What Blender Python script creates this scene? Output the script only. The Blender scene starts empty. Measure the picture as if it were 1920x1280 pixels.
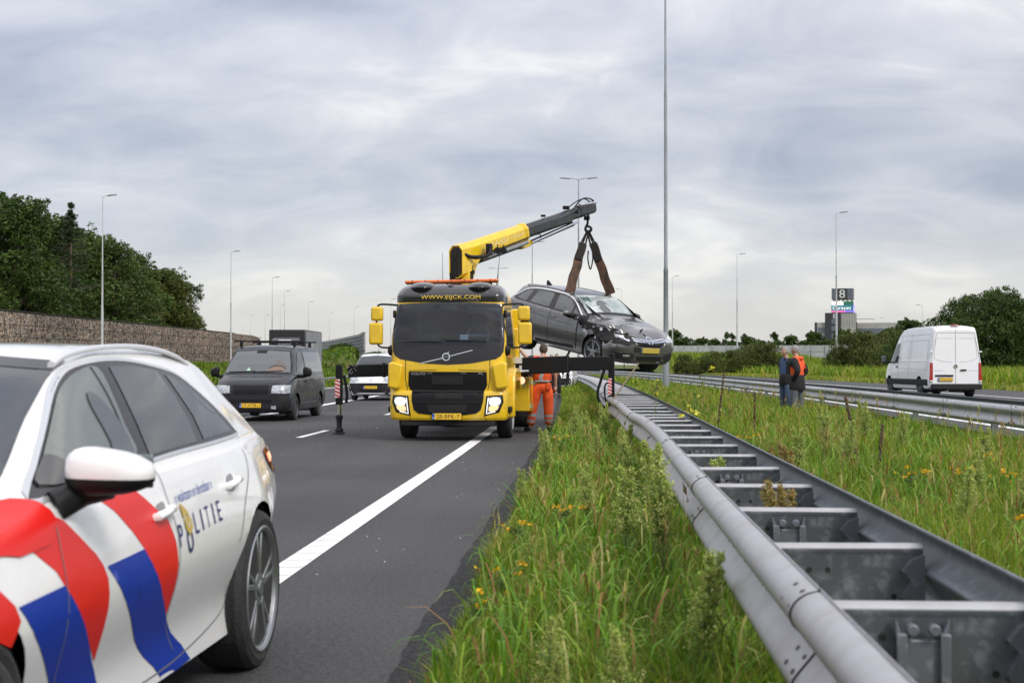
import bpy, bmesh, math, random
import numpy as np
from mathutils import Vector, Matrix
from mathutils.bvhtree import BVHTree
from mathutils.geometry import tessellate_polygon

R = math.radians
SC = bpy.context.scene
COL = SC.collection

# ------------------------------------------------------------ camera
cd = bpy.data.cameras.new('camera'); cam = bpy.data.objects.new('camera', cd); COL.objects.link(cam)
cd.lens = 50; cd.sensor_width = 36; cd.clip_end = 5000; cd.clip_start = 0.1
cam.location = (0, 0, 1.37)
cam.rotation_euler = (R(90 + 0.924), 0, R(3.112))
cd.dof.use_dof = True; cd.dof.focus_distance = 27; cd.dof.aperture_fstop = 5.0
SC.camera = cam

# ------------------------------------------------------------ sky and sun
SUN_EL, SUN_AZ = R(42), R(138)          # azimuth measured from +Y towards +X
w = bpy.data.worlds.new('World'); SC.world = w; w.use_nodes = True
nt = w.node_tree; nt.nodes.clear()
def N(t, tree=None, **kw):
    n = (tree or nt).nodes.new(t)
    for k, v in kw.items(): setattr(n, k, v)
    return n
L = nt.links.new
out = N('ShaderNodeOutputWorld'); bg = N('ShaderNodeBackground'); L(bg.outputs[0], out.inputs[0])
sky = N('ShaderNodeTexSky'); sky.sky_type = 'NISHITA'; sky.sun_disc = False
sky.sun_elevation = SUN_EL; sky.sun_rotation = SUN_AZ
skm = N('ShaderNodeVectorMath', operation='SCALE'); L(sky.outputs[0], skm.inputs[0]); skm.inputs['Scale'].default_value = 0.9
tc = N('ShaderNodeTexCoord'); sep = N('ShaderNodeSeparateXYZ'); L(tc.outputs['Generated'], sep.inputs[0])
def M(op, a, b=None, c=None):
    n = N('ShaderNodeMath', operation=op)
    for i, v in enumerate((a, b, c)):
        if v is None: continue
        if isinstance(v, (int, float)): n.inputs[i].default_value = v
        else: L(v, n.inputs[i])
    return n.outputs[0]
zz = M('MAXIMUM', sep.outputs[2], 0.0)
den = M('ADD', zz, 0.36)
px = M('DIVIDE', sep.outputs[0], den); py = M('DIVIDE', sep.outputs[1], den)
cmb = N('ShaderNodeCombineXYZ'); L(px, cmb.inputs[0]); L(py, cmb.inputs[1])
def noise(scale, detail, rough, off, sx=1.0, dist=0.0):
    mp = N('ShaderNodeMapping'); L(cmb.outputs[0], mp.inputs[0])
    mp.inputs['Location'].default_value = (off, off * 0.7, 0); mp.inputs['Scale'].default_value = (sx, 1, 1)
    n = N('ShaderNodeTexNoise'); n.inputs['Scale'].default_value = scale; n.inputs['Detail'].default_value = detail
    n.inputs['Roughness'].default_value = rough; n.inputs['Distortion'].default_value = dist; L(mp.outputs[0], n.inputs['Vector'])
    return n.outputs['Fac']
n1 = noise(2.1, 4, 0.48, 3.1, 0.72, 0.25)
n2 = noise(6.0, 8, 0.56, 12.9, 0.75, 0.6)
n3 = noise(0.7, 2, 0.5, 29.3, 1.0)
mixd = M('ADD', M('MULTIPLY', n1, 0.53), M('ADD', M('MULTIPLY', n2, 0.32), M('MULTIPLY', n3, 0.15)))
rp = N('ShaderNodeValToRGB'); L(mixd, rp.inputs[0])
e = rp.color_ramp.elements
e[0].position = 0.385; e[0].color = (0.33, 0.355, 0.44, 1)
e[1].position = 0.61; e[1].color = (0.85, 0.82, 0.80, 1)
for p, c in ((0.44, (0.42, 0.435, 0.51, 1)), (0.49, (0.51, 0.515, 0.57, 1)), (0.55, (0.63, 0.62, 0.65, 1))):
    k = rp.color_ramp.elements.new(p); k.color = c
# pale band of cloud close to the horizon
hz = N('ShaderNodeMapRange'); L(zz, hz.inputs[0]); hz.inputs[1].default_value = 0.0; hz.inputs[2].default_value = 0.12
hz.inputs[3].default_value = 0.78; hz.inputs[4].default_value = 0.0
hz.interpolation_type = 'SMOOTHSTEP'
mh = N('ShaderNodeMix', data_type='RGBA'); L(hz.outputs[0], mh.inputs[0]); L(rp.outputs[0], mh.inputs[6]); mh.inputs[7].default_value = (0.61, 0.60, 0.585, 1)
# overcast sky is brighter towards the zenith
zb = N('ShaderNodeMapRange'); L(zz, zb.inputs[0]); zb.inputs[1].default_value = 0.17; zb.inputs[2].default_value = 0.75
zb.inputs[3].default_value = 1.0; zb.inputs[4].default_value = 2.2
sc_ = N('ShaderNodeVectorMath', operation='SCALE'); L(mh.outputs[2], sc_.inputs[0]); L(zb.outputs[0], sc_.inputs['Scale'])
mk = N('ShaderNodeMix', data_type='RGBA'); mk.inputs[0].default_value = 0.97; L(skm.outputs[0], mk.inputs[6]); L(sc_.outputs[0], mk.inputs[7])
fin = N('ShaderNodeVectorMath', operation='SCALE'); L(mk.outputs[2], fin.inputs[0]); fin.inputs['Scale'].default_value = 10.0
L(fin.outputs[0], bg.inputs[0]); bg.inputs[1].default_value = 0.1

sl = bpy.data.lights.new('sun', 'SUN'); so = bpy.data.objects.new('sun', sl); COL.objects.link(so)
sl.energy = 2.3; sl.angle = R(18); sl.color = (1, 0.94, 0.86)
sd = Vector((math.sin(SUN_AZ) * math.cos(SUN_EL), math.cos(SUN_AZ) * math.cos(SUN_EL), math.sin(SUN_EL)))
so.rotation_euler = sd.to_track_quat('Z', 'Y').to_euler(); so.location = (0, 0, 40)

SC.view_settings.view_transform = 'Standard'; SC.view_settings.look = 'None'
SC.view_settings.exposure = 0.0; SC.view_settings.gamma = 1.0
SC.cycles.use_denoising = True
SC.cycles.max_bounces = 6; SC.cycles.diffuse_bounces = 3; SC.cycles.transparent_max_bounces = 12
SC.cycles.use_adaptive_sampling = True; SC.cycles.adaptive_threshold = 0.02

# ------------------------------------------------------------ helpers
def tag(o, label=None, cat=None, group=None, kind=None):
    if label: o['label'] = label
    if cat: o['category'] = cat
    if group: o['group'] = group
    if kind: o['kind'] = kind
    return o
def empty(name, loc=(0, 0, 0), rz=0.0, label=None, cat=None, group=None, rot=None):
    o = bpy.data.objects.new(name, None); COL.objects.link(o); o.empty_display_size = 0.3
    o.location = loc; o.rotation_euler = rot if rot else (0, 0, rz)
    return tag(o, label, cat, group)
def link(name, me, mat=None, parent=None):
    o = bpy.data.objects.new(name, me); COL.objects.link(o)
    if mat is not None:
        ms = mat if isinstance(mat, (list, tuple)) else [mat]
        if not me.materials:
            for m in ms: me.materials.append(m)
    if parent: o.parent = parent
    return o
def copy_tree(o, parent=None):
    c = o.copy(); COL.objects.link(c)
    if parent: c.parent = parent
    for ch in o.children: copy_tree(ch, c)
    return c

MATS = {}
def mat(name, col, rough=0.5, metal=0.0, coat=0.0, col2=None, nscale=4.0, nlo=0.42, nhi=0.62, bump=0.0, bscale=40.0,
        emit=None, estr=0.0, spec=0.5, detail=6.0, rvar=0.0, alpha=1.0, stretch=None):
    if name in MATS: return MATS[name]
    m = bpy.data.materials.new(name); m.use_nodes = True; MATS[name] = m
    t = m.node_tree; b = t.nodes['Principled BSDF']; lk = t.links.new
    b.inputs['Base Color'].default_value = (*col, 1); b.inputs['Roughness'].default_value = rough
    b.inputs['Metallic'].default_value = metal; b.inputs['Coat Weight'].default_value = coat; b.inputs['Coat Roughness'].default_value = 0.04
    b.inputs['Specular IOR Level'].default_value = spec; b.inputs['Alpha'].default_value = alpha
    if emit: b.inputs['Emission Color'].default_value = (*emit, 1); b.inputs['Emission Strength'].default_value = estr
    c = t.nodes.new('ShaderNodeTexCoord'); src = c.outputs['Object']
    if stretch:
        mp = t.nodes.new('ShaderNodeMapping'); mp.inputs['Scale'].default_value = stretch; lk(src, mp.inputs[0]); src = mp.outputs[0]
    if col2 is not None or rvar:
        n = t.nodes.new('ShaderNodeTexNoise'); n.inputs['Scale'].default_value = nscale; n.inputs['Detail'].default_value = detail
        n.inputs['Roughness'].default_value = 0.6; lk(src, n.inputs['Vector'])
        mr = t.nodes.new('ShaderNodeMapRange'); mr.inputs[1].default_value = nlo; mr.inputs[2].default_value = nhi; lk(n.outputs[0], mr.inputs[0])
        if col2 is not None:
            mx = t.nodes.new('ShaderNodeMix'); mx.data_type = 'RGBA'; lk(mr.outputs[0], mx.inputs[0])
            mx.inputs[6].default_value = (*col, 1); mx.inputs[7].default_value = (*col2, 1); lk(mx.outputs[2], b.inputs['Base Color'])
        if rvar:
            m2 = t.nodes.new('ShaderNodeMapRange'); lk(mr.outputs[0], m2.inputs[0]); m2.inputs[3].default_value = rough; m2.inputs[4].default_value = rough + rvar
            lk(m2.outputs[0], b.inputs['Roughness'])
    if bump:
        n = t.nodes.new('ShaderNodeTexNoise'); n.inputs['Scale'].default_value = bscale; n.inputs['Detail'].default_value = 4; lk(src, n.inputs['Vector'])
        bp = t.nodes.new('ShaderNodeBump'); bp.inputs['Strength'].default_value = bump; bp.inputs['Distance'].default_value = 0.02
        lk(n.outputs[0], bp.inputs['Height']); lk(bp.outputs[0], b.inputs['Normal'])
    return m
def attr_mat(name, rough=0.6, trans=0.3, spec=0.3):
    m = bpy.data.materials.new(name); m.use_nodes = True; t = m.node_tree; b = t.nodes['Principled BSDF']; lk = t.links.new
    a = t.nodes.new('ShaderNodeAttribute'); a.attribute_name = 'col'; lk(a.outputs['Color'], b.inputs['Base Color'])
    b.inputs['Roughness'].default_value = rough; b.inputs['Specular IOR Level'].default_value = spec
    tr = t.nodes.new('ShaderNodeBsdfTranslucent'); lk(a.outputs['Color'], tr.inputs[0])
    mx = t.nodes.new('ShaderNodeMixShader'); mx.inputs[0].default_value = trans; lk(b.outputs[0], mx.inputs[1]); lk(tr.outputs[0], mx.inputs[2])
    lk(mx.outputs[0], t.nodes['Material Output'].inputs[0])
    MATS[name] = m; return m
def glass_mat(name, tint, alpha=0.45, rough=0.02):
    m = bpy.data.materials.new(name); m.use_nodes = True; t = m.node_tree; t.nodes.clear(); lk = t.links.new
    o = t.nodes.new('ShaderNodeOutputMaterial'); g = t.nodes.new('ShaderNodeBsdfGlossy'); g.inputs['Roughness'].default_value = rough
    tr = t.nodes.new('ShaderNodeBsdfTransparent'); tr.inputs[0].default_value = (*tint, 1)
    df = t.nodes.new('ShaderNodeBsdfDiffuse'); df.inputs[0].default_value = (0.05, 0.055, 0.06, 1)
    m1 = t.nodes.new('ShaderNodeMixShader'); m1.inputs[0].default_value = alpha; lk(tr.outputs[0], m1.inputs[1]); lk(df.outputs[0], m1.inputs[2])
    fr = t.nodes.new('ShaderNodeFresnel'); fr.inputs[0].default_value = 1.6
    m2 = t.nodes.new('ShaderNodeMixShader'); lk(fr.outputs[0], m2.inputs[0]); lk(m1.outputs[0], m2.inputs[1]); lk(g.outputs[0], m2.inputs[2])
    lk(m2.outputs[0], o.inputs[0]); MATS[name] = m; return m

def finish(bm, name, m=None, parent=None, ang=35, bevel=0, seg=2, smooth=True, recalc=True):
    if recalc: bmesh.ops.recalc_face_normals(bm, faces=bm.faces)
    if smooth:
        th = R(ang)
        for f in bm.faces: f.smooth = True
        for ed in bm.edges:
            if len(ed.link_faces) == 2 and ed.calc_face_angle(0) > th: ed.smooth = False
    me = bpy.data.meshes.new(name); bm.to_mesh(me); bm.free()
    o = link(name, me, m, parent)
    if bevel:
        md = o.modifiers.new('b', 'BEVEL'); md.width = bevel; md.segments = seg; md.limit_method = 'ANGLE'; md.angle_limit = R(32)
    return o
class MB:
    def __init__(s): s.bm = bmesh.new()
    def box(s, c, size, rot=None):
        r = bmesh.ops.create_cube(s.bm, size=1.0)
        mt = Matrix.Translation(c) @ (rot.to_4x4() if rot else Matrix.Identity(4)) @ Matrix.Diagonal((*size, 1))
        bmesh.ops.transform(s.bm, matrix=mt, verts=r['verts']); return s
    def beam(s, a, b, wy, wz, up=(0, 0, 1)):
        a, b = Vector(a), Vector(b); d = (b - a); x = d.normalized(); y = Vector(up).cross(x).normalized(); z = x.cross(y)
        return s.box((a + b) / 2, (d.length, wy, wz), Matrix((x, y, z)).transposed())
    def cyl(s, a, b, r0, r1=None, n=14):
        a, b = Vector(a), Vector(b); d = b - a; r1 = r0 if r1 is None else r1
        q = d.to_track_quat('Z', 'Y').to_matrix().to_4x4()
        r = bmesh.ops.create_cone(s.bm, cap_ends=True, segments=n, radius1=r0, radius2=r1, depth=d.length)
        bmesh.ops.transform(s.bm, matrix=Matrix.Translation((a + b) / 2) @ q, verts=r['verts']); return s
    def tube(s, pts, r, n=8):
        pts = [Vector(p) for p in pts]; rs = r if isinstance(r, (list, tuple)) else [r] * len(pts)
        rings = []
        ref = Vector((0.13, 0.21, 1)).normalized()
        for i, p in enumerate(pts):
            d = (pts[min(i + 1, len(pts) - 1)] - pts[max(i - 1, 0)]).normalized()
            u = d.cross(ref)
            if u.length < 0.05: u = d.cross(Vector((1, 0, 0)))
            u.normalize(); v = d.cross(u)
            rings.append([s.bm.verts.new(p + (u * math.cos(6.28318 * k / n) + v * math.sin(6.28318 * k / n)) * rs[i]) for k in range(n)])
        for a, b in zip(rings, rings[1:]):
            for k in range(n): s.bm.faces.new((a[k], a[(k + 1) % n], b[(k + 1) % n], b[k]))
        s.bm.faces.new(rings[0][::-1]); s.bm.faces.new(rings[-1]); return s
    def prism(s, poly, lo, hi, axis='y', mtx=None):
        f = {'y': lambda u, v, t: (u, t, v), 'x': lambda u, v, t: (t, u, v), 'z': lambda u, v, t: (u, v, t)}[axis]
        A = [s.bm.verts.new(f(u, v, lo)) for u, v in poly]; B = [s.bm.verts.new(f(u, v, hi)) for u, v in poly]; n = len(poly)
        for k in range(n): s.bm.faces.new((A[k], A[(k + 1) % n], B[(k + 1) % n], B[k]))
        s.bm.faces.new(A[::-1]); s.bm.faces.new(B)
        if mtx is not None: bmesh.ops.transform(s.bm, matrix=mtx, verts=A + B)
        return s
    def lathe(s, prof, axis='z', n=32, c=(0, 0, 0), closed=False):
        rings = []
        for r, h in prof:
            ring = []
            for k in range(n):
                a = 6.283185 * k / n; x, y = r * math.cos(a), r * math.sin(a)
                p = {'z': (x, y, h), 'y': (x, h, y), 'x': (h, x, y)}[axis]
                ring.append(s.bm.verts.new(Vector(p) + Vector(c)))
            rings.append(ring)
        pr = list(zip(rings, rings[1:])) + ([(rings[-1], rings[0])] if closed else [])
        for a, b in pr:
            for k in range(n): s.bm.faces.new((a[k], a[(k + 1) % n], b[(k + 1) % n], b[k]))
        if not closed: s.bm.faces.new(rings[0][::-1]); s.bm.faces.new(rings[-1])
        return s
    def ball(s, c, r, sc=(1, 1, 1), n=12, rot=None):
        q = bmesh.ops.create_uvsphere(s.bm, u_segments=n, v_segments=max(6, n // 2 + 2), radius=r)
        bmesh.ops.transform(s.bm, matrix=Matrix.Translation(c) @ (rot.to_4x4() if rot else Matrix.Identity(4)) @ Matrix.Diagonal((*sc, 1)), verts=q['verts']); return s
    def build(s, name, m=None, parent=None, **k): return finish(s.bm, name, m, parent, **k)

def cat_rom(pts, n=6, closed=False):
    P = [np.array(p, float) for p in pts]; out = []; m = len(P)
    for i in range(m if closed else m - 1):
        if closed: a, b, c, d = P[i - 1], P[i], P[(i + 1) % m], P[(i + 2) % m]
        else: a, b, c, d = P[max(i - 1, 0)], P[i], P[i + 1], P[min(i + 2, m - 1)]
        for k in range(n):
            t = k / n
            out.append(0.5 * ((2 * b) + (-a + c) * t + (2 * a - 5 * b + 4 * c - d) * t * t + (-a + 3 * b - 3 * c + d) * t ** 3))
    if not closed: out.append(P[-1])
    return [tuple(float(q) for q in o) for o in out]
def pchip(xs, ys, x):
    xs = np.asarray(xs, float); ys = np.asarray(ys, float); h = np.diff(xs); d = np.diff(ys) / h; m = np.zeros_like(ys)
    for i in range(1, len(xs) - 1):
        if d[i - 1] * d[i] > 0:
            w1 = 2 * h[i] + h[i - 1]; w2 = h[i] + 2 * h[i - 1]; m[i] = (w1 + w2) / (w1 / d[i - 1] + w2 / d[i])
    m[0] = d[0]; m[-1] = d[-1]
    i = np.clip(np.searchsorted(xs, x) - 1, 0, len(h) - 1); t = (np.clip(x, xs[0], xs[-1]) - xs[i]) / h[i]
    return (2 * t**3 - 3 * t**2 + 1) * ys[i] + (t**3 - 2 * t**2 + t) * h[i] * m[i] + (-2 * t**3 + 3 * t**2) * ys[i + 1] + (t**3 - t**2) * h[i] * m[i + 1]

# projects flat outlines onto a body: L/R = (x,z) seen from the side, F/B = (y,z) from the ends, T = (x,y) from above
class Proj:
    def __init__(s, o):
        s.bm = bmesh.new(); s.bm.from_mesh(o.data); s.t = BVHTree.FromBMesh(s.bm)
    V = {'L': (lambda u, v: (u, 4, v), (0, -1, 0)), 'R': (lambda u, v: (u, -4, v), (0, 1, 0)),
         'F': (lambda u, v: (9, u, v), (-1, 0, 0)), 'B': (lambda u, v: (-14, u, v), (1, 0, 0)), 'T': (lambda u, v: (u, v, 9), (0, 0, -1))}
    def hit(s, view, u, v, off=0.0):
        f, d = s.V[view]; h = s.t.ray_cast(Vector(f(u, v)), Vector(d))
        if h[0] is None:
            q = Vector(f(u, v)) + Vector(d) * (4 if view in 'LR' else 9 if view in 'FT' else 14)
            h = s.t.find_nearest(q)
        n = h[1]
        if n.dot(Vector(d)) > 0: n = -n
        return h[0] + n * off
    def bm_decal(s, bm, view, off, cell, name, m, parent):
        g = [v.co.copy() for v in bm.verts]
        for ax in (0, 1):
            lo = min(c[ax] for c in g); hi = max(c[ax] for c in g); k = math.floor(lo / cell) + 1
            while k * cell < hi:
                no = Vector((1, 0, 0)) if ax == 0 else Vector((0, 1, 0))
                bmesh.ops.bisect_plane(bm, geom=bm.verts[:] + bm.edges[:] + bm.faces[:], plane_co=no * (k * cell), plane_no=no); k += 1
        for v in bm.verts: v.co = s.hit(view, v.co.x, v.co.y, off)
        return finish(bm, name, m, parent, ang=50, recalc=False)
    def poly(s, view, pts, name, m, parent, off=0.003, cell=0.06, sm=0):
        if sm: pts = cat_rom(pts, sm, True)
        bm = bmesh.new(); vs = [bm.verts.new((u, v, 0)) for u, v in pts]
        for tri in tessellate_polygon([[Vector((u, v, 0)) for u, v in pts]]):
            try: bm.faces.new([vs[i] for i in tri])
            except ValueError: pass
        return s.bm_decal(bm, view, off, cell, name, m, parent)
    def strip(s, view, pts, wd, name, m, parent, off=0.003, sm=6, closed=False, step=0.05):
        if sm: pts = cat_rom(pts, sm, closed)
        P = [Vector(p) for p in pts]; Q = []
        for a, b in zip(P, P[1:] + (P[:1] if closed else [])):
            k = max(1, int((b - a).length / step))
            Q += [a.lerp(b, i / k) for i in range(k)]
        if not closed: Q.append(P[-1])
        bm = bmesh.new(); rows = []; n = len(Q)
        for i in range(n):
            a = Q[i - 1] if (i or closed) else Q[0]; b = Q[(i + 1) % n] if (i < n - 1 or closed) else Q[-1]
            t = (b - a).normalized() if (b - a).length > 1e-6 else Vector((1, 0)); nn = Vector((-t.y, t.x))
            rows.append([bm.verts.new(s.hit(view, *(Q[i] + nn * wd * k), off)) for k in (-.5, .5)])
        for i in range(n if closed else n - 1):
            a, b = rows[i], rows[(i + 1) % n]; bm.faces.new((a[0], a[1], b[1], b[0]))
        return finish(bm, name, m, parent, ang=60, recalc=False)
    def text(s, view, string, u0, v0, height, name, m, parent, off=0.004, width=None, shear=0, slope=0.0):
        bm = text_bm(string, height, width, shear); sg = -1 if view in 'LB' else 1
        for v in bm.verts: v.co = Vector((u0 + sg * v.co.x, v0 + v.co.y + slope * v.co.x, 0))
        return s.bm_decal(bm, view, off, 0.08, name, m, parent)
def text_bm(string, height, width=None, shear=0.0):
    cu = bpy.data.curves.new('t', 'FONT'); cu.body = string; cu.align_x = 'CENTER'; cu.align_y = 'CENTER'; cu.shear = shear; cu.resolution_u = 3
    ob = bpy.data.objects.new('t', cu); COL.objects.link(ob); dg = bpy.context.evaluated_depsgraph_get()
    me = bpy.data.meshes.new_from_object(ob.evaluated_get(dg)); bpy.data.objects.remove(ob); bpy.data.curves.remove(cu)
    bm = bmesh.new(); bm.from_mesh(me); bpy.data.meshes.remove(me)
    xs = [v.co.x for v in bm.verts]; ys = [v.co.y for v in bm.verts]; cx, cy = (max(xs) + min(xs)) / 2, (max(ys) + min(ys)) / 2
    k = height / (max(ys) - min(ys)); kx = width / (max(xs) - min(xs)) if width else k
    for v in bm.verts: v.co = Vector(((v.co.x - cx) * kx, (v.co.y - cy) * k, 0))
    return bm
def text_flat(string, height, name, m, parent, loc, facing, width=None):
    bm = text_bm(string, height, width)
    rot = {'F': Matrix(((0, 0, 1), (1, 0, 0), (0, 1, 0))), 'B': Matrix(((0, 0, -1), (-1, 0, 0), (0, 1, 0))),
           'S': Matrix(((1, 0, 0), (0, 0, -1), (0, 1, 0))), 'L': Matrix(((-1, 0, 0), (0, 0, 1), (0, 1, 0))), 'R': Matrix(((1, 0, 0), (0, 0, -1), (0, 1, 0)))}[facing]
    for v in bm.verts: v.co = rot @ v.co + Vector(loc)
    return finish(bm, name, m, parent, smooth=False, recalc=False)

def cut_hole(o, axis, poly, cond):
    """cut a convex outline (counter-clockwise, in the two coordinates other than axis) out of the faces that satisfy cond"""
    bm = bmesh.new(); bm.from_mesh(o.data); ua, va = {'y': (0, 2), 'x': (1, 2)}[axis]
    us = [p[0] for p in poly]; vs = [p[1] for p in poly]; u0, u1, v0, v1 = min(us) - .02, max(us) + .02, min(vs) - .02, max(vs) + .02
    def near(f): return cond(f.calc_center_median()) and any(u0 <= v.co[ua] <= u1 for v in f.verts) and any(v0 <= v.co[va] <= v1 for v in f.verts)
    n = len(poly)
    for i in range(n):
        a, b = poly[i], poly[(i + 1) % n]; du, dv = b[0] - a[0], b[1] - a[1]; L_ = math.hypot(du, dv)
        if L_ < 1e-6: continue
        no = [0, 0, 0]; no[ua] = dv / L_; no[va] = -du / L_; co = [0, 0, 0]; co[ua] = a[0]; co[va] = a[1]
        m_ = ((a[0] + b[0]) / 2, (a[1] + b[1]) / 2); R_ = L_ * .5 + .09
        fs = [f for f in bm.faces if near(f) and min((v.co[ua] - m_[0]) ** 2 + (v.co[va] - m_[1]) ** 2 for v in f.verts) < R_ * R_]
        ge = set(fs)
        for f in fs: ge.update(f.verts); ge.update(f.edges)
        bmesh.ops.bisect_plane(bm, geom=list(ge), plane_co=co, plane_no=no, dist=1e-5)
    def inside(c):
        for i in range(n):
            a, b = poly[i], poly[(i + 1) % n]
            if (b[0] - a[0]) * (c[va] - a[1]) - (b[1] - a[1]) * (c[ua] - a[0]) < -1e-6: return False
        return True
    dl = [f for f in bm.faces if near(f) and inside(f.calc_center_median())]
    bmesh.ops.delete(bm, geom=dl, context='FACES'); bm.to_mesh(o.data); bm.free()
def resharp(o, ang=32):
    bm = bmesh.new(); bm.from_mesh(o.data); th = R(ang)
    for f in bm.faces: f.smooth = True
    for ed in bm.edges: ed.smooth = not (len(ed.link_faces) == 2 and ed.calc_face_angle(0) > th)
    bm.to_mesh(o.data); bm.free()
# ------------------------------------------------------------ setting
rng = np.random.default_rng(7)
def cv(y): return -np.maximum(0.0, y - 20.0) ** 2 / 3300.0     # sideways drift of the road, which bends left

def asphalt(name, base, var, sp=0.04):
    m = bpy.data.materials.new(name); m.use_nodes = True; t = m.node_tree; b = t.nodes['Principled BSDF']; lk = t.links.new
    g = t.nodes.new('ShaderNodeNewGeometry')
    def nz(scale, det, st=(1, 1, 1)):
        mp = t.nodes.new('ShaderNodeMapping'); mp.inputs['Scale'].default_value = st; lk(g.outputs['Position'], mp.inputs[0])
        n = t.nodes.new('ShaderNodeTexNoise'); n.inputs['Scale'].default_value = scale; n.inputs['Detail'].default_value = det; lk(mp.outputs[0], n.inputs['Vector']); return n.outputs[0]
    def rampf(f, lo, hi, a, c):
        r = t.nodes.new('ShaderNodeMapRange'); lk(f, r.inputs[0]); r.inputs[1].default_value = lo; r.inputs[2].default_value = hi; r.inputs[3].default_value = a; r.inputs[4].default_value = c; return r.outputs[0]
    big = rampf(nz(1.0, 3, (0.5, 0.03, 1)), .35, .65, -var, var)
    patch = rampf(nz(0.25, 4), .4, .6, -var * .6, var * .6)
    fine = rampf(nz(90, 3), .3, .7, -sp, sp)
    fine2 = rampf(nz(28, 2), .35, .7, -sp * .35, sp * .35)
    def add(a, c):
        n = t.nodes.new('ShaderNodeMath'); n.operation = 'ADD'; lk(a, n.inputs[0])
        if isinstance(c, float): n.inputs[1].default_value = c
        else: lk(c, n.inputs[1])
        return n.outputs[0]
    s = add(add(add(add(big, patch), fine), fine2), base)
    cm = t.nodes.new('ShaderNodeCombineColor'); 
    for i, k in enumerate((1.0, 1.0, 1.02)):
        mm = t.nodes.new('ShaderNodeMath'); mm.operation = 'MULTIPLY'; lk(s, mm.inputs[0]); mm.inputs[1].default_value = k; lk(mm.outputs[0], cm.inputs[i])
    lk(cm.outputs[0], b.inputs['Base Color']); b.inputs['Roughness'].default_value = 0.82; b.inputs['Specular IOR Level'].default_value = 0.35
    bp = t.nodes.new('ShaderNodeBump'); bp.inputs['Strength'].default_value = 0.5; bp.inputs['Distance'].default_value = 0.006; lk(nz(110, 3), bp.inputs['Height']); lk(bp.outputs[0], b.inputs['Normal'])
    return m
M_ASP = asphalt('asphalt', 0.052, 0.010, 0.040)
M_ASP2 = asphalt('asphalt_far', 0.062, 0.006, 0.02)
M_GRAV = asphalt('crumbled_asphalt', 0.012, 0.006, 0.03)
M_SOIL = mat('soil', (0.055, 0.075, 0.02), 0.95, col2=(0.09, 0.07, 0.035), nscale=0.9, spec=0.1)
M_LAND = mat('land', (0.07, 0.11, 0.025), 0.95, col2=(0.13, 0.13, 0.05), nscale=0.15, spec=0.1)
M_LINE = mat('road_paint', (0.78, 0.78, 0.76), 0.6, col2=(0.62, 0.62, 0.60), nscale=6, nlo=0.5, nhi=0.68, bump=0.2, bscale=120)

def ribbon(name, l0, l1, y0, y1, z, m, n=None, kind='structure', curve=True, parent=None, zf=None, jit=0, nl=1):
    n = n or max(2, int((y1 - y0) / 3)); bm = bmesh.new(); rows = []
    for i in range(n + 1):
        y = y0 + (y1 - y0) * i / n; c = float(cv(y)) if curve else 0
        row = []
        for k in range(nl + 1):
            l = l0 + (l1 - l0) * k / nl
            if jit and k in (0, nl): l += jit * (math.sin(y * 2.3 + k * 9) + .6 * math.sin(y * 6.1 + k) + .5 * math.sin(y * 13.7) + random.uniform(-.3, .3))
            row.append(bm.verts.new((l + c, y, z + (zf(l, y) if zf else 0))))
        rows.append(row)
    for a, b in zip(rows, rows[1:]):
        for k in range(nl): bm.faces.new((a[k], a[k + 1], b[k + 1], b[k]))
    o = finish(bm, name, m, parent, smooth=bool(zf))
    if kind: tag(o, kind=kind)
    return o
random.seed(3)
bm = bmesh.new()
v = [bm.verts.new(p) for p in ((-3000, -400, -0.06), (3000, -400, -0.06), (3000, 4000, -0.06), (-3000, 4000, -0.06))]; bm.faces.new(v)
tag(finish(bm, 'ground', M_LAND, smooth=False), kind='structure')
ribbon('road', -14.4, -0.86, -6, 480, 0.0, M_ASP)
ribbon('road', -22.6, -18.6, 60, 480, -0.004, M_ASP2)
ribbon('road', -23.2, -14.4, -6, 66, -0.008, M_ASP2)
ribbon('road', 7.3, 20.8, -6, 480, 0.12, M_ASP2)
ribbon('road_edge', -0.885, -0.60, -6, 120, 0.005, M_GRAV, n=1400, jit=0.010)
# verges and median as gently bumpy soil sheets under the grass
def bump_h(l, y): return 0.03 * math.sin(l * 2.1 + y * 0.7) + 0.02 * math.sin(y * 1.9 - l)
ribbon('median_soil', -0.72, 7.6, -6, 480, -0.02, M_SOIL, n=240, nl=10, zf=lambda l, y: (bump_h(l, y) - 0.02) * min(1, max(0, (l + 0.72) * 3)) * min(1, max(0, 7.6 - l)))
def slope_r(l, y): return 0.12 + 0.03 * min(l - 20.8, 4) + 2.3 * (lambda t: t * t * (3 - 2 * t))(min(1, max(0, (y - 205) / 40)))
ribbon('verge_soil', 20.8, 90, 20, 480, -0.01, M_LAND, n=150, nl=24, zf=lambda l, y: slope_r(l, y))
BAR = [(-70, 335), (-56, 300), (-45.5, 262), (-37.6, 232), (-34.0, 214)]
def seg_d(X, Y, P):
    best = 1e9
    for (ax, ay), (bx, by) in zip(P, P[1:]):
        dx, dy = bx - ax, by - ay; t = min(1, max(0, ((X - ax) * dx + (Y - ay) * dy) / (dx * dx + dy * dy)))
        best = min(best, math.hypot(X - ax - t * dx, Y - ay - t * dy))
    return best
def sst(t): t = min(1, max(0, t)); return t * t * (3 - 2 * t)
def slope_l(X, Y):
    l = X - float(cv(Y)); e0 = sst((-l - 23) / 1.5)
    a = 1.15 * sst((-X - 31) / 22) + 0.10
    b = 3.6 * sst(1 - (seg_d(X, Y, BAR) - 2.5) / 12)
    return max(a, b) * e0
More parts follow.
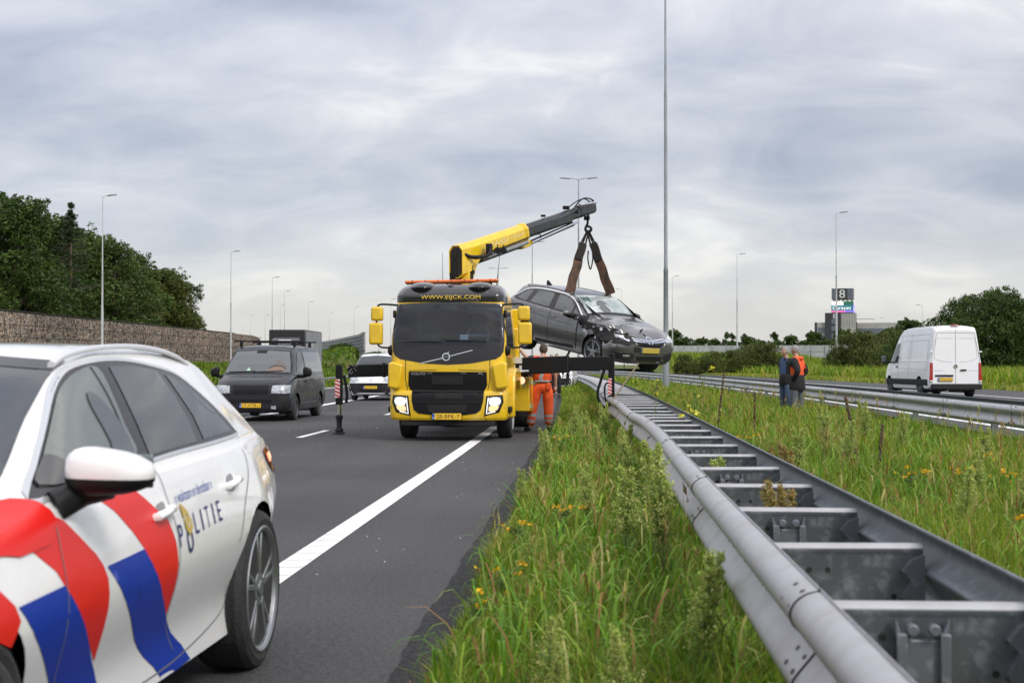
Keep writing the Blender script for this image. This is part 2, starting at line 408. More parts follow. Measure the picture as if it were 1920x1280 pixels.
def grid(name, x0, x1, y0, y1, nx, ny, hf, m):
    bm = bmesh.new(); g = [[bm.verts.new((x0 + (x1 - x0) * i / nx, y0 + (y1 - y0) * j / ny, hf(x0 + (x1 - x0) * i / nx, y0 + (y1 - y0) * j / ny))) for i in range(nx + 1)] for j in range(ny + 1)]
    for j in range(ny):
        for i in range(nx): bm.faces.new((g[j][i], g[j][i + 1], g[j + 1][i + 1], g[j + 1][i]))
    return tag(finish(bm, name, m), kind='structure')
def left_h(X, Y):
    l = X - float(cv(Y))
    return -0.03 + (slope_l(X, Y) if l < -22.8 else -0.02)
grid('embankment', -130, -22, 40, 420, 90, 150, left_h, M_LAND)
ribbon('gore_soil', -18.6, -14.4, 66, 480, -0.005, M_LAND, nl=1)

# painted lines
def line(l, wd, y0, y1): return ribbon('road_marking', l - wd / 2, l + wd / 2, y0, y1, 0.004 + (.12 if l > 0 else 0), M_LINE, n=max(2, int((y1 - y0) / 2)))
line(-2.03, 0.20, -2, 300)
line(8.30, 0.20, 2, 400); line(16.2, 0.20, 2, 400)
for k in range(-1, 22): line(-5.42, 0.13, 26.4 + 12 * k, 29.3 + 12 * k)
for k in range(0, 22): line(12.2, 0.13, 20 + 12 * k, 23 + 12 * k)
line(-8.75, 0.28, 18, 62)
for k in range(12): line(-8.75, 0.22, 66 + 12 * k, 75 + 12 * k)
line(-12.3, 0.18, 20, 64); line(-13.9, 0.2, 64, 300); line(-19.0, 0.18, 70, 300); line(-22.2, 0.18, 20, 300)
# joints across the edge line, as the photo shows them near the camera
bm = bmesh.new()
for k in range(60):
    y = 6.0 + k * 0.335 * (1 + 0.004 * k)
    vs = [bm.verts.new(p) for p in ((-2.13, y, .008), (-1.93, y + .02, .008), (-1.93, y + .032, .008), (-2.13, y + .012, .008))]; bm.faces.new(vs)
tag(finish(bm, 'marking_joint', mat('joint', (.3, .3, .3), .8), smooth=False), kind='structure')
# gritty white fragments lying on the road after the crash
bm = bmesh.new(); random.seed(11)
for k in range(420):
    x = random.gauss(-4.3, 1.5); y = random.gauss(27, 5.5)
    if k % 7 == 0: x, y = random.uniform(-2, -0.9), random.uniform(8, 24)
    if not (-7.8 < x < -0.9 and 9 < y < 45): continue
    r = random.uniform(.005, .013) * (1.8 if random.random() < .08 else 1); a = random.random() * 6
    q = [bm.verts.new((x + r * math.cos(a + t) * random.uniform(.5, 1.4), y + r * math.sin(a + t) * 1.6, 0.009 + random.random() * .008)) for t in (0, 2.1, 4.2)]; bm.faces.new(q)
tag(finish(bm, 'debris_fragments', mat('fragments', (.55, .55, .56), .4), smooth=False), 'tiny pale fragments of broken glass and plastic scattered on the asphalt before the truck', 'debris', kind='stuff')

# ---- gabion wall
def gabion_mat():
    m = bpy.data.materials.new('gabion'); m.use_nodes = True; t = m.node_tree; b = t.nodes['Principled BSDF']; lk = t.links.new
    g = t.nodes.new('ShaderNodeNewGeometry'); vo = t.nodes.new('ShaderNodeTexVoronoi'); vo.inputs['Scale'].default_value = 3.0; lk(g.outputs['Position'], vo.inputs['Vector'])
    sp = t.nodes.new('ShaderNodeSeparateColor'); lk(vo.outputs['Color'], sp.inputs[0]); r = t.nodes.new('ShaderNodeValToRGB'); lk(sp.outputs[0], r.inputs[0])
    cs = [(0, (.03, .025, .02)), (.2, (.17, .135, .11)), (.45, (.29, .20, .14)), (.6, (.23, .22, .21)), (.8, (.38, .28, .19)), (1, (.48, .42, .35))]
    while len(r.color_ramp.elements) < len(cs): r.color_ramp.elements.new(.5)
    for e_, (p, c) in zip(r.color_ramp.elements, cs): e_.position = p; e_.color = (*c, 1)
    v2 = t.nodes.new('ShaderNodeTexVoronoi'); v2.feature = 'DISTANCE_TO_EDGE'; v2.inputs['Scale'].default_value = 3.0; lk(g.outputs['Position'], v2.inputs['Vector'])
    mr = t.nodes.new('ShaderNodeMapRange'); mr.inputs[2].default_value = .09; mr.inputs[3].default_value = .12; lk(v2.outputs[0], mr.inputs[0])
    n = t.nodes.new('ShaderNodeTexNoise'); n.inputs['Scale'].default_value = .12; lk(g.outputs['Position'], n.inputs['Vector'])
    m2 = t.nodes.new('ShaderNodeMapRange'); m2.inputs[1].default_value = .35; m2.inputs[2].default_value = .65; m2.inputs[3].default_value = .75; m2.inputs[4].default_value = 1.2; lk(n.outputs[0], m2.inputs[0])
    k = t.nodes.new('ShaderNodeMath'); k.operation = 'MULTIPLY'; lk(mr.outputs[0], k.inputs[0]); lk(m2.outputs[0], k.inputs[1])
    s = t.nodes.new('ShaderNodeVectorMath'); s.operation = 'SCALE'; lk(r.outputs[0], s.inputs[0]); lk(k.outputs[0], s.inputs['Scale']); lk(s.outputs[0], b.inputs['Base Color'])
    b.inputs['Roughness'].default_value = .9
    bp = t.nodes.new('ShaderNodeBump'); bp.inputs['Strength'].default_value = 1; bp.inputs['Distance'].default_value = .15; lk(v2.outputs[0], bp.inputs['Height']); lk(bp.outputs[0], b.inputs['Normal'])
    return m
M_GAB = gabion_mat()
gw = empty('gabion_wall', (-58.5, 180, 1.8), label='long brown stone filled gabion wall running below the dense trees', cat='wall')
b = MB(); x0 = 0
prof = [(84 - 180, 0), (84 - 180, 4.75)]
pr = [(-96, -1.5), (-96, 5.0), (-20, 4.75), (50, 4.62), (62, 4.55), (66, 4.35), (68, 3.9), (69, 3.0), (69, -1.5)]
b.prism(pr, -0.6, 0.6, 'x'); b.build('stone_fill', M_GAB, gw, ang=20)
b = MB(); random.seed(5)
for i in range(1500):       # single stones standing proud of the wire face
    y = random.uniform(-60, 68); z = random.uniform(0.1, 4.3); r = random.uniform(.1, .24)
    bmesh.ops.create_icosphere(b.bm, subdivisions=1, radius=r, matrix=Matrix.Translation((.58, y, z)) @ Matrix.Diagonal((.5, random.uniform(.7, 1.5), random.uniform(.6, 1.1), 1)) @ Matrix.Rotation(random.random() * 3, 4, 'X'))
tag(b.build('face_stones', M_GAB, gw, smooth=False), kind='stuff')
b = MB()
M_WIRE = mat('wire', (.09, .09, .09), .6, .3)
for y in np.arange(-94, 66, 4.0): b.box((.63, y, 2.2), (.03, .05, 4.8))
for z in (1.2, 2.4, 3.6): b.box((.63, -14, z), (.03, 158, .04))
b.box((.3, -25, 4.93), (.75, 150, .05), Matrix.Rotation(R(-.19), 3, 'X'))
b.build('wire_frame', M_WIRE, gw)

# ---- grey concrete noise barriers
M_CONC = mat('barrier_concrete', (.30, .31, .31), .85, col2=(.22, .23, .23), nscale=.8)
M_CONC2 = mat('barrier_rib', (.40, .41, .41), .85, col2=(.30, .31, .31), nscale=1.2)
def barrier(name, P, zb, zt, step, label, cassette):
    root = empty(name, (P[0][0], P[0][1], 0), label=label, cat='noise barrier'); o = Vector((P[0][0], P[0][1], 0))
    a_, r_ = MB(), MB(); p_ = MB()
    for (ax, ay), (bx, by) in zip(P, P[1:]):
        a, bb = Vector((ax, ay, 0)) - o, Vector((bx, by, 0)) - o; d = (bb - a); n = max(1, round(d.length / step)); nr = Vector((d.y, -d.x, 0)).normalized()
        if nr.y > 0: nr = -nr
        q0, q1 = zb(ax, ay), zb(bx, by)
        for i in range(n):
            s0, s1 = a + d * (i / n), a + d * ((i + 1) / n); h0, h1 = q0 + (q1 - q0) * (i / n), q0 + (q1 - q0) * ((i + 1) / n)
            hh = (h0 + h1) / 2; c = (s0 + s1) / 2
            a_.beam(s0 + Vector((0, 0, (hh + zt) / 2)), s1 + Vector((0, 0, (hh + zt) / 2)), .25, zt - hh)
            if cassette:
                for k in range(5):
                    zz_ = hh + (zt - hh) * (k + .5) / 5
                    r_.beam(s0.lerp(s1, .12) + nr * .17 + Vector((0, 0, zz_)), s0.lerp(s1, .78) + nr * .17 + Vector((0, 0, zz_)), .14, (zt - hh) / 5 * .62)
            else:
                for k in range(2):
                    zz_ = hh + (zt - hh) * (k + .5) / 2
                    r_.beam(s0.lerp(s1, .03) + nr * .17 + Vector((0, 0, zz_)), s0.lerp(s1, .97) + nr * .17 + Vector((0, 0, zz_)), .1, (zt - hh) / 2 * .94)
            p_ = MB(); p_.beam(s0 + Vector((0, 0, hh - 1)) + nr * .05, s0 + Vector((0, 0, zt + .04)) + nr * .05, .18, .4, up=(1, 0, 0)); p_.build('post', M_CONC, root)
    a_.build('wall_panel', M_CONC, root); r_.build('facing_panel', M_CONC2, root)
    return root
barrier('noise_barrier', BAR, lambda x, y: 3.55, 6.3, 1.9, 'grey curved ribbed concrete noise barrier on the grass mound left of the truck', True)
barrier('noise_barrier', [(2, 275), (26, 272), (54, 266)], lambda x, y: 2.5, 4.95, 2.6, 'pale grey panelled noise barrier beyond the far verge right of the tall mast', False)
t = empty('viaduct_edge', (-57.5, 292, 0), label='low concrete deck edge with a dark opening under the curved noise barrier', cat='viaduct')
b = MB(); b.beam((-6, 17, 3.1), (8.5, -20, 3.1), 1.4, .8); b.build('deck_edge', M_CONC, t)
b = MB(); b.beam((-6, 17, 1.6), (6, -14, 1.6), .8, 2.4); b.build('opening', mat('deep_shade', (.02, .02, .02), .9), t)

# ---- lamps
M_GALV = mat('galvanised_pole', (.36, .38, .40), .45, .55, col2=(.27, .29, .31), nscale=5, stretch=(1, 1, .2), rvar=.15)
M_POLEW = mat('painted_pole', (.52, .53, .54), .5, .1, col2=(.44, .45, .46), nscale=3)
def lamp(name, H, r, arms, alen, m, label, group, joints=(.16, .46)):
    root = empty(name, label=label, cat='street lamp', group=group)
    j1, j2 = H * joints[0], H * joints[1]
    b = MB().lathe([(r * 1.25, -.5), (r * 1.25, .05), (r * 1.18, j1 - .2), (r * 1.22, j1), (r * .95, j1 + .25), (r * .82, j2), (r * .9, j2 + .02), (r * .66, j2 + .3), (r * .55, H * .74), (r * .6, H * .745), (r * .45, H * .76), (r * .32, H)], n=20)
    b.build('pole', m, root)
    for s in arms:
        b = MB().tube([(0, 0, H - .1), (s * .25, 0, H + .02), (s * alen, 0, H + .12)], [r * .3, r * .26, r * .22])
        b.build('arm', m, root)
        b = MB().prism([(s * alen * .75, H + .06), (s * (alen + .15), H + .14), (s * (alen + .75), H + .16), (s * (alen + .78), H + .10), (s * (alen * .8), H + .0)], -.14, .14)
        b.build('lamp_head', mat('lamp_head', (.2, .21, .22), .5), root, bevel=.02)
    return root
GM = 'double armed lamp masts standing along the median'
base = lamp('lamp_mast', 19.6, .135, (-1, 1), 1.1, M_GALV, 'very tall galvanised mast right beside the hanging car, its top cut off by the picture', None, joints=(.095, .30)); base.location = (3.75, 70, 0)
med = [('second nearest double armed mast, rising behind the crane hook', 140, -1.05), ('double armed lamp mast rising just left of the lifting slings', 212, -8.5),
       ('small distant double armed mast seen right of the crane column', 270, -17.3), ('tiny far mast seen left of the crane column above the light bar', 380, -37.5)]
for lb, y, x in med:
    c = copy_tree(base); c.location = (x, y, 0); c['label'] = lb; c['group'] = GM
GL = 'pale single armed lamps standing along the left verge'
H1 = 16.0
lb_ = ['pale lamp in front of the trees, the nearest of the left row', 'pale lamp behind the black van, past the end of the trees',
       'pale lamp rising over the box truck, left one of the close pair', 'pale lamp rising over the box truck, right one of the close pair']
base2 = lamp('street_lamp', H1, .10, (1,), .55, M_POLEW, '', GL, joints=(.33, .55))
spots = [(129, -44.9, .9), (195, -49.7, 1.0), (247, -55.6, .6), (294, -63.6, .6)]
for i, (y, x, z) in enumerate(spots):
    c = base2 if i == 0 else copy_tree(base2); c.location = (x, y, z); c['label'] = lb_[i]
GF = 'far lamps standing in the distance between the stone wall and the truck'
far = [(520, 570, 400, 'thin far lamp just right of the close pair above the box truck', 1), (574, 565, 330, 'thin far lamp rising just right of the black box truck', 1),
       (614, 587, 440, 'tiny far lamp above the low end of the curved noise barrier', 1), (661, 575, 380, 'thin far lamp above the middle of the curved noise barrier', 1),
       (491, 590, 430, 'small far lamp just past the rounded end of the stone wall', 1), (450, 611, 620, 'tiny lamp seen over the end of the stone wall', 1), (463, 590, 560, 'faint lamp over the last metres of the stone wall', 1), (731, 560, 340, 'thin lamp close to the left side of the truck cab', 1)]
def at(pxx, z, Y):       # picture column and height above the road at a distance -> place
    s = 2667.0 / Y; return ((pxx - 1105) / s, Y)
for pxx, top, Y, lb, d in far:
    c = copy_tree(base2); X, _ = at(pxx, 0, Y); h = 1.37 + (683 - top) * Y / 2667.0
    c.location = (X, Y, h - H1); c['label'] = lb; c['group'] = GF
GR = 'lamps standing along the far right verge'
right = [(1563, 402, 161, 'tall lamp standing in front of the office tower with its lit screens'), (1380, 478, 221, 'lamp in the gap between the tall mast and the office tower'), (1260, 519, 276, 'lamp right beside the tall mast'),
         (1165, 543, 323, 'small lamp just above the bonnet of the hanging car'), (1720, 574, 300, 'lamp whose top shows above the tall dark bush near the white van'), (1651, 597, 360, 'lamp showing above the round bush left of the white van'), (1578, 622, 470, 'small lamp below the office tower, in front of its trees'),
         (1822, 552, 250, 'lamp top peeping over the tallest dark bush on the right')]
for pxx, top, Y, lb in right:
    c = copy_tree(base2); X, _ = at(pxx, 0, Y); h = 1.37 + (683 - top) * Y / 2667.0
    c.location = (X, Y, h - H1); c['label'] = lb; c['group'] = GR
    if Y > 280: c.rotation_euler.z = math.pi

# ---- guard rails
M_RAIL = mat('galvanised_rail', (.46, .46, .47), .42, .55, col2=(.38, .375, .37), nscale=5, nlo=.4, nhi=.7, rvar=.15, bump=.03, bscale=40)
M_RAIL2 = mat('galvanised_shaded', (.16, .175, .19), .5, .5, col2=(.27, .29, .31), nscale=16, nlo=.5, nhi=.66, rvar=.2, detail=3)  # darker copy of the rail steel, with shade put into its colour
M_DARK = mat('dark_hole', (.015, .015, .015), .8)
PROF = [(.006, .750), (.004, .742), (.028, .738), (.058, .724), (.080, .700), (.086, .675), (.076, .648), (.046, .622), (.016, .606), (.004, .594), (.012, .580)]
PROF = cat_rom(PROF, 2) + [(.034, .553), (.060, .522), (.078, .498), (.083, .482), (.080, .466), (.062, .448), (.030, .436), (.004, .434)]
def wbeam(path, side, name, m, parent, o, dz=0.0, joint=4.0):
    bm = bmesh.new(); rows = []
    for i, p in enumerate(path):
        a, b = Vector(path[max(i - 1, 0)]), Vector(path[min(i + 1, len(path) - 1)]); t = (b - a).normalized(); n = Vector((-t.y, t.x, 0)).normalized() * side
        tw = p[3] if len(p) > 3 else 0
        row = []
        for d, z in PROF:
            zc = z - .59; dd, z2 = d * math.cos(tw) - zc * math.sin(tw), d * math.sin(tw) + zc * math.cos(tw)
            row.append(bm.verts.new(Vector((p[0], p[1], p[2])) + n * dd + Vector((0, 0, z2 + .59 + dz)) - o))
        rows.append(row)
    for a, b in zip(rows, rows[1:]):
        for k in range(len(PROF) - 1): bm.faces.new((a[k], a[k + 1], b[k + 1], b[k]))
    ob = finish(bm, name, m, parent, ang=60)
    md = ob.modifiers.new('s', 'SOLIDIFY'); md.thickness = .004; md.offset = 0
    return ob
def fz(y): return np.interp(y, [0, 7.4, 11, 13.5, 15.5, 17.5, 20, 23.5, 28, 32, 37, 46, 60], [.63, .655, .68, .705, .71, .68, .62, .545, .43, .37, .41, .54, .56])
def front_path(y):
    x = float(fz(y)) + float(cv(y))
    z = -.05 * math.exp(-((y - 20.5) / 2.2) ** 2) - .03 * math.exp(-((y - 36) / 3) ** 2)
    tw = .10 * math.exp(-((y - 20.5) / 2.0) ** 2) - .08 * math.exp(-((y - 15.5) / 1.5) ** 2) + .16 * math.exp(-((y - 34) / 4) ** 2)
    return (x, y, z, tw)
gr = empty('guard_rail', (.9, 2, 0), label='near double sided steel guard rail with a dented front beam and ladder of crossbars', cat='guard rail')
O = Vector((.9, 2, 0))
ys = [2 + i * .25 for i in range(140)] + [37 + i * 1.5 for i in range(50)]
wbeam([front_path(y) for y in ys], 1, 'front_beam', M_RAIL, gr, O)
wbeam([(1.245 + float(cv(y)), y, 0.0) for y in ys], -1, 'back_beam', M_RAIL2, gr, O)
# lap joints and bolt slots on the front beam
b = MB(); hl = MB()
for y in np.arange(3.98, 60, 4.0):
    p = front_path(y); b = MB()
    for k in range(len(PROF) - 1):
        (d0, z0), (d1, z1) = PROF[k], PROF[k + 1]
        b.beam((p[0] - d0 - .004 - .9, y - 2, z0 + p[2] + .001), (p[0] - d1 - .004 - .9, y - 2, z1 + p[2] + .001), .006, .006, up=(0, 1, 0))
    b.build('lap_joint', M_DARK, gr)
    for dy in (.07, .20):
        for (dd, z, nx, nz_) in ((.083, .690, 1, .25), (.074, .508, .8, .6), (.045, .733, .4, 1), (.040, .549, .7, .7)):
            q = front_path(y + dy); n = Vector((-nx, 0, nz_)).normalized(); c = Vector((q[0] - dd - .9, y + dy - 2, z + q[2]))
            hl.ball(c, 1, (.004, .017, .009), 8, n.to_track_quat('X', 'Z').to_matrix())
tag(hl.build('bolt', mat('bolt_dark', (.07, .065, .06), .6, .5), gr), kind='stuff')
sp = MB(); random.seed(21)
for k in range(90):
    y = 3.4 + 22 * random.random() ** 1.6; q = front_path(y); i = random.choice((6, 8, 10, 12, 14)); (d0, z0), (d1, z1) = PROF[i], PROF[i + 1]; n = Vector((-(z0 - z1), 0, abs(d1 - d0) if i < 9 else .3 * abs(d1 - d0))).normalized()
    sp.ball((q[0] - d0 - .9, y - 2, z0 + q[2]), 1, (.0016, random.uniform(.006, .03), random.uniform(.003, .010)), 8, n.to_track_quat('X', 'Z').to_matrix())
tag(sp.build('grime_spot', mat('grime', (.16, .125, .09), .9), gr), kind='stuff')
# crossbars: folded channel in shade-toned steel, rounded top flange in the lighter rail steel
def xbar():
    b = MB(); sec = cat_rom([(-.012, .655), (-.02, .678), (.0, .690), (.045, .690), (.062, .680), (.062, .665)], 3) + [(.056, .665), (.056, .675), (.04, .683), (.0, .683), (-.006, .672), (-.006, .42), (.03, .415), (.03, .409), (-.012, .409)]
    b.prism(sec, -.29, .31, 'x')
    return b
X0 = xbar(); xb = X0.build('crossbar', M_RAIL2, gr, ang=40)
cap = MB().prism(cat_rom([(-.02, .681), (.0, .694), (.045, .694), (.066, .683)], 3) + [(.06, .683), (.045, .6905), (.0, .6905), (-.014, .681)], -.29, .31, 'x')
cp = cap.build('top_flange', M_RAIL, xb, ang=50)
hb = MB()
for x, z in ((-.12, .60), (-.05, .60), (-.085, .53), (.2, .5)): hb.cyl((x, -.013, z), (x, -.0145, z), .011, n=10)
hb.build('bolt_hole', M_DARK, xb)
bk = MB().prism([(-.0, .42), (-.0, .66), (.05, .64), (.085, .60), (.05, .56), (.085, .5), (.05, .44)], -.05, .05, 'x', Matrix.Rotation(R(90), 4, 'Z') @ Matrix.Translation((0, -.31, 0)))
bk.build('bracket', M_RAIL2, xb)
ny = np.arange(2.76, 100, 1.335); first = True
for i, y in enumerate(ny[:74]):
    a = float(fz(y)) if y < 33 else .55
    c = xb if first else copy_tree(xb, gr); first = False
    lf = front_path(y)[0]; rt = 1.245 + float(cv(y)); c.location = ((lf + rt) / 2 - .9, y - 2, front_path(y)[2] * .5)
    c.scale = ((rt - lf) / .61, 1, 1); c.rotation_euler = (0, R(random.uniform(-.5, .5)), R(random.uniform(-1.0, .6)))
# posts under the crossbars
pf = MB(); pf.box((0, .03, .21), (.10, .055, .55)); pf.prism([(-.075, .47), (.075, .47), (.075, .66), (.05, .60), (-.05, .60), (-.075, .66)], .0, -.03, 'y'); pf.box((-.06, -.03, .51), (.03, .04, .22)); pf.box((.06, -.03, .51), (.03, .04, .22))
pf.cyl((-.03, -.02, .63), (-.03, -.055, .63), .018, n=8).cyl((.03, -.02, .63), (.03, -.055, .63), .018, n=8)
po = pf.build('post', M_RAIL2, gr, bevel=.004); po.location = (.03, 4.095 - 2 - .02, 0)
for i in range(3, len(ny), 2):
    c = po.copy(); COL.objects.link(c); c.location = (.03 + float(cv(ny[i])), ny[i] - 2 - .02, 0)

g2 = empty('guard_rail', (6.3, 10, 0), label='far steel guard rail beside the opposite carriageway, behind the two men', cat='guard rail'); O2 = Vector((6.3, 10, 0))
ys2 = [10 + i * 1.5 for i in range(94)]
wbeam([(6.28 + float(cv(y)), y, .02) for y in ys2], 1, 'front_beam', M_RAIL, g2, O2)
wbeam([(7.05 + float(cv(y)), y, .02) for y in ys2], -1, 'back_beam', M_RAIL2, g2, O2)
p0 = MB().box((0, 0, .3), (.10, .06, .9)).build('post', M_RAIL2, g2, bevel=.006)
x0 = MB().box((.37, 0, .62), (.74, .05, .12)).build('crossbar', M_RAIL2, g2, bevel=.006)
for i, y in enumerate(np.arange(12, 148, 2.66)):
    for s_ in ((p0, x0) if i % 2 == 0 else (x0,)):
        c = s_ if i == 0 else s_.copy()
        if i: COL.objects.link(c)
        c.location = (.03 + float(cv(y)), y - 10, 0)
b = MB(); hl = MB()
for y in np.arange(13.3, 110, 4.0):
    x = 6.28 + float(cv(y)) - 6.3
    b.beam((x - .083, y - 10, .735), (x - .087, y - 10, .45), .006, .012, up=(0, 1, 0))
    for dy in (-.12, .12): hl.ball((x - .045, y - 10 + dy, .752), .02, (1, 1.6, .4), 8); hl.ball((x - .086, y - 10 + dy, .51), .02, (.4, 1.6, 1), 8)
b.build('lap_joint', M_DARK, g2); tag(hl.build('bolt', MATS['bolt_dark'], g2), kind='stuff')
g3 = empty('guard_rail', (20, 240, 0), label='small distant guard rail before the pale noise barrier beside the far lamp', cat='guard rail')
b = MB(); b.beam((-14, 6, 2.78), (38, 0, 2.62), .06, .16); b.beam((-14, 6, 1.85), (38, 0, 1.72), .06, .16); b.build('beam', M_RAIL, g3)
b = MB(); [b.box((-14 + i * 4, 6 - i * .46, 1.6), (.14, .1, 2.2)) for i in range(14)]; b.build('post', M_RAIL2, g3)
# ------------------------------------------------------------ vegetation
M_GRASS = attr_mat('grass_blades', .55, .35, .35); M_LEAF = attr_mat('leaves', .55, .25, .3)
M_BARK = mat('bark', (.12, .09, .06), .9, col2=(.06, .05, .04), nscale=6)
def mesh_np(name, V, F4, F3, C, m, parent=None):
    me = bpy.data.meshes.new(name); nv = len(V); n4 = len(F4); n3 = len(F3)
    me.vertices.add(nv); me.vertices.foreach_set('co', V.astype(np.float32).ravel())
    me.loops.add(n4 * 4 + n3 * 3); me.loops.foreach_set('vertex_index', np.concatenate([F4.ravel(), F3.ravel()]).astype(np.int32))
    me.polygons.add(n4 + n3); me.polygons.foreach_set('loop_start', np.concatenate([np.arange(n4) * 4, n4 * 4 + np.arange(n3) * 3]).astype(np.int32))
    me.update(calc_edges=True)
    a = me.color_attributes.new('col', 'FLOAT_COLOR', 'POINT'); a.data.foreach_set('color', np.c_[C, np.ones(nv)].astype(np.float32).ravel())
    o = link(name, me, m, parent); return o
PAL = np.array([[.066, .165, .006], [.125, .24, .008], [.21, .305, .012], [.30, .325, .03], [.36, .30, .09], [.24, .11, .035]])
def blades(name, P, h, wd, lean, pal_w, m=None, z0=None, cbias=None):
    n = len(P); az = rng.random(n) * 6.283; d = np.c_[np.cos(az), np.sin(az), np.zeros(n)]; s = np.c_[-np.sin(az), np.cos(az), np.zeros(n)]
    up = np.array([0, 0, 1.0]); h = h[:, None]; wd = wd[:, None] / 2; lean = lean[:, None]
    p = P
    v = np.stack([p - s * wd, p + s * wd, p + up * h * .55 + d * h * lean * .28 + s * wd * .9, p + up * h * .55 + d * h * lean * .28 - s * wd * .9,
                  p + up * h * (1 - lean * .35) + d * h * lean + s * wd * .15], 1)
    i = np.arange(n)[:, None] * 5
    F4 = i + np.array([0, 1, 2, 3]); F3 = i + np.array([3, 2, 4])
    pw = np.array(pal_w, float); pw /= pw.sum(); ci = rng.choice(len(PAL), n, p=pw); c = PAL[ci] * rng.uniform(.75, 1.25, (n, 1))
    if cbias is not None: c = c * cbias
    C = np.repeat(c[:, None], 5, 1).reshape(-1, 3)
    return v.reshape(-1, 3), F4, F3, C
def cat_b(parts):
    V, F4, F3, C = [], [], [], []; o = 0
    for v, a, b, c in parts: V.append(v); F4.append(a + o); F3.append(b + o); C.append(c); o += len(v)
    return np.concatenate(V), np.concatenate(F4), np.concatenate(F3), np.concatenate(C)
def pnoise(x, y):   # cheap patchiness in 0..1
    return .5 + .25 * np.sin(x * 1.7 + 1.3 * np.sin(y * .9)) + .25 * np.sin(y * 1.1 + 1.7 * np.sin(x * 1.3 + 2))
def field(l0, l1, y0, y1, dens, hm, wm, pal, lean=(.15, .7), zf=None, clump=True, fov=True, edge=None):
    n = int(abs(l1 - l0) * (y1 - y0) * dens); l = rng.uniform(l0, l1, n); y = rng.uniform(y0, y1, n)
    x = l + cv(y)
    if fov:
        k = ((x / np.maximum(y, .1)) < .335) & ((x / np.maximum(y, .1)) > -.47); l, y, x = l[k], y[k], x[k]
    pn = pnoise(l * 2.2, y * 1.3)
    if clump: k = rng.random(len(l)) < .45 + .55 * pn; l, y, x, pn = l[k], y[k], x[k], pn[k]
    n = len(l); h = hm * rng.uniform(.45, 1.25, n) * (.7 + .6 * pn)
    if edge:
        h *= np.clip((l - edge[0]) / edge[1], .25, 1)
    z = np.zeros(n) if zf is None else np.array([zf(a, b) for a, b in zip(l, y)])
    P = np.c_[x, y, z - .02]
    pb = pnoise(l * .8 + 5, y * .35)[:, None]
    bias = np.concatenate([.8 + .45 * pb, .92 + .2 * pb, .85 + .3 * pb], 1)
    return blades('g', P, h, wm * rng.uniform(.6, 1.4, n), rng.uniform(*lean, n), pal, cbias=bias)
PG = (3, 4, 3.2, 2, 1.2, .8); PY = (2.4, 4, 3.8, 2.4, 1.0, .3); PL = (2, 4, 4, 2, .5, .1)
def under_rail(l): return 1
parts = [field(-.68, .75, 5.2, 12, 5600, .25, .006, PG, lean=(.2, .95), edge=(-.80, .22)),
         field(-.68, .75, 12, 25, 2800, .27, .008, PG, lean=(.2, .9), edge=(-.80, .22)),
         field(-.68, .75, 25, 60, 900, .30, .014, PG, edge=(-.80, .22)),
         field(-.72, .75, 60, 130, 160, .36, .03, PL),
         field(.7, 1.28, 4, 18, 600, .22, .007, PG)]
g = cat_b(parts); tag(mesh_np('verge_grass', *g, M_GRASS), 'long green grass growing between the asphalt edge and the near guard rail', 'grass', kind='stuff')
parts = [field(1.28, 3.3, 4, 11, 3600, .36, .007, PY), field(1.28, 6.2, 11, 22, 1300, .40, .010, PY), field(1.28, 6.2, 22, 45, 480, .42, .017, PY),
         field(1.28, 6.2, 45, 75, 130, .42, .035, PY), field(1.28, 6.2, 75, 150, 32, .42, .07, PY),
         field(3.2, 6.2, 14, 40, 620, .30, .012, PL), field(6.2, 7.6, 18, 60, 260, .14, .014, PL), field(6.2, 7.6, 60, 140, 50, .16, .04, PL)]
g = cat_b(parts); tag(mesh_np('median_grass', *g, M_GRASS), 'tall yellowish green grass filling the median between the two guard rails', 'grass', kind='stuff')
PR = (2, 4, 5, 3, 1.2, .1)
parts = [field(20.75, 23.6, 55, 200, 60, .28, .06, (1, 2, 3, 5, 3.5, .1), zf=lambda l, y: slope_r(max(l, 20.8), y)),
         field(23.2, 44, 60, 130, 40, .90, .06, PR, zf=slope_r), field(23.2, 50, 130, 265, 16, 1.0, .11, PR, zf=slope_r)]
g = cat_b(parts); tag(mesh_np('far_verge_grass', *g, M_GRASS), 'light green reedy grass on the far verge beyond the opposite carriageway', 'grass', kind='stuff')
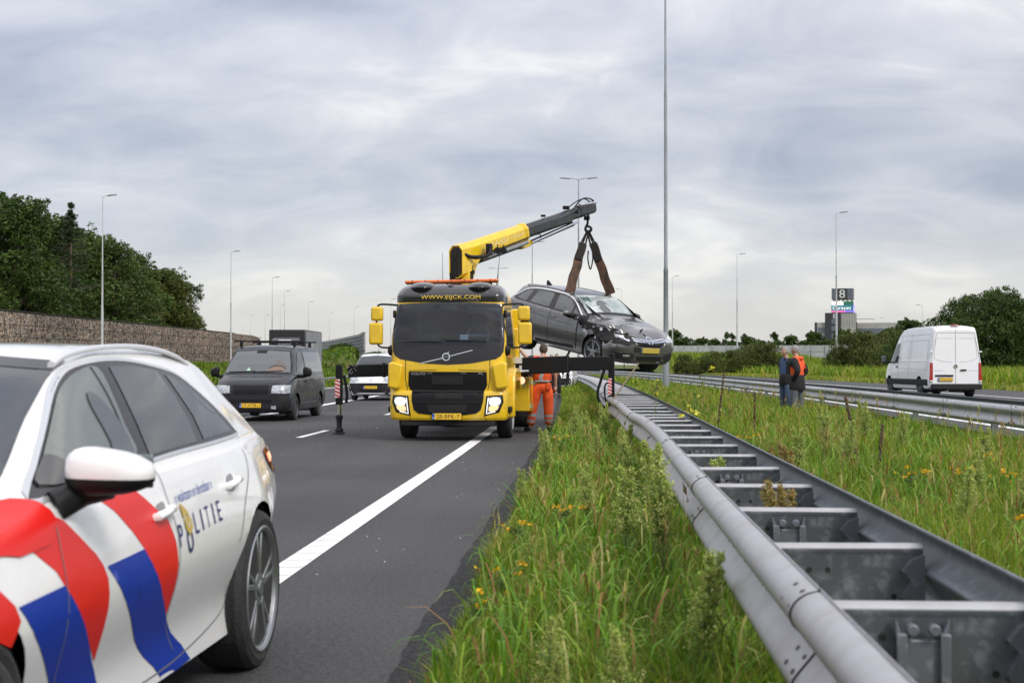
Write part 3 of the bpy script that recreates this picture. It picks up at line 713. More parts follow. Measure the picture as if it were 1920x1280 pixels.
def arcs(l0, l1, y0, y1, n, hm):
    l = rng.uniform(l0, l1, n); y = y0 + (y1 - y0) * rng.random(n) ** 1.4; x = l + cv(y); k = x / y < .335; l, y, x = l[k], y[k], x[k]; n = len(l); h = hm * rng.uniform(.6, 1.25, n)
    V = []; az = rng.random(n) * 6.283; d = np.c_[np.cos(az), np.sin(az), np.zeros(n)]; s = np.c_[-np.sin(az), np.cos(az), np.zeros(n)]; wd = (.0045 * rng.uniform(.7, 1.5, n) * (1 + y / 25))[:, None]; hh = h[:, None]; up = np.array([0, 0, 1.0]); ln = rng.uniform(.35, .85, n)[:, None]; P = np.c_[x, y, np.full(n, -.02)]
    rows = [(0, 0, 1), (.12, .42, 1), (.32, .74, .95), (.62, .92, .8), (.92, .90, .5), (1.15, .74, .08)]
    for a, b_, w_ in rows: c = P + d * ln * hh * a + up * hh * b_; V += [c - s * wd * w_, c + s * wd * w_]
    V = np.stack(V, 1); i = np.arange(n)[:, None, None] * 12; q = np.array([[2 * k, 2 * k + 1, 2 * k + 3, 2 * k + 2] for k in range(5)])[None]
    F4 = (i + q).reshape(-1, 4); c = np.array([[.15, .30, .015], [.22, .33, .03], [.10, .24, .012], [.36, .34, .11], [.30, .16, .05]])[rng.choice(5, n, p=(.3, .28, .27, .1, .05))] * rng.uniform(.75, 1.2, (n, 1))
    return V.reshape(-1, 3), F4, np.zeros((0, 3), int), np.repeat(c[:, None], 12, 1).reshape(-1, 3)
g = cat_b([arcs(-.60, .72, 5.4, 30, 2200, .34), arcs(1.3, 6.1, 4.5, 34, 4200, .42)])
tag(mesh_np('arching_grass', *g, M_GRASS), 'long arching bright blades mixed into the verge and median grass', 'grass', kind='stuff')
def zl(l, y): return slope_l(l + float(cv(y)), y)
parts = [field(-60, -22.9, 80, 260, 9, .55, .14, (3, 4, 3, 1, .5, .1), zf=zl), field(-18.5, -14.5, 70, 220, 22, .25, .09, (2, 3, 4, 3, 1.5, .2)),
         field(-34, -22.9, 190, 330, 6, .6, .2, (4, 4, 2, .5, .2, .1), zf=zl)]
g = cat_b(parts); g = (*g[:3], g[3] * .72); tag(mesh_np('bank_grass', *g, M_GRASS), 'rough green grass on the bank below the stone wall and on the mound at left', 'grass', kind='stuff')

# tall straw coloured seed heads standing over the grass
def stalks(n, l0, l1, y0, y1, hm):
    l = rng.uniform(l0, l1, n); y = y0 + (y1 - y0) * rng.random(n) ** 1.5; x = l + cv(y); k = x / y < .335; l, y, x = l[k], y[k], x[k]; n = len(l)
    h = hm * rng.uniform(.7, 1.2, n); P = np.c_[x, y, np.zeros(n)]
    out = [blades('s', P, h, np.full(n, .004) * (1 + y / 22), rng.uniform(.02, .25, n), (0, 0, .3, 1, 4, 1))]
    for r in range(7):
        q = P.copy(); q[:, 2] += h * rng.uniform(.72, .9, n); q[:, :2] += rng.normal(0, .012, (n, 2))
        out.append(blades('s', q, h * .12, np.full(n, .006) * (1 + y / 22), rng.uniform(.2, .9, n), (0, 0, .3, 1, 4, 1)))
    return cat_b(out)
g = cat_b([stalks(90, -.5, .6, 6, 30, .55), stalks(430, 1.4, 6.0, 5, 50, .72)])
tag(mesh_np('seeding_grass', *g, M_GRASS), 'thin straw coloured seed stalks standing above the grass', 'grass', kind='stuff')

def leafcloud(P, size, pal, asp=2.2, droop=.3, jit=.25, nrm=None):
    n = len(P); a = rng.normal(0, 1, (n, 3)); a[:, 2] = a[:, 2] * .6 - droop; a /= np.linalg.norm(a, axis=1)[:, None]
    b = np.cross(a, rng.normal(0, 1, (n, 3))); b /= np.linalg.norm(b, axis=1)[:, None]
    s = (size * rng.uniform(.6, 1.3, n))[:, None]
    v = np.stack([P - a * s * .5, P + b * s / asp * .5, P + a * s * .5, P - b * s / asp * .5], 1).reshape(-1, 3)
    F4 = np.arange(n)[:, None] * 4 + np.arange(4)
    c = np.array(pal)[rng.integers(0, len(pal), n)] * rng.uniform(1 - jit, 1 + jit, (n, 1))
    return v, F4, np.zeros((0, 3), int), np.repeat(c[:, None], 4, 1).reshape(-1, 3)
TG1 = [(.036, .072, .012), (.052, .095, .015), (.085, .13, .022), (.030, .058, .013)]
TG2 = [(.055, .10, .017), (.08, .125, .024), (.11, .15, .03), (.045, .07, .017)]
TG3 = [(.035, .06, .02), (.045, .07, .025), (.03, .05, .018)]
TG4 = [(.07, .10, .018), (.10, .125, .022), (.055, .08, .016), (.13, .13, .028)]
def crown_points(blobs, n, hollow=.55):
    wts = np.array([b[3] ** 2 for b in blobs]); wts /= wts.sum(); idx = rng.choice(len(blobs), n, p=wts); B = np.array(blobs, float)[idx]
    d = rng.normal(0, 1, (n, 3)); d /= np.linalg.norm(d, axis=1)[:, None]; r = (hollow + (1.08 - hollow) * rng.random(n) ** .6)
    return B[:, :3] + d * (B[:, 3] * r)[:, None] * np.array([1, 1, .8])
def tree_mesh(name, H, Rr, pal, leaves, lsize, base=.18, nb=34, seed=1, parent=None, multi=False, top=1.0, leaf=(2.2, .3)):
    global rng
    rs = random.Random(seed); rng_old = rng; rng = np.random.default_rng(seed)
    b = MB(); lean = (rs.uniform(-.3, .3), rs.uniform(-.3, .3))
    if multi:
        for k in range(5):
            a = rs.random() * 6.28; b.tube([(0, 0, -.2), (math.cos(a) * Rr * .25, math.sin(a) * Rr * .25, H * .3), (math.cos(a) * Rr * .5, math.sin(a) * Rr * .5, H * .7)], [.09, .06, .02], 6)
    else: b.tube([(0, 0, -.3), (lean[0] * .3, lean[1] * .3, H * .3), (lean[0], lean[1], H * .62), (lean[0] * 1.4, lean[1], H * .93)], [H * .016, H * .012, H * .007, H * .002], 8)
    blobs = []; subs = []
    for k in range(nb):
        t = rs.random() ** .85; z = H * (base + (1 - base) * t * top); env = (math.sin(min(1, (t * .86 + .14)) * math.pi) ** .62) if not multi else (math.cos(t * 1.45) ** .6)
        a = rs.random() * 6.283; rr = Rr * env * rs.uniform(.35, .95); r = Rr * rs.uniform(.22, .40) * (1 - .35 * t)
        c = (math.cos(a) * rr, math.sin(a) * rr, min(z, H - r * .6)); blobs.append((*c, r))
        if not multi: b.tube([(lean[0] * .5 * t, lean[1] * .5 * t, max(H * .12, c[2] - rr * .7)), (c[0] * .55, c[1] * .55, c[2] - r * .35), c], [H * .005, H * .0035, .015], 5)
        for q in range(8):   # sprigs that break the outline
            dd = Vector((rs.gauss(0, 1), rs.gauss(0, 1), rs.gauss(.25, .8))).normalized(); q_ = rs.uniform(.95, 1.35); subs.append((c[0] + dd.x * r * q_, c[1] + dd.y * r * q_, c[2] + dd.z * r * .95 * q_, r * rs.uniform(.14, .34)))
    P = np.concatenate([crown_points(blobs, int(leaves * .6)), crown_points(subs, int(leaves * .4), .2)])
    parts = leafcloud(P, lsize, pal, *leaf)
    # clump-wise tone: whole boughs differ in leaf colour a little
    v, F4, F3, C = parts; bl = (np.sin(P[:, 0] * 1.9 / Rr * 2.3 + seed) + np.sin(P[:, 1] * 5.1 / Rr) + np.sin(P[:, 2] * 6.3 / H * 2)) / 3
    C = C * np.repeat((1 + .22 * bl)[:, None], 4, 0)
    t = b.build('trunk', M_BARK, parent); cr = mesh_np('crown', v, F4, F3, C, M_LEAF, parent); rng = rng_old
    return t, cr
def tree(name, H, Rr, pal, leaves, lsize, loc, label, cat='tree', group=None, **k):
    root = empty(name, loc, label=label, cat=cat, group=group); tree_mesh(name, H, Rr, pal, leaves, lsize, parent=root, **k); return root
def place(src, loc, sc, rz, label, group=None, name=None):
    c = copy_tree(src); c.location = loc; c.scale = sc; c.rotation_euler = (0, 0, rz); c['label'] = label
    if group: c['group'] = group
    if name: c.name = name
    return c
GT = 'trees growing behind the stone wall at left'
A = tree('broadleaf_tree', 19, 7.2, TG1, 34000, .42, (-66.0, 159, 1), 'tallest dark tree at the left edge of the picture, behind the stone wall', group=GT, seed=1, base=.05, nb=60)
Bt = tree('broadleaf_tree', 17, 6.6, TG2, 30000, .40, (-68, 190, 1), 'lighter green tree right behind the nearest pale lamp', group=GT, seed=2, base=.03, nb=56)
Ct = tree('broadleaf_tree', 15, 6.0, TG4, 28000, .38, (-64.5, 215, 1), 'olive green rounded tree, last but one of the wood', group=GT, seed=5, base=.03, nb=54)
def tl(pxx, lat_y, ): return ((pxx - 1105) * lat_y / 2667.0, lat_y)
T_ = [(A, 62, 166, 1.0, 'dark tree second from the left edge, just left of the small conifer'), (A, -60, 170, 1.12, 'dark tree cut by the left edge of the picture'), (Bt, 150, 178, 1.05, 'green tree between the small conifer and the nearest pale lamp'),
      (A, 120, 200, 1.02, 'dark tree filling the wood behind the small conifer'), (Bt, 30, 160, .72, 'lower light green tree standing close behind the wall near the left edge'), (Ct, 105, 168, .72, 'low olive tree close behind the wall, below the conifer'), (Bt, 240, 200, 1.02, 'tall airy tree right of the nearest pale lamp, with pale bare twigs'),
      (Ct, 276, 206, 1.02, 'broad olive tree on the falling edge of the wood'), (A, 306, 228, .80, 'dark tree near the right end of the wood'), (A, 336, 240, .50, 'smallest dark tree at the right end of the wood'), (Bt, 200, 185, .72, 'low green tree close behind the wall and behind the lamp foot'), (Ct, 262, 196, .66, 'low olive tree behind the wall, right of the lamp'), (Ct, 325, 216, .60, 'low tree bending over the wall at the end of the wood'),
      (Bt, 0, 150, .8, 'bushy green tree low in the left corner of the wood')]
A.location = (*tl(8, 162), 1); Bt.location = (*tl(195, 190), 1); Ct.location = (*tl(292, 222), 1)
for i, (s_, pxx, Y, sc, lb) in enumerate(T_):
    X_ = tl(pxx, Y)[0]; Y = Y * 1.09 if X_ > -67 else Y
    place(s_, (*tl(pxx, Y), 1), (sc * 1.05, sc * 1.05, sc), i * 1.3, lb, GT)
# small conifer
cr_ = empty('conifer_tree', (*tl(115, 176), 1), label='small dark conifer with a ragged top above the other trees', cat='tree', group=GT)
b = MB().tube([(0, 0, 0), (0, 0, 19), (.1, 0, 21.0)], [.25, .12, .02], 8); pts = []
rs = random.Random(4)
for k in range(120):
    z = rs.uniform(9, 20.8); L_ = max(.3, (21.3 - z) * .36 * rs.uniform(.6, 1.1)); a = rs.random() * 6.28; e_ = (math.cos(a) * L_, math.sin(a) * L_, z + L_ * .15)
    b.tube([(0, 0, z), e_], [.05, .02], 4)
    for q in range(60): t = rs.uniform(.1, 1); pts.append((e_[0] * t + rs.gauss(0, .1), e_[1] * t + rs.gauss(0, .1), z + L_ * .15 * t - abs(rs.gauss(0, .16))))
b.build('trunk', M_BARK, cr_); mesh_np('crown', *leafcloud(np.array(pts), .30, TG3, 3), M_LEAF, cr_)
# bushes and trees at right
GB = 'bushes growing along the far verge'
B1 = tree('bush', 7.1, 6.5, TG2[:1] + TG1, 46000, .40, (35.8, 128, .3), 'largest dark green bush, behind and right of the white van', 'bush', GB, seed=11, base=.02, nb=60, multi=True, leaf=(4.5, -1.0))
B2 = tree('bush', 4.3, 3.7, TG4, 24000, .34, (27.8, 148, .3), 'round olive bush between the lamp post and the white van', 'bush', GB, seed=12, base=.02, nb=40, multi=True, leaf=(4.5, -1.0))
for s_, x, y, sc, lb in ((B1, 44.2, 130, 1.0, 'dark bush at the right edge of the picture'), (B1, 31.6, 138, .56, 'lower bush whose thin top shows above the roof of the white van'),
                     (B2, 20.0, 165, (.80), 'rounded brownish bush left of the two men in the median'), (B2, 17.4, 170, .62, 'low dark bush beside the brownish one, farther from the men'), (B2, 15.0, 176, .58, 'low bush in the row between the mast and the men'), (B2, 12.4, 184, .52, 'leftmost low bush of the row right of the mast'),
                     (B2, 33.5, 160, 1.05, 'darker bush half hidden by the front of the white van'), (B2, 22.2, 200, .85, 'bush tops behind the heads of the two men')):
    place(s_, (x, y, .3), (sc, sc, sc), x, lb, GB)
GD = 'distant trees on the horizon at right'
D1 = tree('distant_tree', 9, 4.5, TG1, 7000, .6, (0, 0, 0), '', 'tree', GD, seed=21, base=.1, nb=22)
dl = [(1262, 622, 380, 'small tree just right of the tall mast foot, above the bonnet'), (1524, 626, 330, 'broad dark tree left of the office tower'), (1478, 632, 420, 'low tree left of the broad dark tree'), (1505, 640, 400, 'low tree in front of the tower foot at left'), (1575, 622, 300, 'brownish tree in front of the tower'),
      (1608, 628, 290, 'tree covering the foot of the tower at right'), (1640, 628, 270, 'tree right below the flat beige office wing'), (1668, 618, 240, 'tree between the office wing and the white van'), (1700, 604, 250, 'tree behind the roof front of the white van'), (1400, 634, 520, 'small tree in the far row midway between mast and tower'),
      (1312, 636, 520, 'small far tree second right of the mast'), (1338, 638, 540, 'low far tree between mast and the slender lamp'), (1425, 640, 540, 'low far tree right of the slender lamp'), (1372, 642, 560, 'lowest far tree beside the slender lamp'), (1735, 640, 300, 'tree seen low behind the white van'), (1455, 642, 500, 'tiny tree left of the blurred row near the men')]
for i, (pxx, top, Y, lb) in enumerate(dl):
    h = 1.37 + (683 - top) * Y / 2667.0; k = h / 9.0; X = (pxx - 1105) * Y / 2667.0
    c = D1 if i == 0 else copy_tree(D1); c.location = (X, Y, 0); c.scale = (k * 1.15, k * 1.15, k); c.rotation_euler.z = i * 1.7; c['label'] = lb
PP = tree('poplar_tree', 12, 2.6, TG1, 5000, .55, (0, 0, 0), '', 'tree', 'slender poplars on the horizon', seed=31, base=.03, nb=60)
for i, (pxx, top, Y, lb) in enumerate([(1362, 624, 560, 'first slender poplar left of the thin lamp'), (1370, 626, 560, 'second slender poplar, touching the thin lamp'), (1392, 627, 560, 'slender poplar just right of the thin lamp'), (1447, 624, 560, 'lone slender poplar pair near the men, left one'), (1453, 628, 560, 'lone slender poplar pair near the men, right one')]):
    h = 1.37 + (683 - top) * Y / 2667.0; k = h / 12.0; X = (pxx - 1105) * Y / 2667.0
    c = PP if i == 0 else copy_tree(PP); c.location = (X, Y, 0); c.scale = (k, k, k); c.rotation_euler.z = i; c['label'] = lb
# shrub growth left by the stone wall foot and the mound
for i, (x, y, sc, lb) in enumerate([(-42.5, 243, .62, 'dark green shrub on the mound under the curved noise barrier'), (-32.6, 216, .35, 'small shrub before the near end of the curved noise barrier')]):
    place(B1, (x, y, 1.2), (sc, sc, sc * .8), i, lb, 'shrubs on the grass mound')

# ---- weeds: tall fleabane plants with pale fluffy tops
M_STEM = mat('weed_stem', (.14, .18, .05), .8)
def weed(seed, H=1.1, dense=1.0, warm=False):
    rs = random.Random(seed); root = empty('weed_plant'); b = MB(); LV, BUD = [], []
    for sN in range(rs.randint(2, 4)):
        lx, ly = rs.uniform(-.14, .14), rs.uniform(-.12, .12); h = H * rs.uniform(.8, 1.0); bx, by = rs.uniform(-.06, .06), rs.uniform(-.05, .05)
        b.tube([(bx, by, 0), (bx + lx * .4, by + ly * .4, h * .5), (bx + lx, by + ly, h)], [.006, .0045, .002], 5)
        cx = lambda t: (bx + lx * t * t, by + ly * t * t, h * t)
        for k in range(int(90 * dense)):
            t = rs.uniform(.12, .72); c = cx(t); a = rs.random() * 6.28; L_ = rs.uniform(.05, .10); LV.append((c, a, L_))
        for k in range(int(80 * dense)):
            t = rs.uniform(.34, .99); c = cx(t); a = rs.random() * 6.28; rr = (1.05 - t) * .24 * rs.uniform(.3, 1); e_ = (c[0] + math.cos(a) * rr, c[1] + math.sin(a) * rr, c[2] + rr * .9)
            b.tube([c, e_], [.0018, .001], 3)
            for q in range(24): u = rs.uniform(.35, 1.05); BUD.append((c[0] + (e_[0] - c[0]) * u + rs.gauss(0, .008), c[1] + (e_[1] - c[1]) * u + rs.gauss(0, .008), c[2] + (e_[2] - c[2]) * u + rs.gauss(.004, .01)))
    b.build('stem', M_STEM, root, smooth=False)
    V, C = [], []
    for (c, a, L_) in LV:
        d = np.array([math.cos(a), math.sin(a), .35]); s = np.array([-math.sin(a), math.cos(a), 0]) * L_ * .07; c = np.array(c)
        V += [c, c + d * L_ * .5 + s, c + d * L_ * .95 - np.array([0, 0, L_ * .25]), c + d * L_ * .5 - s]; C += [np.array((.12, .23, .04)) * rs.uniform(.7, 1.3)] * 4
    n = len(LV); mesh_np('leaves', np.array(V), np.arange(n * 4).reshape(-1, 4), np.zeros((0, 3), int), np.array(C), M_GRASS, root)
    mesh_np('flower_heads', *leafcloud(np.array(BUD), .0145, [(.50, .54, .15), (.38, .50, .09), (.62, .60, .26), (.32, .46, .08)] if not warm else [(.40, .24, .08), (.44, .36, .14), (.34, .34, .10)], 1.5, -.3), M_GRASS, root)
    return root
GW = 'tall fleabane weeds growing through the guard rail and verge'
W1, W2, W3 = weed(1, 1.05, 1.35), weed(2, .9), weed(5, .85, 1.0, True)
for o_ in (W1, W2, W3): tag(o_, cat='plant', group=GW)
def gp(pxx, pyy): s = (pyy - 683) / 1.37; return ((pxx - 1105) / s, 2667 / s)      # ground point seen at a pixel
wl = [(W1, .40, 8.4, 1.08, 'largest pale topped weed growing up against the near beam of the guard rail'), (W2, .26, 9.2, .95, 'weed just left of the largest one, before the guard rail'), (W2, .90, 9.6, .98, 'greenish weed standing inside the ladder of crossbars near its middle'),
      (W3, 1.0, 7.5, .95, 'rust tinted weed growing between the crossbars nearest the camera'), (W2, .12, 4.95, .62, 'pale weed at the bottom edge before the grass, right one'), (W1, -.14, 5.2, .55, 'pale weed at the bottom edge of the picture, left one'), (W2, .46, 5.7, .84, 'blurred weed leaning on the guard rail at bottom right'),
      (W1, -.48, 15.5, .80, 'weed at the asphalt edge, below the worker'), (W2, -.62, 13.2, .55, 'short weed at the asphalt edge farther down'), (W2, .12, 17, .86, 'weed in the verge below the outrigger leg'), (W1, .36, 14.5, .86, 'weed beside the dented beam'), (W2, -.05, 21, .9, 'weed in the verge left of the outrigger leg'),
      (W1, .25, 23, .9, 'weed under the right outrigger leg'), (W2, -.25, 22.5, .95, 'thin weed behind the worker in the verge'), (W1, 3.1, 19.0, 1.0, 'weed in front of the two men'), (W2, 2.9, 17.5, 1.0, 'weed to the left of the two men'), (W2, 4.0, 18.5, 1.0, 'weed just right of the two men'), (W3, 1.62, 11.8, .9, 'rusty weed just behind the dark back beam'),
      (W2, 2.05, 14, 1.0, 'weed among the yellow evening primroses'), (W1, 2.6, 14.5, .95, 'bushy weed right of the primroses'), (W2, 4.3, 15.8, .9, 'weed before the dark dead stalk'), (W2, 3.3, 12.4, .85, 'weed in the open median below the men'), (W1, 2.55, 9.8, .8, 'pale weed in the near median behind the back beam'), (W2, 3.2, 10.8, .8, 'pale weed near the right edge of the picture'),
      (W1, 4.0, 21, 1.0, 'hazy weed behind the primroses near the far rail'), (W2, -.02, 11.0, .8, 'weed midway along the verge, left of the guard rail'), (W2, .50, 18.5, .8, 'weed touching the bent part of the beam')]
used = set()
for s_, x, y, sc, lb in wl:
    c = s_ if s_.name not in used else copy_tree(s_); used.add(s_.name)
    c.location = (x, y, -.02); c.scale = (sc, sc, sc); c.rotation_euler.z = x * 7; c['label'] = lb
# dead stalks, evening primroses and ragwort
M_DEAD = mat('dead_stalk', (.07, .05, .03), .95, col2=(.14, .10, .05), nscale=30)
def dead(loc, H, lean, lb):
    rs = random.Random(int(H * 100)); b = MB(); b.tube([(0, 0, 0), (lean * .3, 0, H * .5), (lean, 0, H)], [.009, .008, .004], 6)
    for k in range(110): t = rs.uniform(.38, 1); a = rs.random() * 6.28; x = lean * t * (.6 + .4 * t); r = .017 * (1.15 - t * .6); b.ball((x + math.cos(a) * r, math.sin(a) * r, H * t), .010, (1, 1, 1.5), 5)
    o = b.build('dead_stalk', M_DEAD, smooth=False); o.location = loc; return tag(o, lb, 'plant', 'dark dead flower stalks in the median')
dead((2.93, 15.6, 0), 1.03, -.16, 'dark dead stalk standing before the rail near the white van'); dead((1.95, 22, 0), 1.25, .12, 'tall dark stalk standing right of the tall mast'); dead((3.2, 16.0, 0), .7, .05, 'shorter dark dead stalk near the yellow ragwort'); dead((2.75, 24, 0), .9, .02, 'thin dark stalk among the evening primroses')
M_PET = attr_mat('petals', .5, .4)
YEL = [(.80, .74, .06), (.75, .70, .10)]; ORA = [(.80, .50, .02), (.72, .42, .02)]
def flower(loc, H, n, lean, pal, lb, g, spread, size, nm='flowering_plant'):
    rs = random.Random(int(H * 1000) + n); root = empty(nm, loc, label=lb, cat='flower', group=g); b = MB(); P = []; LV = []
    b.tube([(0, 0, 0), (lean * .4, 0, H * .55), (lean, 0, H)], [.007, .006, .004], 5)
    for k in range(n):
        if spread > 0: c = (lean + rs.gauss(0, spread), rs.gauss(0, spread), H + rs.gauss(0, spread * .25)); b.tube([(lean * .6, 0, H * .7), c], [.002, .0015], 3)
        else: t = rs.choice((1, .97, .80, .62, .5)); c = (lean * t * t + rs.gauss(0, .03), rs.gauss(0, .02), H * t)
        for q in range(6): P.append((c[0] + rs.gauss(0, size * .35), c[1] + rs.gauss(0, size * .35), c[2] + rs.gauss(0, size * .25)))
    for k in range(60): t = rs.uniform(.15, .95); LV.append((lean * t * t + rs.gauss(0, .025), rs.gauss(0, .025), H * t))
    b.build('stem', M_STEM, root, smooth=False); mesh_np('leaves', *leafcloud(np.array(LV), .07, [(.08, .15, .03), (.10, .17, .04)], 3.5, -.4), M_GRASS, root)
    mesh_np('petals', *leafcloud(np.array(P), size, pal, 1.25, -.2), M_PET, root); return root
GE = 'yellow evening primroses in the median'
for a in [((1.30, 20.5, 0), 1.35, 3, .42, 'tallest leaning yellow evening primrose in the median'), ((.95, 21, 0), 1.18, 3, .05, 'upright evening primrose nearest the tall mast'), ((1.50, 22, 0), .92, 4, .2, 'evening primrose with a dense pair of blooms in the middle'),
          ((1.02, 17.5, 0), .75, 3, .1, 'low evening primrose close to the back beam'), ((1.24, 18, 0), .78, 2, .08, 'single bloomed evening primrose beside the dense one')]:
    flower(a[0], a[1], a[2], a[3], YEL, a[4], GE, 0, .05)
GRW = 'orange yellow ragwort clumps in the grass'
for loc, H, n, lb in [((3.4, 12.9, 0), .42, 16, 'ragwort clump at the right below the men'), ((3.75, 12.8, 0), .38, 12, 'ragwort clump right of the dead stalk'), ((2.55, 7.9, 0), .50, 16, 'ragwort clump at the right edge behind the back beam'), ((3.0, 13.6, 0), .36, 10, 'small ragwort clump left of the dead stalk'),
                     ((1.55, 24, 0), .42, 12, 'ragwort clump by the primroses'), ((2.1, 19, 0), .40, 10, 'ragwort clump right of the primroses'), ((-.52, 9.6, 0), .30, 5, 'sparse ragwort near the asphalt edge'), ((-.22, 10.4, 0), .32, 6, 'sparse ragwort in the middle of the verge'), ((-.50, 7.9, 0), .24, 5, 'yellow flowers at the asphalt edge near the camera'),
                     ((-.42, 20, 0), .34, 6, 'ragwort in the verge below the worker'), ((-.58, 7.2, 0), .18, 4, 'lowest yellow flowers beside the asphalt'), ((4.9, 14.4, 0), .45, 9, 'ragwort near the far rail at the right edge'), ((4.2, 15.6, 0), .4, 8, 'ragwort in the green grass below the van')]:
    flower(loc, H, n, .03, ORA, lb, GRW, .09, .026, 'ragwort')
# ------------------------------------------------------------ vehicles
M_TYRE = mat('tyre', (.018, .018, .019), .75, col2=(.03, .03, .03), nscale=8, bump=.3, bscale=60)
M_BLACK = mat('black_plastic', (.010, .010, .011), .5, spec=.25, bump=.05, bscale=150)
M_GLOSS = mat('gloss_black', (.008, .008, .009), .22, spec=.35)
M_CHROME = mat('chrome', (.75, .76, .78), .12, 1.0)
M_SATIN = mat('satin_alloy', (.42, .43, .45), .3, .9)
M_ALLOY = mat('alloy_rim', (.34, .35, .36), .32, .85, rvar=.15, nscale=9)
M_UNDER = mat('under_body', (.012, .012, .012), .8)
M_GLASS = mat('car_glass', (.010, .013, .014), .015, spec=1.0, coat=.0)
M_GLASSF = mat('car_glass_pale', (.10, .125, .12), .02, spec=1.0)
M_LENS = mat('clear_lens', (.55, .58, .6), .08, .35, coat=1, col2=(.25, .27, .29), nscale=22)
M_RED = mat('red_lens', (.35, .01, .01), .15, coat=1)
M_PLATE = mat('plate_yellow', (.80, .50, .03), .4)
M_PBLUE = mat('plate_blue', (.02, .10, .50), .4)
M_INK = mat('plate_ink', (.02, .02, .02), .6)
M_GAP = mat('panel_gap', (.03, .03, .032), .6)

def carbody(name, keys, m, parent, dx=.045, sub=4, tuck=0.0):
    K = np.array(keys, float); xs = K[:, 0]; o_ = np.argsort(xs); K = K[o_]; xs = K[:, 0]
    n = int((xs[-1] - xs[0]) / dx); X = np.linspace(xs[0], xs[-1], n); X = np.unique(np.concatenate([X, xs]))
    zb, wb, wm, zm, wc, zc, wr, zr, zt = [pchip(xs, K[:, i], X) for i in range(1, 10)]
    bm = bmesh.new(); rows = []
    for i, x in enumerate(X):
        P = [(0, zb[i]), (wb[i] * .9, zb[i]), (wb[i], zb[i] + .05), ((wb[i] * .35 + wm[i] * .65) - tuck, zb[i] * .55 + zm[i] * .45), (wm[i], zm[i]), (wc[i] + (wm[i] - wc[i]) * .45, zc[i] * .72 + zm[i] * .28), (wc[i], zc[i])]
        Q = [(wc[i] - .012, zc[i] + .008), (wr[i] * .52 + wc[i] * .48 + .012, zr[i] * .5 + zc[i] * .5), (wr[i], zr[i]), (wr[i] * .88, zr[i] + (zt[i] - zr[i]) * .55), (wr[i] * .55, zr[i] + (zt[i] - zr[i]) * .9), (0, zt[i])]
        pts = P[:2] + cat_rom(P[2:], sub) + cat_rom(Q, sub)
        rows.append([[bm.verts.new((x, s * y, z)) for y, z in pts] for s in (1, -1)])
    for a, b in zip(rows, rows[1:]):
        for s in (0, 1):
            for k in range(len(a[s]) - 1):
                f = (a[s][k], b[s][k], b[s][k + 1], a[s][k + 1]); bm.faces.new(f if s == 0 else f[::-1])
    for row in (rows[0], rows[-1]):
        for k in range(len(row[0]) - 1): bm.faces.new((row[0][k], row[0][k + 1], row[1][k + 1], row[1][k]))
    bmesh.ops.remove_doubles(bm, verts=bm.verts, dist=1e-4)
    return finish(bm, name, m, parent, ang=40)
def wells(body, spots, r, w_in, w_out, floor=.17):
    for x, z in spots:
        C_ = [(x + r * math.cos(a), z + r * math.sin(a)) for a in np.linspace(0, 6.28319, 37)[:-1]]
        for s in (1, -1):
            cut_hole(body, 'y', C_, lambda c, s=s: c.y * s > w_in)
            b = bmesh.new(); A_ = []; yo = w_out - .055
            for a in np.linspace(-.42, math.pi + .42, 26): A_.append([b.verts.new((x + (r + .004) * math.cos(a), s * q, z + (r + .004) * math.sin(a))) for q in (w_in - .05, w_in + .12, yo)])
            for p, q in zip(A_, A_[1:]):
                for k in (0, 1): b.faces.new((p[k], q[k], q[k + 1], p[k + 1]))
            b.faces.new([p[0] for p in A_]); finish(b, 'wheel_arch_liner', M_UNDER, body, recalc=False)
    resharp(body, 30)
def wheel(parent, x, y, z, r, wd, rr, style, side, m_rim=None, steer=0.0, five=5):
    m_rim = m_rim or M_ALLOY; h = wd / 2
    b = MB().lathe([(rr, -h * .82), (rr + .01, -h * .95), (r * .88, -h), (r * .96, -h * .9), (r, -h * .68), (r, h * .68), (r * .96, h * .9), (r * .88, h), (rr + .01, h * .95), (rr, h * .82)], 'y', 48)
    t = b.build('wheel', M_TYRE, parent, ang=25); t.location = (x, y, z); t.rotation_euler.z = steer
    s = side
    b = MB().lathe([(rr + .012, s * h * .97), (rr + .006, s * (h + .004)), (rr - .012, s * h * .94), (rr - .022, s * h * .5), (rr - .03, -s * h * .1)], 'y', 48)
    bmesh.ops.delete(b.bm, geom=[f for f in b.bm.faces if len(f.verts) > 4], context='FACES')
    if style == 'steel':
        b.lathe([(rr - .02, s * h * .55), (rr * .75, s * h * .45), (rr * .6, s * h * .62), (rr * .3, s * h * .6), (.03, s * h * .7)], 'y', 32)
    else:
        for k in range(five):
            a = 6.2832 * k / five + .3
            if style == 'double':
                for d in (-.17, .17):
                    P = [(math.cos(a + d * .55 + e) * q, math.sin(a + d * .55 + e) * q) for e, q in ((-.20, .07), (-.04 + d * .35, rr - .015), (.04 + d * .35, rr - .015), (.20, .07))]
                    b.prism(P, s * h * .62, s * h * .88)
            else:
                P = [(math.cos(a + e) * q, math.sin(a + e) * q) for e, q in ((-.5, .06), (-.17, rr - .015), (.17, rr - .015), (.5, .06))]; b.prism(P, s * h * .6, s * h * .85)
    b.cyl((0, s * h * .5, 0), (0, s * h * .86, 0), .075, n=20); b.cyl((0, s * h * .86, 0), (0, s * h * .93, 0), .035, n=16)
    rim = b.build('rim', m_rim, t, ang=30, bevel=.003, seg=1)
    MB().cyl((0, -s * h * .2, 0), (0, s * h * .25, 0), rr * .82, n=28).build('brake_disc', mat('brake_dark', (.05, .05, .05), .5, .5), t)
    return t
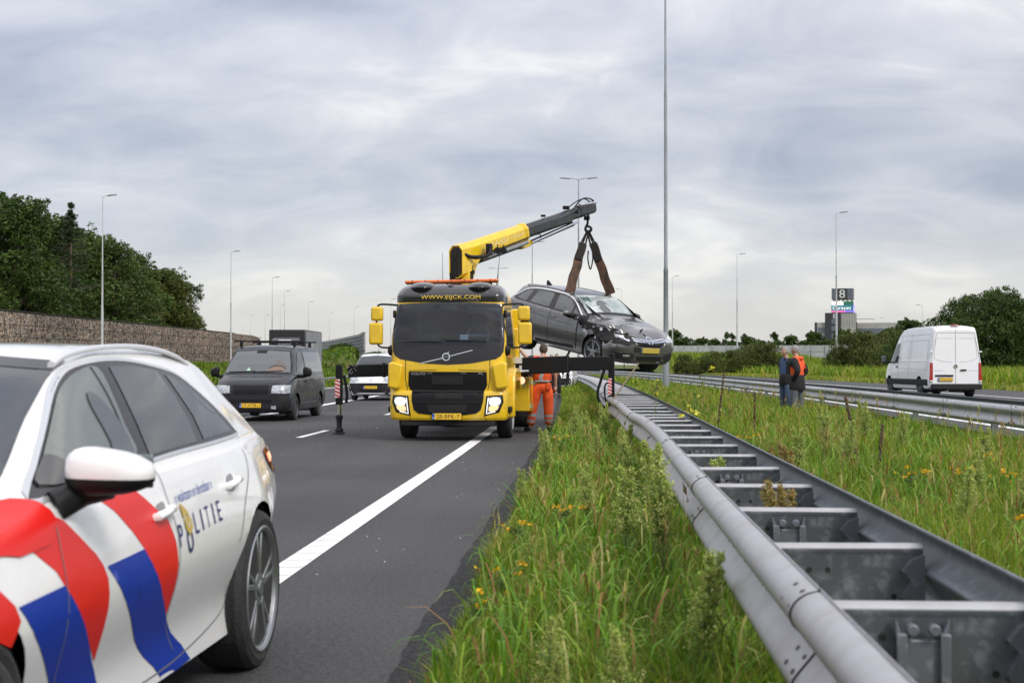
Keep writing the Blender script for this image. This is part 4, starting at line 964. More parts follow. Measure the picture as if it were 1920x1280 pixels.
def plate(parent, text, x, y, z, face, country='NL'):
    sg = 1 if face == 'F' else -1
    p = MB().box((x, y, z), (.012, .52, .11)).build('license_plate', M_PLATE, parent, bevel=.004)
    MB().box((x + sg * .007, y - sg * .238, z), (.004, .04, .104)).build('country_band', M_PBLUE, p)
    text_flat(country, .025, 'band_letters', mat('plate_white', (.8, .8, .8), .5), p, (x + sg * .0105, y - sg * .238, z - .025), face)
    text_flat(text, .072, 'plate_text', M_INK, p, (x + sg * .0075, y + sg * .02, z), face, width=.42)
    MB().box((x - sg * .004, y, z), (.012, .535, .125)).build('plate_frame', M_BLACK, p)
    return p
def boxy(b, size, e=.72):
    for v in b.bm.verts:
        q = [v.co[i] / size[i] * 2 for i in range(3)]
        for i in range(3): v.co[i] = math.copysign(min(1, abs(q[i])) ** e, q[i]) * size[i] / 2 * (.93 if i else 1)
def mirror(parent, name, c, size, m, side, arm=None, m2=None):
    s = side; b = MB(); b.ball((0, 0, 0), 1, (size[0] / 2, size[1] / 2, size[2] / 2), 20)
    boxy(b, size)
    for v in b.bm.verts:
        if v.co.x < -size[0] * .12: v.co.x = -size[0] * .12 + (v.co.x + size[0] * .12) * .15
        v.co.z = v.co.z * (1.06 - .55 * (s * v.co.y / size[1])) - .10 * size[2] * (s * v.co.y / size[1])
    for v in b.bm.verts: v.co += Vector(c)
    o = b.build(name, m, parent, ang=50)
    b = MB().box((c[0] - size[0] * .20, c[1], c[2]), (.012, size[1] * .82, size[2] * .72)); b.build('mirror_glass', MATS['car_glass_pale'], o, bevel=.01)
    if arm: MB().tube([arm, (c[0], c[1] - s * size[1] * .3, c[2] - size[2] * .42), (c[0], c[1], c[2] - size[2] * .3)], [.05, .045, .04], 10).build('mirror_foot', m2 or M_BLACK, o)
    if m2:
        b = MB(); b.ball((0, 0, 0), 1, (size[0] * .51, size[1] * .507, size[2] * .507), 20)
        boxy(b, size)
        bmesh.ops.bisect_plane(b.bm, geom=b.bm.verts[:] + b.bm.edges[:] + b.bm.faces[:], plane_co=(0, 0, -size[2] * .11), plane_no=(0, 0, 1), clear_outer=True)
        for v in b.bm.verts:
            if v.co.x < -size[0] * .12: v.co.x = -size[0] * .12 + (v.co.x + size[0] * .12) * .15
            v.co.z = v.co.z * (1.06 - .55 * (s * v.co.y / size[1])) - .10 * size[2] * (s * v.co.y / size[1]); v.co += Vector(c)
        b.build('lower_shell', m2, o, ang=50)
    return o
def handle(P, parent, view, u, v, m, ln=.17, name='door_handle'):
    s = 1 if view == 'L' else -1
    a, b_ = P.hit(view, u - ln / 2, v, .018), P.hit(view, u + ln / 2, v - .012, .018); c = P.hit(view, u, v, .036)
    o = MB().tube([P.hit(view, u - ln / 2, v, .0), a, P.hit(view, u - ln * .25, v, .034), c, P.hit(view, u + ln * .25, v - .006, .034), b_, P.hit(view, u + ln / 2, v - .012, 0)], [.015, .017, .015, .015, .015, .017, .015], 10).build(name, m, parent)
    P.poly(view, [(u - ln * .30, v - .028), (u + ln * .28, v - .034), (u + ln * .30, v + .018), (u, v + .032), (u - ln * .30, v + .028)], 'handle_recess', M_GAP if m is M_BLACK else mat('recess_shadow', (.25, .25, .25), .4), o, .0012, sm=3)
    return o

# ============ police estate car
M_PW = mat('police_white', (.84, .84, .83), .22, coat=.8, col2=(.78, .78, .77), nscale=3, rvar=.12)
M_PR = mat('stripe_red', (.70, .016, .012), .35, spec=.3); M_PB = mat('stripe_blue', (.006, .035, .33), .35, spec=.3); M_NAVY = mat('text_navy', (.01, .02, .13), .4)
pc = empty('police_car', (-2.47, 3.50, 0), R(-91.0), 'white police estate car with red and blue diagonal stripes, nearest to the camera at left', 'police car')
#        x     zb   wb   wm   zm   wc   zc   wr   zr   zt
AK = [(.93, .24, .50, .55, .50, .48, .60, .30, .61, .62), (.86, .20, .66, .74, .52, .66, .66, .45, .675, .69), (.70, .18, .78, .86, .56, .78, .73, .55, .765, .78), (.40, .17, .86, .915, .60, .85, .81, .62, .86, .875),
      (0, .17, .88, .935, .64, .87, .87, .66, .935, .95), (-.40, .17, .88, .940, .64, .875, .915, .70, .985, 1.01), (-.62, .17, .88, .942, .64, .876, .935, .735, 1.03, 1.065), (-1.0, .17, .88, .943, .64, .872, .95, .70, 1.175, 1.225), (-1.42, .17, .88, .943, .64, .868, .965, .625, 1.335, 1.395),
      (-1.8, .17, .88, .943, .64, .866, .975, .605, 1.39, 1.45), (-2.3, .17, .88, .943, .64, .858, .985, .60, 1.395, 1.46), (-2.9, .18, .885, .945, .66, .828, 1.0, .575, 1.375, 1.44), (-3.3, .20, .84, .89, .68, .78, 1.015, .54, 1.335, 1.395),
      (-3.56, .22, .78, .84, .70, .75, 1.015, .51, 1.275, 1.335), (-3.74, .24, .74, .80, .72, .725, .995, .52, 1.16, 1.21), (-3.88, .27, .67, .745, .72, .70, .975, .56, 1.03, 1.06), (-3.98, .32, .61, .68, .70, .65, .93, .52, .96, .975), (-4.03, .40, .55, .63, .66, .56, .86, .44, .88, .885)]
body = carbody('body', AK, M_PW, pc, .04, 5, .045); Pp = Proj(body)
def surf(view, u, v, off=0): return Pp.hit(view, u, v, off)

DLO = [(-.585, .968), (-.773, 1.058), (-.994, 1.172), (-1.19, 1.272), (-1.335, 1.330), (-1.477, 1.362), (-1.714, 1.384), (-2.008, 1.386), (-2.314, 1.362), (-2.579, 1.325), (-2.79, 1.235), (-2.943, 1.146), (-3.03, 1.075), (-3.035, 1.048), (-2.659, 1.038), (-2.012, 1.028), (-1.665, 1.017), (-1.227, 1.0), (-.851, .982)]
for sd_ in 'LR':
    Pp.strip(sd_, DLO, .013, 'chrome_trim', mat('trim_bright', (.62, .63, .64), .3, .6), body, .005, sm=3, closed=True)
    w_ = Pp.poly(sd_, DLO, 'window_surround', M_GLOSS, body, .0035, .05, sm=3)
    Pp.poly(sd_, [(-.70, 1.0), (-.83, 1.07), (-1.04, 1.18), (-1.25, 1.283), (-1.46, 1.34), (-1.662, 1.357), (-1.634, 1.251), (-1.585, 1.152), (-1.525, 1.035), (-1.072, 1.01)], 'window_glass', mat('police_glass_front', (.11, .13, .12), .015, spec=1.0), w_, .006, .05, sm=3)
    Pp.poly(sd_, [(-1.775, 1.360), (-2.05, 1.362), (-2.300, 1.342), (-2.335, 1.235), (-2.325, 1.12), (-2.285, 1.052), (-1.665, 1.035), (-1.722, 1.198)], 'window_glass', M_GLASS, w_, .006, .05)
    Pp.poly(sd_, [(-2.385, 1.328), (-2.56, 1.292), (-2.72, 1.225), (-2.84, 1.155), (-2.945, 1.066), (-2.40, 1.055), (-2.43, 1.152)], 'window_glass', M_GLASS, w_, .006, .05)
    Pp.strip(sd_, [(-1.600, 1.357), (-1.585, 1.25), (-1.545, 1.15), (-1.48, 1.04)][::-1], .014, 'pillar_seam', mat('rubber', (.03, .03, .03), .6), w_, .008, sm=2)
# stripes, wrapped on the flank where the photo has them
RA_U = [(-.60, .935), (-.688, .904), (-.79, .834), (-.863, .783), (-.905, .742), (-.930, .697), (-.940, .612), (-.945, .52), (-.948, .434)]
RA_L = [(-.14, .93), (-.301, .909), (-.41, .858), (-.49, .809), (-.55, .772), (-.586, .728), (-.66, .65), (-.785, .551), (-.948, .434)]
Pp.poly('L', RA_U + RA_L[::-1], 'red_stripe', M_PR, body, .0016, .05)
Pp.poly('T', [(-.64, .888), (-.62, .84), (-.54, .79), (-.40, .74), (-.10, .66), (.35, .50), (.60, .60), (.35, .74), (0, .845), (-.14, .885), (-.35, .902), (-.55, .905)], 'red_stripe', M_PR, body, .006, .03)
Pp.poly('L', [(-.271, .718), (-.372, .621), (-.498, .519), (-.60, .43), (-.72, .32), (-.82, .22), (-1.16, .23), (-1.08, .30), (-1.01, .351), (-.976, .393), (-.88, .475), (-.783, .558), (-.68, .64), (-.586, .728)], 'blue_stripe', M_PB, body, .0026, .04)
RB_U = [(-1.35, .936), (-1.487, .865), (-1.599, .805), (-1.635, .731), (-1.648, .643), (-1.652, .55), (-1.651, .458)]
RB_L = [(-.991, .945), (-1.113, .885), (-1.221, .809), (-1.293, .745), (-1.39, .649), (-1.51, .553), (-1.641, .456)]
Pp.poly('L', RB_U + RB_L[::-1], 'red_stripe', M_PR, body, .0016, .05)
Pp.poly('L', [(-.934, .735), (-1.06, .63), (-1.218, .516), (-1.342, .42), (-1.46, .345), (-1.57, .285), (-1.66, .215), (-2.00, .225), (-1.906, .298), (-1.76, .375), (-1.66, .445), (-1.641, .46), (-1.51, .555), (-1.39, .651), (-1.292, .743)], 'blue_stripe', M_PB, body, .0026, .04)
Pp.poly('L', [(.10, .93), (-.03, .88), (-.194, .77), (-.253, .724), (-.275, .68), (-.22, .62), (0, .70), (.25, .80), (.4, .86)], 'red_stripe', M_PR, body, .0016, .05)
Pp.poly('L', [(-.70, 1.003), (-.98, 1.006), (-.96, 1.05), (-.88, 1.085), (-.80, 1.06)], 'interior_trim', M_GLASS, body, .0105, sm=3)
Pp.poly('L', [(-1.30, 1.008), (-1.50, 1.03), (-1.545, 1.14), (-1.50, 1.24), (-1.43, 1.27), (-1.38, 1.22), (-1.36, 1.10)], 'seat_shape', mat('seat_behind_glass', (.05, .06, .06), .03, spec=1), body, .0105, sm=3)
for sd_ in 'LR':
    for pts in ([(-1.640, 1.0), (-1.636, .90), (-1.668, .767), (-1.655, .591), (-1.668, .435), (-1.80, .30)], [(-.62, .90), (-.60, .72), (-.605, .50), (-.64, .30)], [(-2.93, .985), (-2.83, .88), (-2.63, .76), (-2.50, .62)], [(-.64, .262), (-1.2, .255), (-1.85, .262), (-2.45, .33), (-2.48, .45)]):
        Pp.strip(sd_, pts, .006, 'panel_gap', mat('white_gap', (.16, .16, .17), .5), body, .0034)
h1 = handle(Pp, body, 'L', -1.545, .842, M_PW); h2 = handle(Pp, body, 'L', -2.505, .870, M_PW)
# POLITIE lettering with the golden flame over the ring of the O
P_ = [('P', -1.700, .740), ('L', -1.905, .765), ('I', -1.985, .768), ('T', -2.065, .771), ('I', -2.150, .774), ('E', -2.235, .777)]
for ch, x, z in P_:
    Pp.text('L', ch, x, z, .080, 'letter', M_NAVY, body, .004, width=.016 if ch == 'I' else .046)
Pp.strip('L', [(-1.80 + .030 * math.cos(a), .712 + .040 * math.sin(a)) for a in np.arange(0, 6.28, .4)], .014, 'letter', M_NAVY, body, .004, closed=True)
M_GOLD = mat('emblem_gold', (.50, .36, .07), .4)
Pp.poly('L', [(-1.765, .755), (-1.80, .728), (-1.85, .752), (-1.85, .782), (-1.82, .800), (-1.765, .790)], 'emblem_book', M_GOLD, body, .0055)
Pp.poly('L', [(-1.765, .794), (-1.80, .806), (-1.835, .794), (-1.82, .818), (-1.785, .838), (-1.75, .852), (-1.755, .82)], 'emblem_flame', M_GOLD, body, .0055, sm=2)
Pp.strip('L', [(-1.782, .782), (-1.80, .760), (-1.835, .780)], .006, 'emblem_line', M_PW, body, .0068, sm=0)
Pp.text('L', '\u00ab waakzaam en dienstbaar \u00bb', -1.97, .882, .042, 'slogan', mat('slogan_blue', (.03, .07, .35), .4), body, .004, width=.50, slope=.03)
# lamps and glass
Pp.poly('F', [(-.585, 1.350), (0, 1.385), (.585, 1.350), (.64, 1.20), (.69, 1.10), (.735, 1.015), (.66, 1.05), (.3, 1.095), (0, 1.10), (-.3, 1.095), (-.66, 1.05), (-.735, 1.015), (-.69, 1.10), (-.64, 1.20)], 'windscreen', M_GLASS, body, .004, .06)
Pp.strip('F', [(-.58, 1.362), (0, 1.398), (.58, 1.362)], .03, 'windscreen_trim', M_GLOSS, body, .006, sm=2)
Pp.poly('L', [(-3.46, .945), (-3.62, .955), (-3.80, .94), (-3.84, .88), (-3.76, .82), (-3.62, .83), (-3.50, .88)], 'tail_light', M_RED, body, .008, sm=3)
Pp.poly('L', [(-3.53, .925), (-3.68, .93), (-3.70, .90), (-3.56, .88)], 'tail_lamp_lit', mat('lit_amber', (.9, .5, .3), .4, emit=(1, .45, .25), estr=.9), body, .011)
Pp.poly('B', [(-.72, .94), (-.45, .92), (-.45, .80), (-.72, .82)], 'tail_light', M_RED, body, .008); Pp.poly('B', [(.72, .94), (.45, .92), (.45, .80), (.72, .82)], 'tail_light', M_RED, body, .008)
for s in (1, -1):
    Pp.poly('F', [(s * .38, .66), (s * .70, .70), (s * .74, .62), (s * .60, .57), (s * .38, .59)], 'headlight', M_LENS, body, .006)
Pp.poly('F', [(-.30, .62), (.30, .62), (.36, .48), (.26, .30), (-.26, .30), (-.36, .48)], 'grille', M_BLACK, body, .006)
wells(body, [(0, .345), (-2.924, .345)], .405, .60, .95)
for s in (1, -1):
    for x in (0, -2.924): wheel(pc, x, s * .815, .355, .357, .25, .272, 'double', s, five=5)
    rr = [(-1.33, s * .590, 1.370), (-1.45, s * .594, 1.404), (-1.75, s * .592, 1.432), (-2.15, s * .590, 1.442), (-2.5, s * .584, 1.430), (-2.78, s * .575, 1.402), (-2.95, s * .568, 1.368)]
    b = bmesh.new(); rw = []
    for x, y, z in cat_rom(rr, 6): rw.append([b.verts.new((x, y + dy, z + dz_)) for dy, dz_ in ((-.012, -.010), (.012, -.010), (.014, .002), (.007, .010), (-.007, .010), (-.014, .002))])
    for p, q in zip(rw, rw[1:]):
        for k in range(6): b.faces.new((p[k], p[(k + 1) % 6], q[(k + 1) % 6], q[k]))
    b.faces.new(rw[0][::-1]); b.faces.new(rw[-1]); finish(b, 'roof_rail', mat('rail_silver', (.66, .67, .69), .35, .3), pc, ang=70)
mirror(pc, 'wing_mirror', (-.76, 1.010, 1.045), (.19, .290, .142), M_PW, 1, (-.70, .86, .945), M_BLACK)
mirror(pc, 'wing_mirror', (-.76, -1.035, 1.050), (.19, .285, .150), M_PW, -1, (-.70, -.86, .945), M_BLACK)
# seats seen as dark forms, wiper, bumper sensor
MB().tube([(-.60, .55, 1.055), (-.72, .1, 1.13)], .008, 6).build('wiper', M_BLACK, pc)
MB().box((-3.84, .725, .52), (.10, .05, .05)).build('bumper_hook', M_BLACK, pc, bevel=.008)
# ============ black panel van
M_VB = mat('van_black', (.010, .010, .014), .25, coat=.4, spec=.3, col2=(.018, .018, .021), nscale=3, rvar=.2)
M_GREYP = mat('grey_plastic', (.022, .022, .024), .55, spec=.25)
M_SKIN = mat('skin', (.46, .27, .19), .55)
vb = empty('black_van', (-8.14, 34.75, -.01), R(-90), 'dark black panel van with roof bars driving towards the camera', 'van')
VK = [(.90, .27, .62, .72, .52, .68, .76, .5, .78, .80), (.84, .24, .76, .84, .52, .78, .86, .58, .90, .93), (.62, .22, .87, .94, .58, .86, .98, .68, 1.04, 1.07), (.28, .22, .90, .95, .62, .90, 1.08, .80, 1.14, 1.17), (-.1, .22, .91, .952, .62, .905, 1.13, .785, 1.44, 1.49),
      (-.55, .22, .91, .952, .62, .90, 1.16, .735, 1.78, 1.84), (-.85, .22, .91, .952, .62, .90, 1.17, .735, 1.84, 1.92), (-1.5, .22, .91, .952, .62, .90, 1.18, .74, 1.865, 1.955), (-3.5, .24, .91, .952, .62, .89, 1.18, .73, 1.855, 1.945), (-3.85, .27, .88, .93, .62, .87, 1.17, .70, 1.80, 1.88), (-3.98, .32, .82, .88, .62, .82, 1.12, .64, 1.6, 1.68)]
vbody = carbody('body', VK, M_VB, vb, .06, 4); VP = Proj(vbody)
VP.poly('F', [(-.70, 1.80), (0, 1.84), (.70, 1.80), (.80, 1.45), (.84, 1.19), (0, 1.205), (-.84, 1.19), (-.80, 1.45)], 'windscreen_surround', M_GLOSS, vbody, .004)
ws = VP.poly('F', [(-.665, 1.765), (0, 1.80), (.665, 1.765), (.76, 1.45), (.80, 1.23), (0, 1.245), (-.80, 1.23), (-.76, 1.45)], 'windscreen', mat('van_screen', (.085, .095, .098), .02, spec=1), vbody, .008)
VP.poly('F', [(-.16, 1.80), (.12, 1.80), (.10, 1.72), (-.14, 1.72)], 'interior_mirror', M_BLACK, ws, .0095)
VP.poly('F', [(.22, 1.28), (.30, 1.36), (.44, 1.40), (.60, 1.36), (.66, 1.28), (.62, 1.25), (.26, 1.25)], 'driver_arm', mat('arm_dim', (.20, .13, .10), .5), ws, .0095, sm=3)
VP.poly('F', [(.36, 1.44), (.46, 1.56), (.56, 1.50), (.66, 1.42), (.70, 1.28), (.60, 1.38)], 'driver_shape', mat('driver_dim', (.12, .11, .10), .5), ws, .009, sm=2)
VP.strip('F', [(.24 + .2 * math.cos(a) + .22, 1.30 + .10 * math.sin(a)) for a in np.linspace(.1, 3.0, 9)], .02, 'steering_wheel', M_BLACK, ws, .0105)
VP.poly('F', [(-.30, 1.27), (-.24, 1.36), (-.18, 1.27)], 'dashboard_token', mat('token', (.35, .55, .42), .5), ws, .0105)
for a, b_ in (((-.72, 1.235), (-.05, 1.26)), ((-.1, 1.235), (.62, 1.265))): VP.strip('F', [a, b_], .022, 'wiper', M_BLACK, vbody, .014)
for s in (1, -1):
    VP.poly('F', [(s * .52, .90), (s * .90, .915), (s * .905, .72), (s * .80, .705), (s * .50, .72)], 'headlight', M_LENS, vbody, .012)
    VP.poly('F', [(s * .50, .40), (s * .62, .40), (s * .62, .32), (s * .50, .32)], 'fog_lamp', M_LENS, vbody, .010)
gl = VP.poly('F', [(-.44, .91), (.44, .91), (.42, .69), (-.42, .69)], 'grille', M_BLACK, vbody, .010)
for k in range(4): VP.strip('F', [(-.42, .72 + k * .053), (.42, .72 + k * .053)], .016, 'grille_bar', M_GREYP, gl, .018, sm=0)
VP.strip('F', [(.075 * math.cos(a), .80 + .075 * math.sin(a)) for a in np.linspace(0, 6.0, 18)], .014, 'badge_ring', M_GREYP, gl, .030, closed=True)
VP.strip('F', [(-.055, .85), (-.03, .74), (0, .80), (.03, .74), (.055, .85)], .012, 'badge_mark', M_GREYP, gl, .030, sm=0)
VP.poly('F', [(-.90, .66), (.90, .66), (.92, .50), (.86, .24), (-.86, .24), (-.92, .50)], 'bumper', M_GREYP, vbody, .006)
VP.poly('F', [(-.52, .56), (.52, .56), (.50, .46), (-.50, .46)], 'bumper_intake', M_BLACK, vbody, .012); VP.poly('F', [(-.45, .34), (.45, .34), (.42, .27), (-.42, .27)], 'bumper_intake', M_BLACK, vbody, .012)
plate(vb, '17-VTR-1', .935, 0, .41, 'F')
for s, sd_ in ((1, 'L'), (-1, 'R')):
    VP.poly(sd_, [(-.28, 1.22), (-.50, 1.50), (-.80, 1.74), (-.98, 1.775), (-1.20, 1.775), (-1.20, 1.22)], 'window_glass', M_GLASS, vbody, .005)
    VP.poly(sd_, [(-1.42, 1.78), (-3.62, 1.77), (-3.72, 1.60), (-3.72, 1.24), (-1.42, 1.24)], 'window_panel', mat('side_glass', (.11, .115, .125), .05, spec=1), vbody, .005, sm=0)  # lighter base colour stands in for pale reflections on the panel
    VP.strip(sd_, [(.30, 1.0), (-1.5, 1.02), (-3.9, 1.02)], .012, 'side_crease', M_GAP, vbody, .004); VP.strip(sd_, [(-.5, .44), (-2.5, .44)], .03, 'sill_trim', mat('sill_grey', (.12, .12, .12), .5), vbody, .006)
    for x in (-.32, -1.32, -2.55): VP.strip(sd_, [(x, 1.75), (x, .35)], .010, 'panel_gap', M_GAP, vbody, .004, sm=0)
    handle(VP, vbody, sd_, -1.14, 1.00, M_BLACK)
    mirror(vb, 'wing_mirror', (-.20, s * 1.16, 1.24), (.14, .24, .25), M_BLACK, s, (-.25, s * .90, 1.13))
VP.text('L', 'Groeneveld', -1.75, .98, .05, 'lettering', mat('dark_letters', (.10, .10, .10), .5), vbody, .005)
wells(vbody, [(0, .33), (-3.0, .33)], .385, .62, .955)
for s in (1, -1):
    for x in (0, -3.0): wheel(vb, x, s * .82, .325, .325, .215, .20, 'steel', s, mat('steel_rim', (.10, .10, .105), .5, .5))
for x in (-.95, -2.9):
    b = MB().box((x, 0, 2.05), (.07, 1.72, .035)); b.box((x, .68, 1.97), (.08, .07, .15)); b.box((x, -.68, 1.97), (.08, .07, .15)); b.build('roof_bar', M_BLACK, vb, bevel=.01)

vb.scale = (1, 1, .96)
# ============ lorry seen over the van roof
lo = empty('box_truck', ((527 - 1105) / 29.96, 89, 0), R(-88.0), 'black box truck with a roof deflector following behind the black van', 'truck')
M_BX = mat('box_black', (.018, .018, .02), .4); M_CV = mat('curtain_grey', (.25, .26, .27), .6, col2=(.20, .21, .22), nscale=1.2)
b = MB().box((-4.6, 0, 2.35), (6.8, 2.35, 2.5)); b.build('cargo_box', M_BX, lo, bevel=.06)
b = MB().box((-4.6, 1.19, 2.35), (6.6, .03, 2.3)); sp_ = b.build('side_curtain', M_CV, lo, bevel=.01)
text_flat('TRANSPORT', .30, 'side_lettering', mat('white_letters', (.6, .6, .6), .6), sp_, (-3.2, 1.21, 2.6), 'L')
b = MB().prism([(-1.15, .5), (.15, .5), (.30, 1.2), (.22, 1.75), (-.15, 2.50), (-.30, 2.62), (-1.15, 2.66)], -1.0, 1.0); cb = b.build('cab', M_BX, lo, bevel=.07)
b = MB().prism([(.26, 1.72), (-.12, 2.46), (-.15, 2.44), (.2, 1.70)], -.88, .88); b.build('windscreen', M_GLASS, lo, bevel=.01)
b = MB().prism([(-.30, 2.66), (-.45, 2.85), (-1.1, 3.15), (-1.1, 2.66)], -.92, .92); b.build('roof_deflector', mat('deflector', (.05, .05, .055), .25, coat=.5), lo, bevel=.10)
b = MB().box((-.42, 0, 2.78), (.06, .80, .30), Matrix.Rotation(R(-12), 3, 'Y')); sg_ = b.build('roof_sign', mat('sign_white', (.75, .76, .76), .4), lo)
text_flat('AUTAL', .19, 'sign_text', M_INK, sg_, (-.372, 0, 2.80), 'F')
for s in (1, -1):
    for x in (-.4, -5.8): wheel(lo, x, s * .95, .45, .45, .26, .26, 'steel', s, MATS['steel_rim'])
b = MB().box((.28, 0, .75), (.12, 1.95, .5)); b.build('bumper', M_GREYP, lo, bevel=.04)

# ============ small white delivery vans
M_WV = mat('van_white', (.84, .85, .86), .25, coat=.7, col2=(.79, .80, .81), nscale=.7, rvar=.15)
def small_van(loc, rz, lb, text):
    pv = empty('white_delivery_van', loc, rz, lb, 'van')
    PK = [(.90, .26, .55, .62, .5, .56, .68, .4, .70, .72), (.82, .22, .72, .80, .52, .70, .80, .5, .84, .87), (.5, .2, .86, .90, .58, .80, .92, .62, .98, 1.01), (.05, .2, .88, .905, .62, .85, 1.02, .74, 1.10, 1.14), (-.45, .2, .88, .905, .62, .85, 1.08, .70, 1.48, 1.54),
          (-.85, .2, .88, .905, .62, .85, 1.1, .66, 1.66, 1.73), (-1.4, .2, .88, .905, .62, .85, 1.1, .67, 1.72, 1.80), (-3.1, .22, .88, .905, .62, .85, 1.1, .66, 1.71, 1.79), (-3.4, .26, .85, .88, .62, .82, 1.1, .62, 1.62, 1.70), (-3.48, .3, .8, .84, .62, .78, 1.08, .56, 1.4, 1.48)]
    bo = carbody('body', PK, M_WV, pv, .07, 4); Q = Proj(bo)
    Q.poly('F', [(-.63, 1.67), (0, 1.72), (.63, 1.67), (.70, 1.40), (.76, 1.15), (0, 1.19), (-.76, 1.15), (-.70, 1.40)], 'windscreen', M_GLASS, bo, .006)
    for s, sd_ in ((1, 'L'), (-1, 'R')):
        Q.poly('F', [(s * .50, .86), (s * .80, .92), (s * .82, .76), (s * .66, .70), (s * .46, .74)], 'headlight', M_LENS, bo, .010)
        Q.poly(sd_, [(-.30, 1.15), (-.62, 1.45), (-.90, 1.60), (-1.45, 1.62), (-1.45, 1.13)], 'window_glass', M_GLASS, bo, .005)
        mirror(pv, 'wing_mirror', (-.25, s * 1.02, 1.16), (.12, .2, .17), M_BLACK, s, (-.3, s * .84, 1.08))
        for x in (0, -2.73): wheel(pv, x, s * .76, .31, .31, .20, .2, 'steel', s, MATS['steel_rim'])
        Q.poly('B', [(s * .70, 1.15), (s * .80, 1.15), (s * .82, .80), (s * .70, .80)], 'tail_light', M_RED, bo, .008)
    g_ = Q.poly('F', [(-.82, .66), (.82, .66), (.86, .5), (.80, .24), (-.80, .24), (-.86, .5)], 'bumper', M_GREYP, bo, .008)
    Q.poly('F', [(-.45, .64), (.45, .64), (.38, .56), (-.38, .56)], 'grille', M_BLACK, g_, .013); Q.poly('F', [(-.50, .44), (.50, .44), (.40, .33), (-.40, .33)], 'grille', M_BLACK, g_, .013)
    Q.poly('F', [(-.09, .80), (-.03, .845), (.03, .835), (.09, .80), (.05, .77), (.0, .71), (-.02, .77)], 'badge', M_CHROME, bo, .012)
    wells(bo, [(0, .31), (-2.73, .31)], .36, .56, .905)
    if text: plate(pv, text, .93, -.02, .50, 'F')
    else: plate(pv, '4-VLP-81', -3.52, 0, .75, 'B')
    MB().tube([(-1.0, 0, 1.76), (-1.1, 0, 1.98)], .008, 6).build('aerial', M_BLACK, pv)
    return pv
small_van((-8.28, 54.5, 0), R(-90), 'white delivery van half hidden behind the left side of the yellow truck', '6-VTR-77')
small_van((-1.75, 74.5, 0), R(-94), 'white van standing far behind the truck, seen under the hanging car', '3-VKR-92')

# ============ white high roof van driving away
hv = empty('white_panel_van', (13.32, 59.2, .12), R(95.0), 'white high roof panel van driving away at right on the far carriageway', 'van')
HK = [(.95, .34, .62, .72, .6, .68, .88, .5, .92, .95), (.86, .28, .78, .86, .6, .80, 1.0, .6, 1.06, 1.10), (.45, .26, .92, .98, .65, .90, 1.18, .74, 1.24, 1.28), (.12, .26, .95, 1.0, .68, .94, 1.26, .84, 1.38, 1.42), (-.3, .26, .95, 1.0, .68, .95, 1.32, .82, 1.85, 1.9), (-.7, .26, .95, 1.0, .68, .95, 1.35, .78, 2.25, 2.34),
      (-1.1, .26, .95, 1.0, .68, .95, 1.36, .77, 2.42, 2.53), (-1.8, .26, .95, 1.0, .68, .955, 1.36, .78, 2.50, 2.62), (-4.3, .28, .95, 1.0, .68, .955, 1.36, .78, 2.50, 2.62), (-4.60, .30, .95, .99, .68, .945, 1.36, .77, 2.46, 2.58), (-4.70, .33, .93, .97, .68, .925, 1.36, .745, 2.40, 2.50), (-4.73, .36, .91, .95, .68, .90, 1.36, .72, 2.36, 2.45)]
hb_ = carbody('body', HK, M_WV, hv, .07, 4); HP = Proj(hb_)
M_SEAM = mat('white_seam', (.22, .23, .25), .5)
HP.strip('B', [(0, 2.44), (0, .48)], .016, 'rear_door_gap', M_SEAM, hb_, .004, sm=0)
HP.strip('B', [(-.68, 2.34), (.68, 2.34), (.84, 1.6), (.89, 1.1), (.89, .50), (-.89, .50), (-.89, 1.1), (-.84, 1.6)], .014, 'rear_door_gap', M_SEAM, hb_, .004, sm=0, closed=True)
for s in (1, -1):
    HP.strip('B', [(s * .10, 2.14), (s * .62, 2.14), (s * .72, 2.05), (s * .78, 1.50), (s * .72, 1.38), (s * .40, 1.30), (s * .10, 1.28)], .014, 'door_pressing_shade', mat('pressing_shade', (.45, .46, .48), .4), hb_, .004, sm=2)  # grey strip paints the shaded edge of the door relief
    HP.strip('B', [(s * .45, .98), (s * .80, .98)], .012, 'door_pressing_shade', MATS['pressing_shade'], hb_, .004, sm=0)
    HP.poly('B', [(s * .835, 1.26), (s * .93, 1.26), (s * .955, .62), (s * .835, .62)], 'tail_light', M_RED, hb_, .012)
    HP.poly('B', [(s * .84, .61), (s * .95, .61), (s * .95, .54), (s * .84, .54)], 'tail_light', M_LENS, hb_, .012)
    MB().box((-4.75, s * .90, 1.66), (.05, .10, .05)).box((-4.76, s * .90, .60), (.05, .08, .05)).build('door_hinge', M_WV, hv, bevel=.01)
sd_ = 'L'
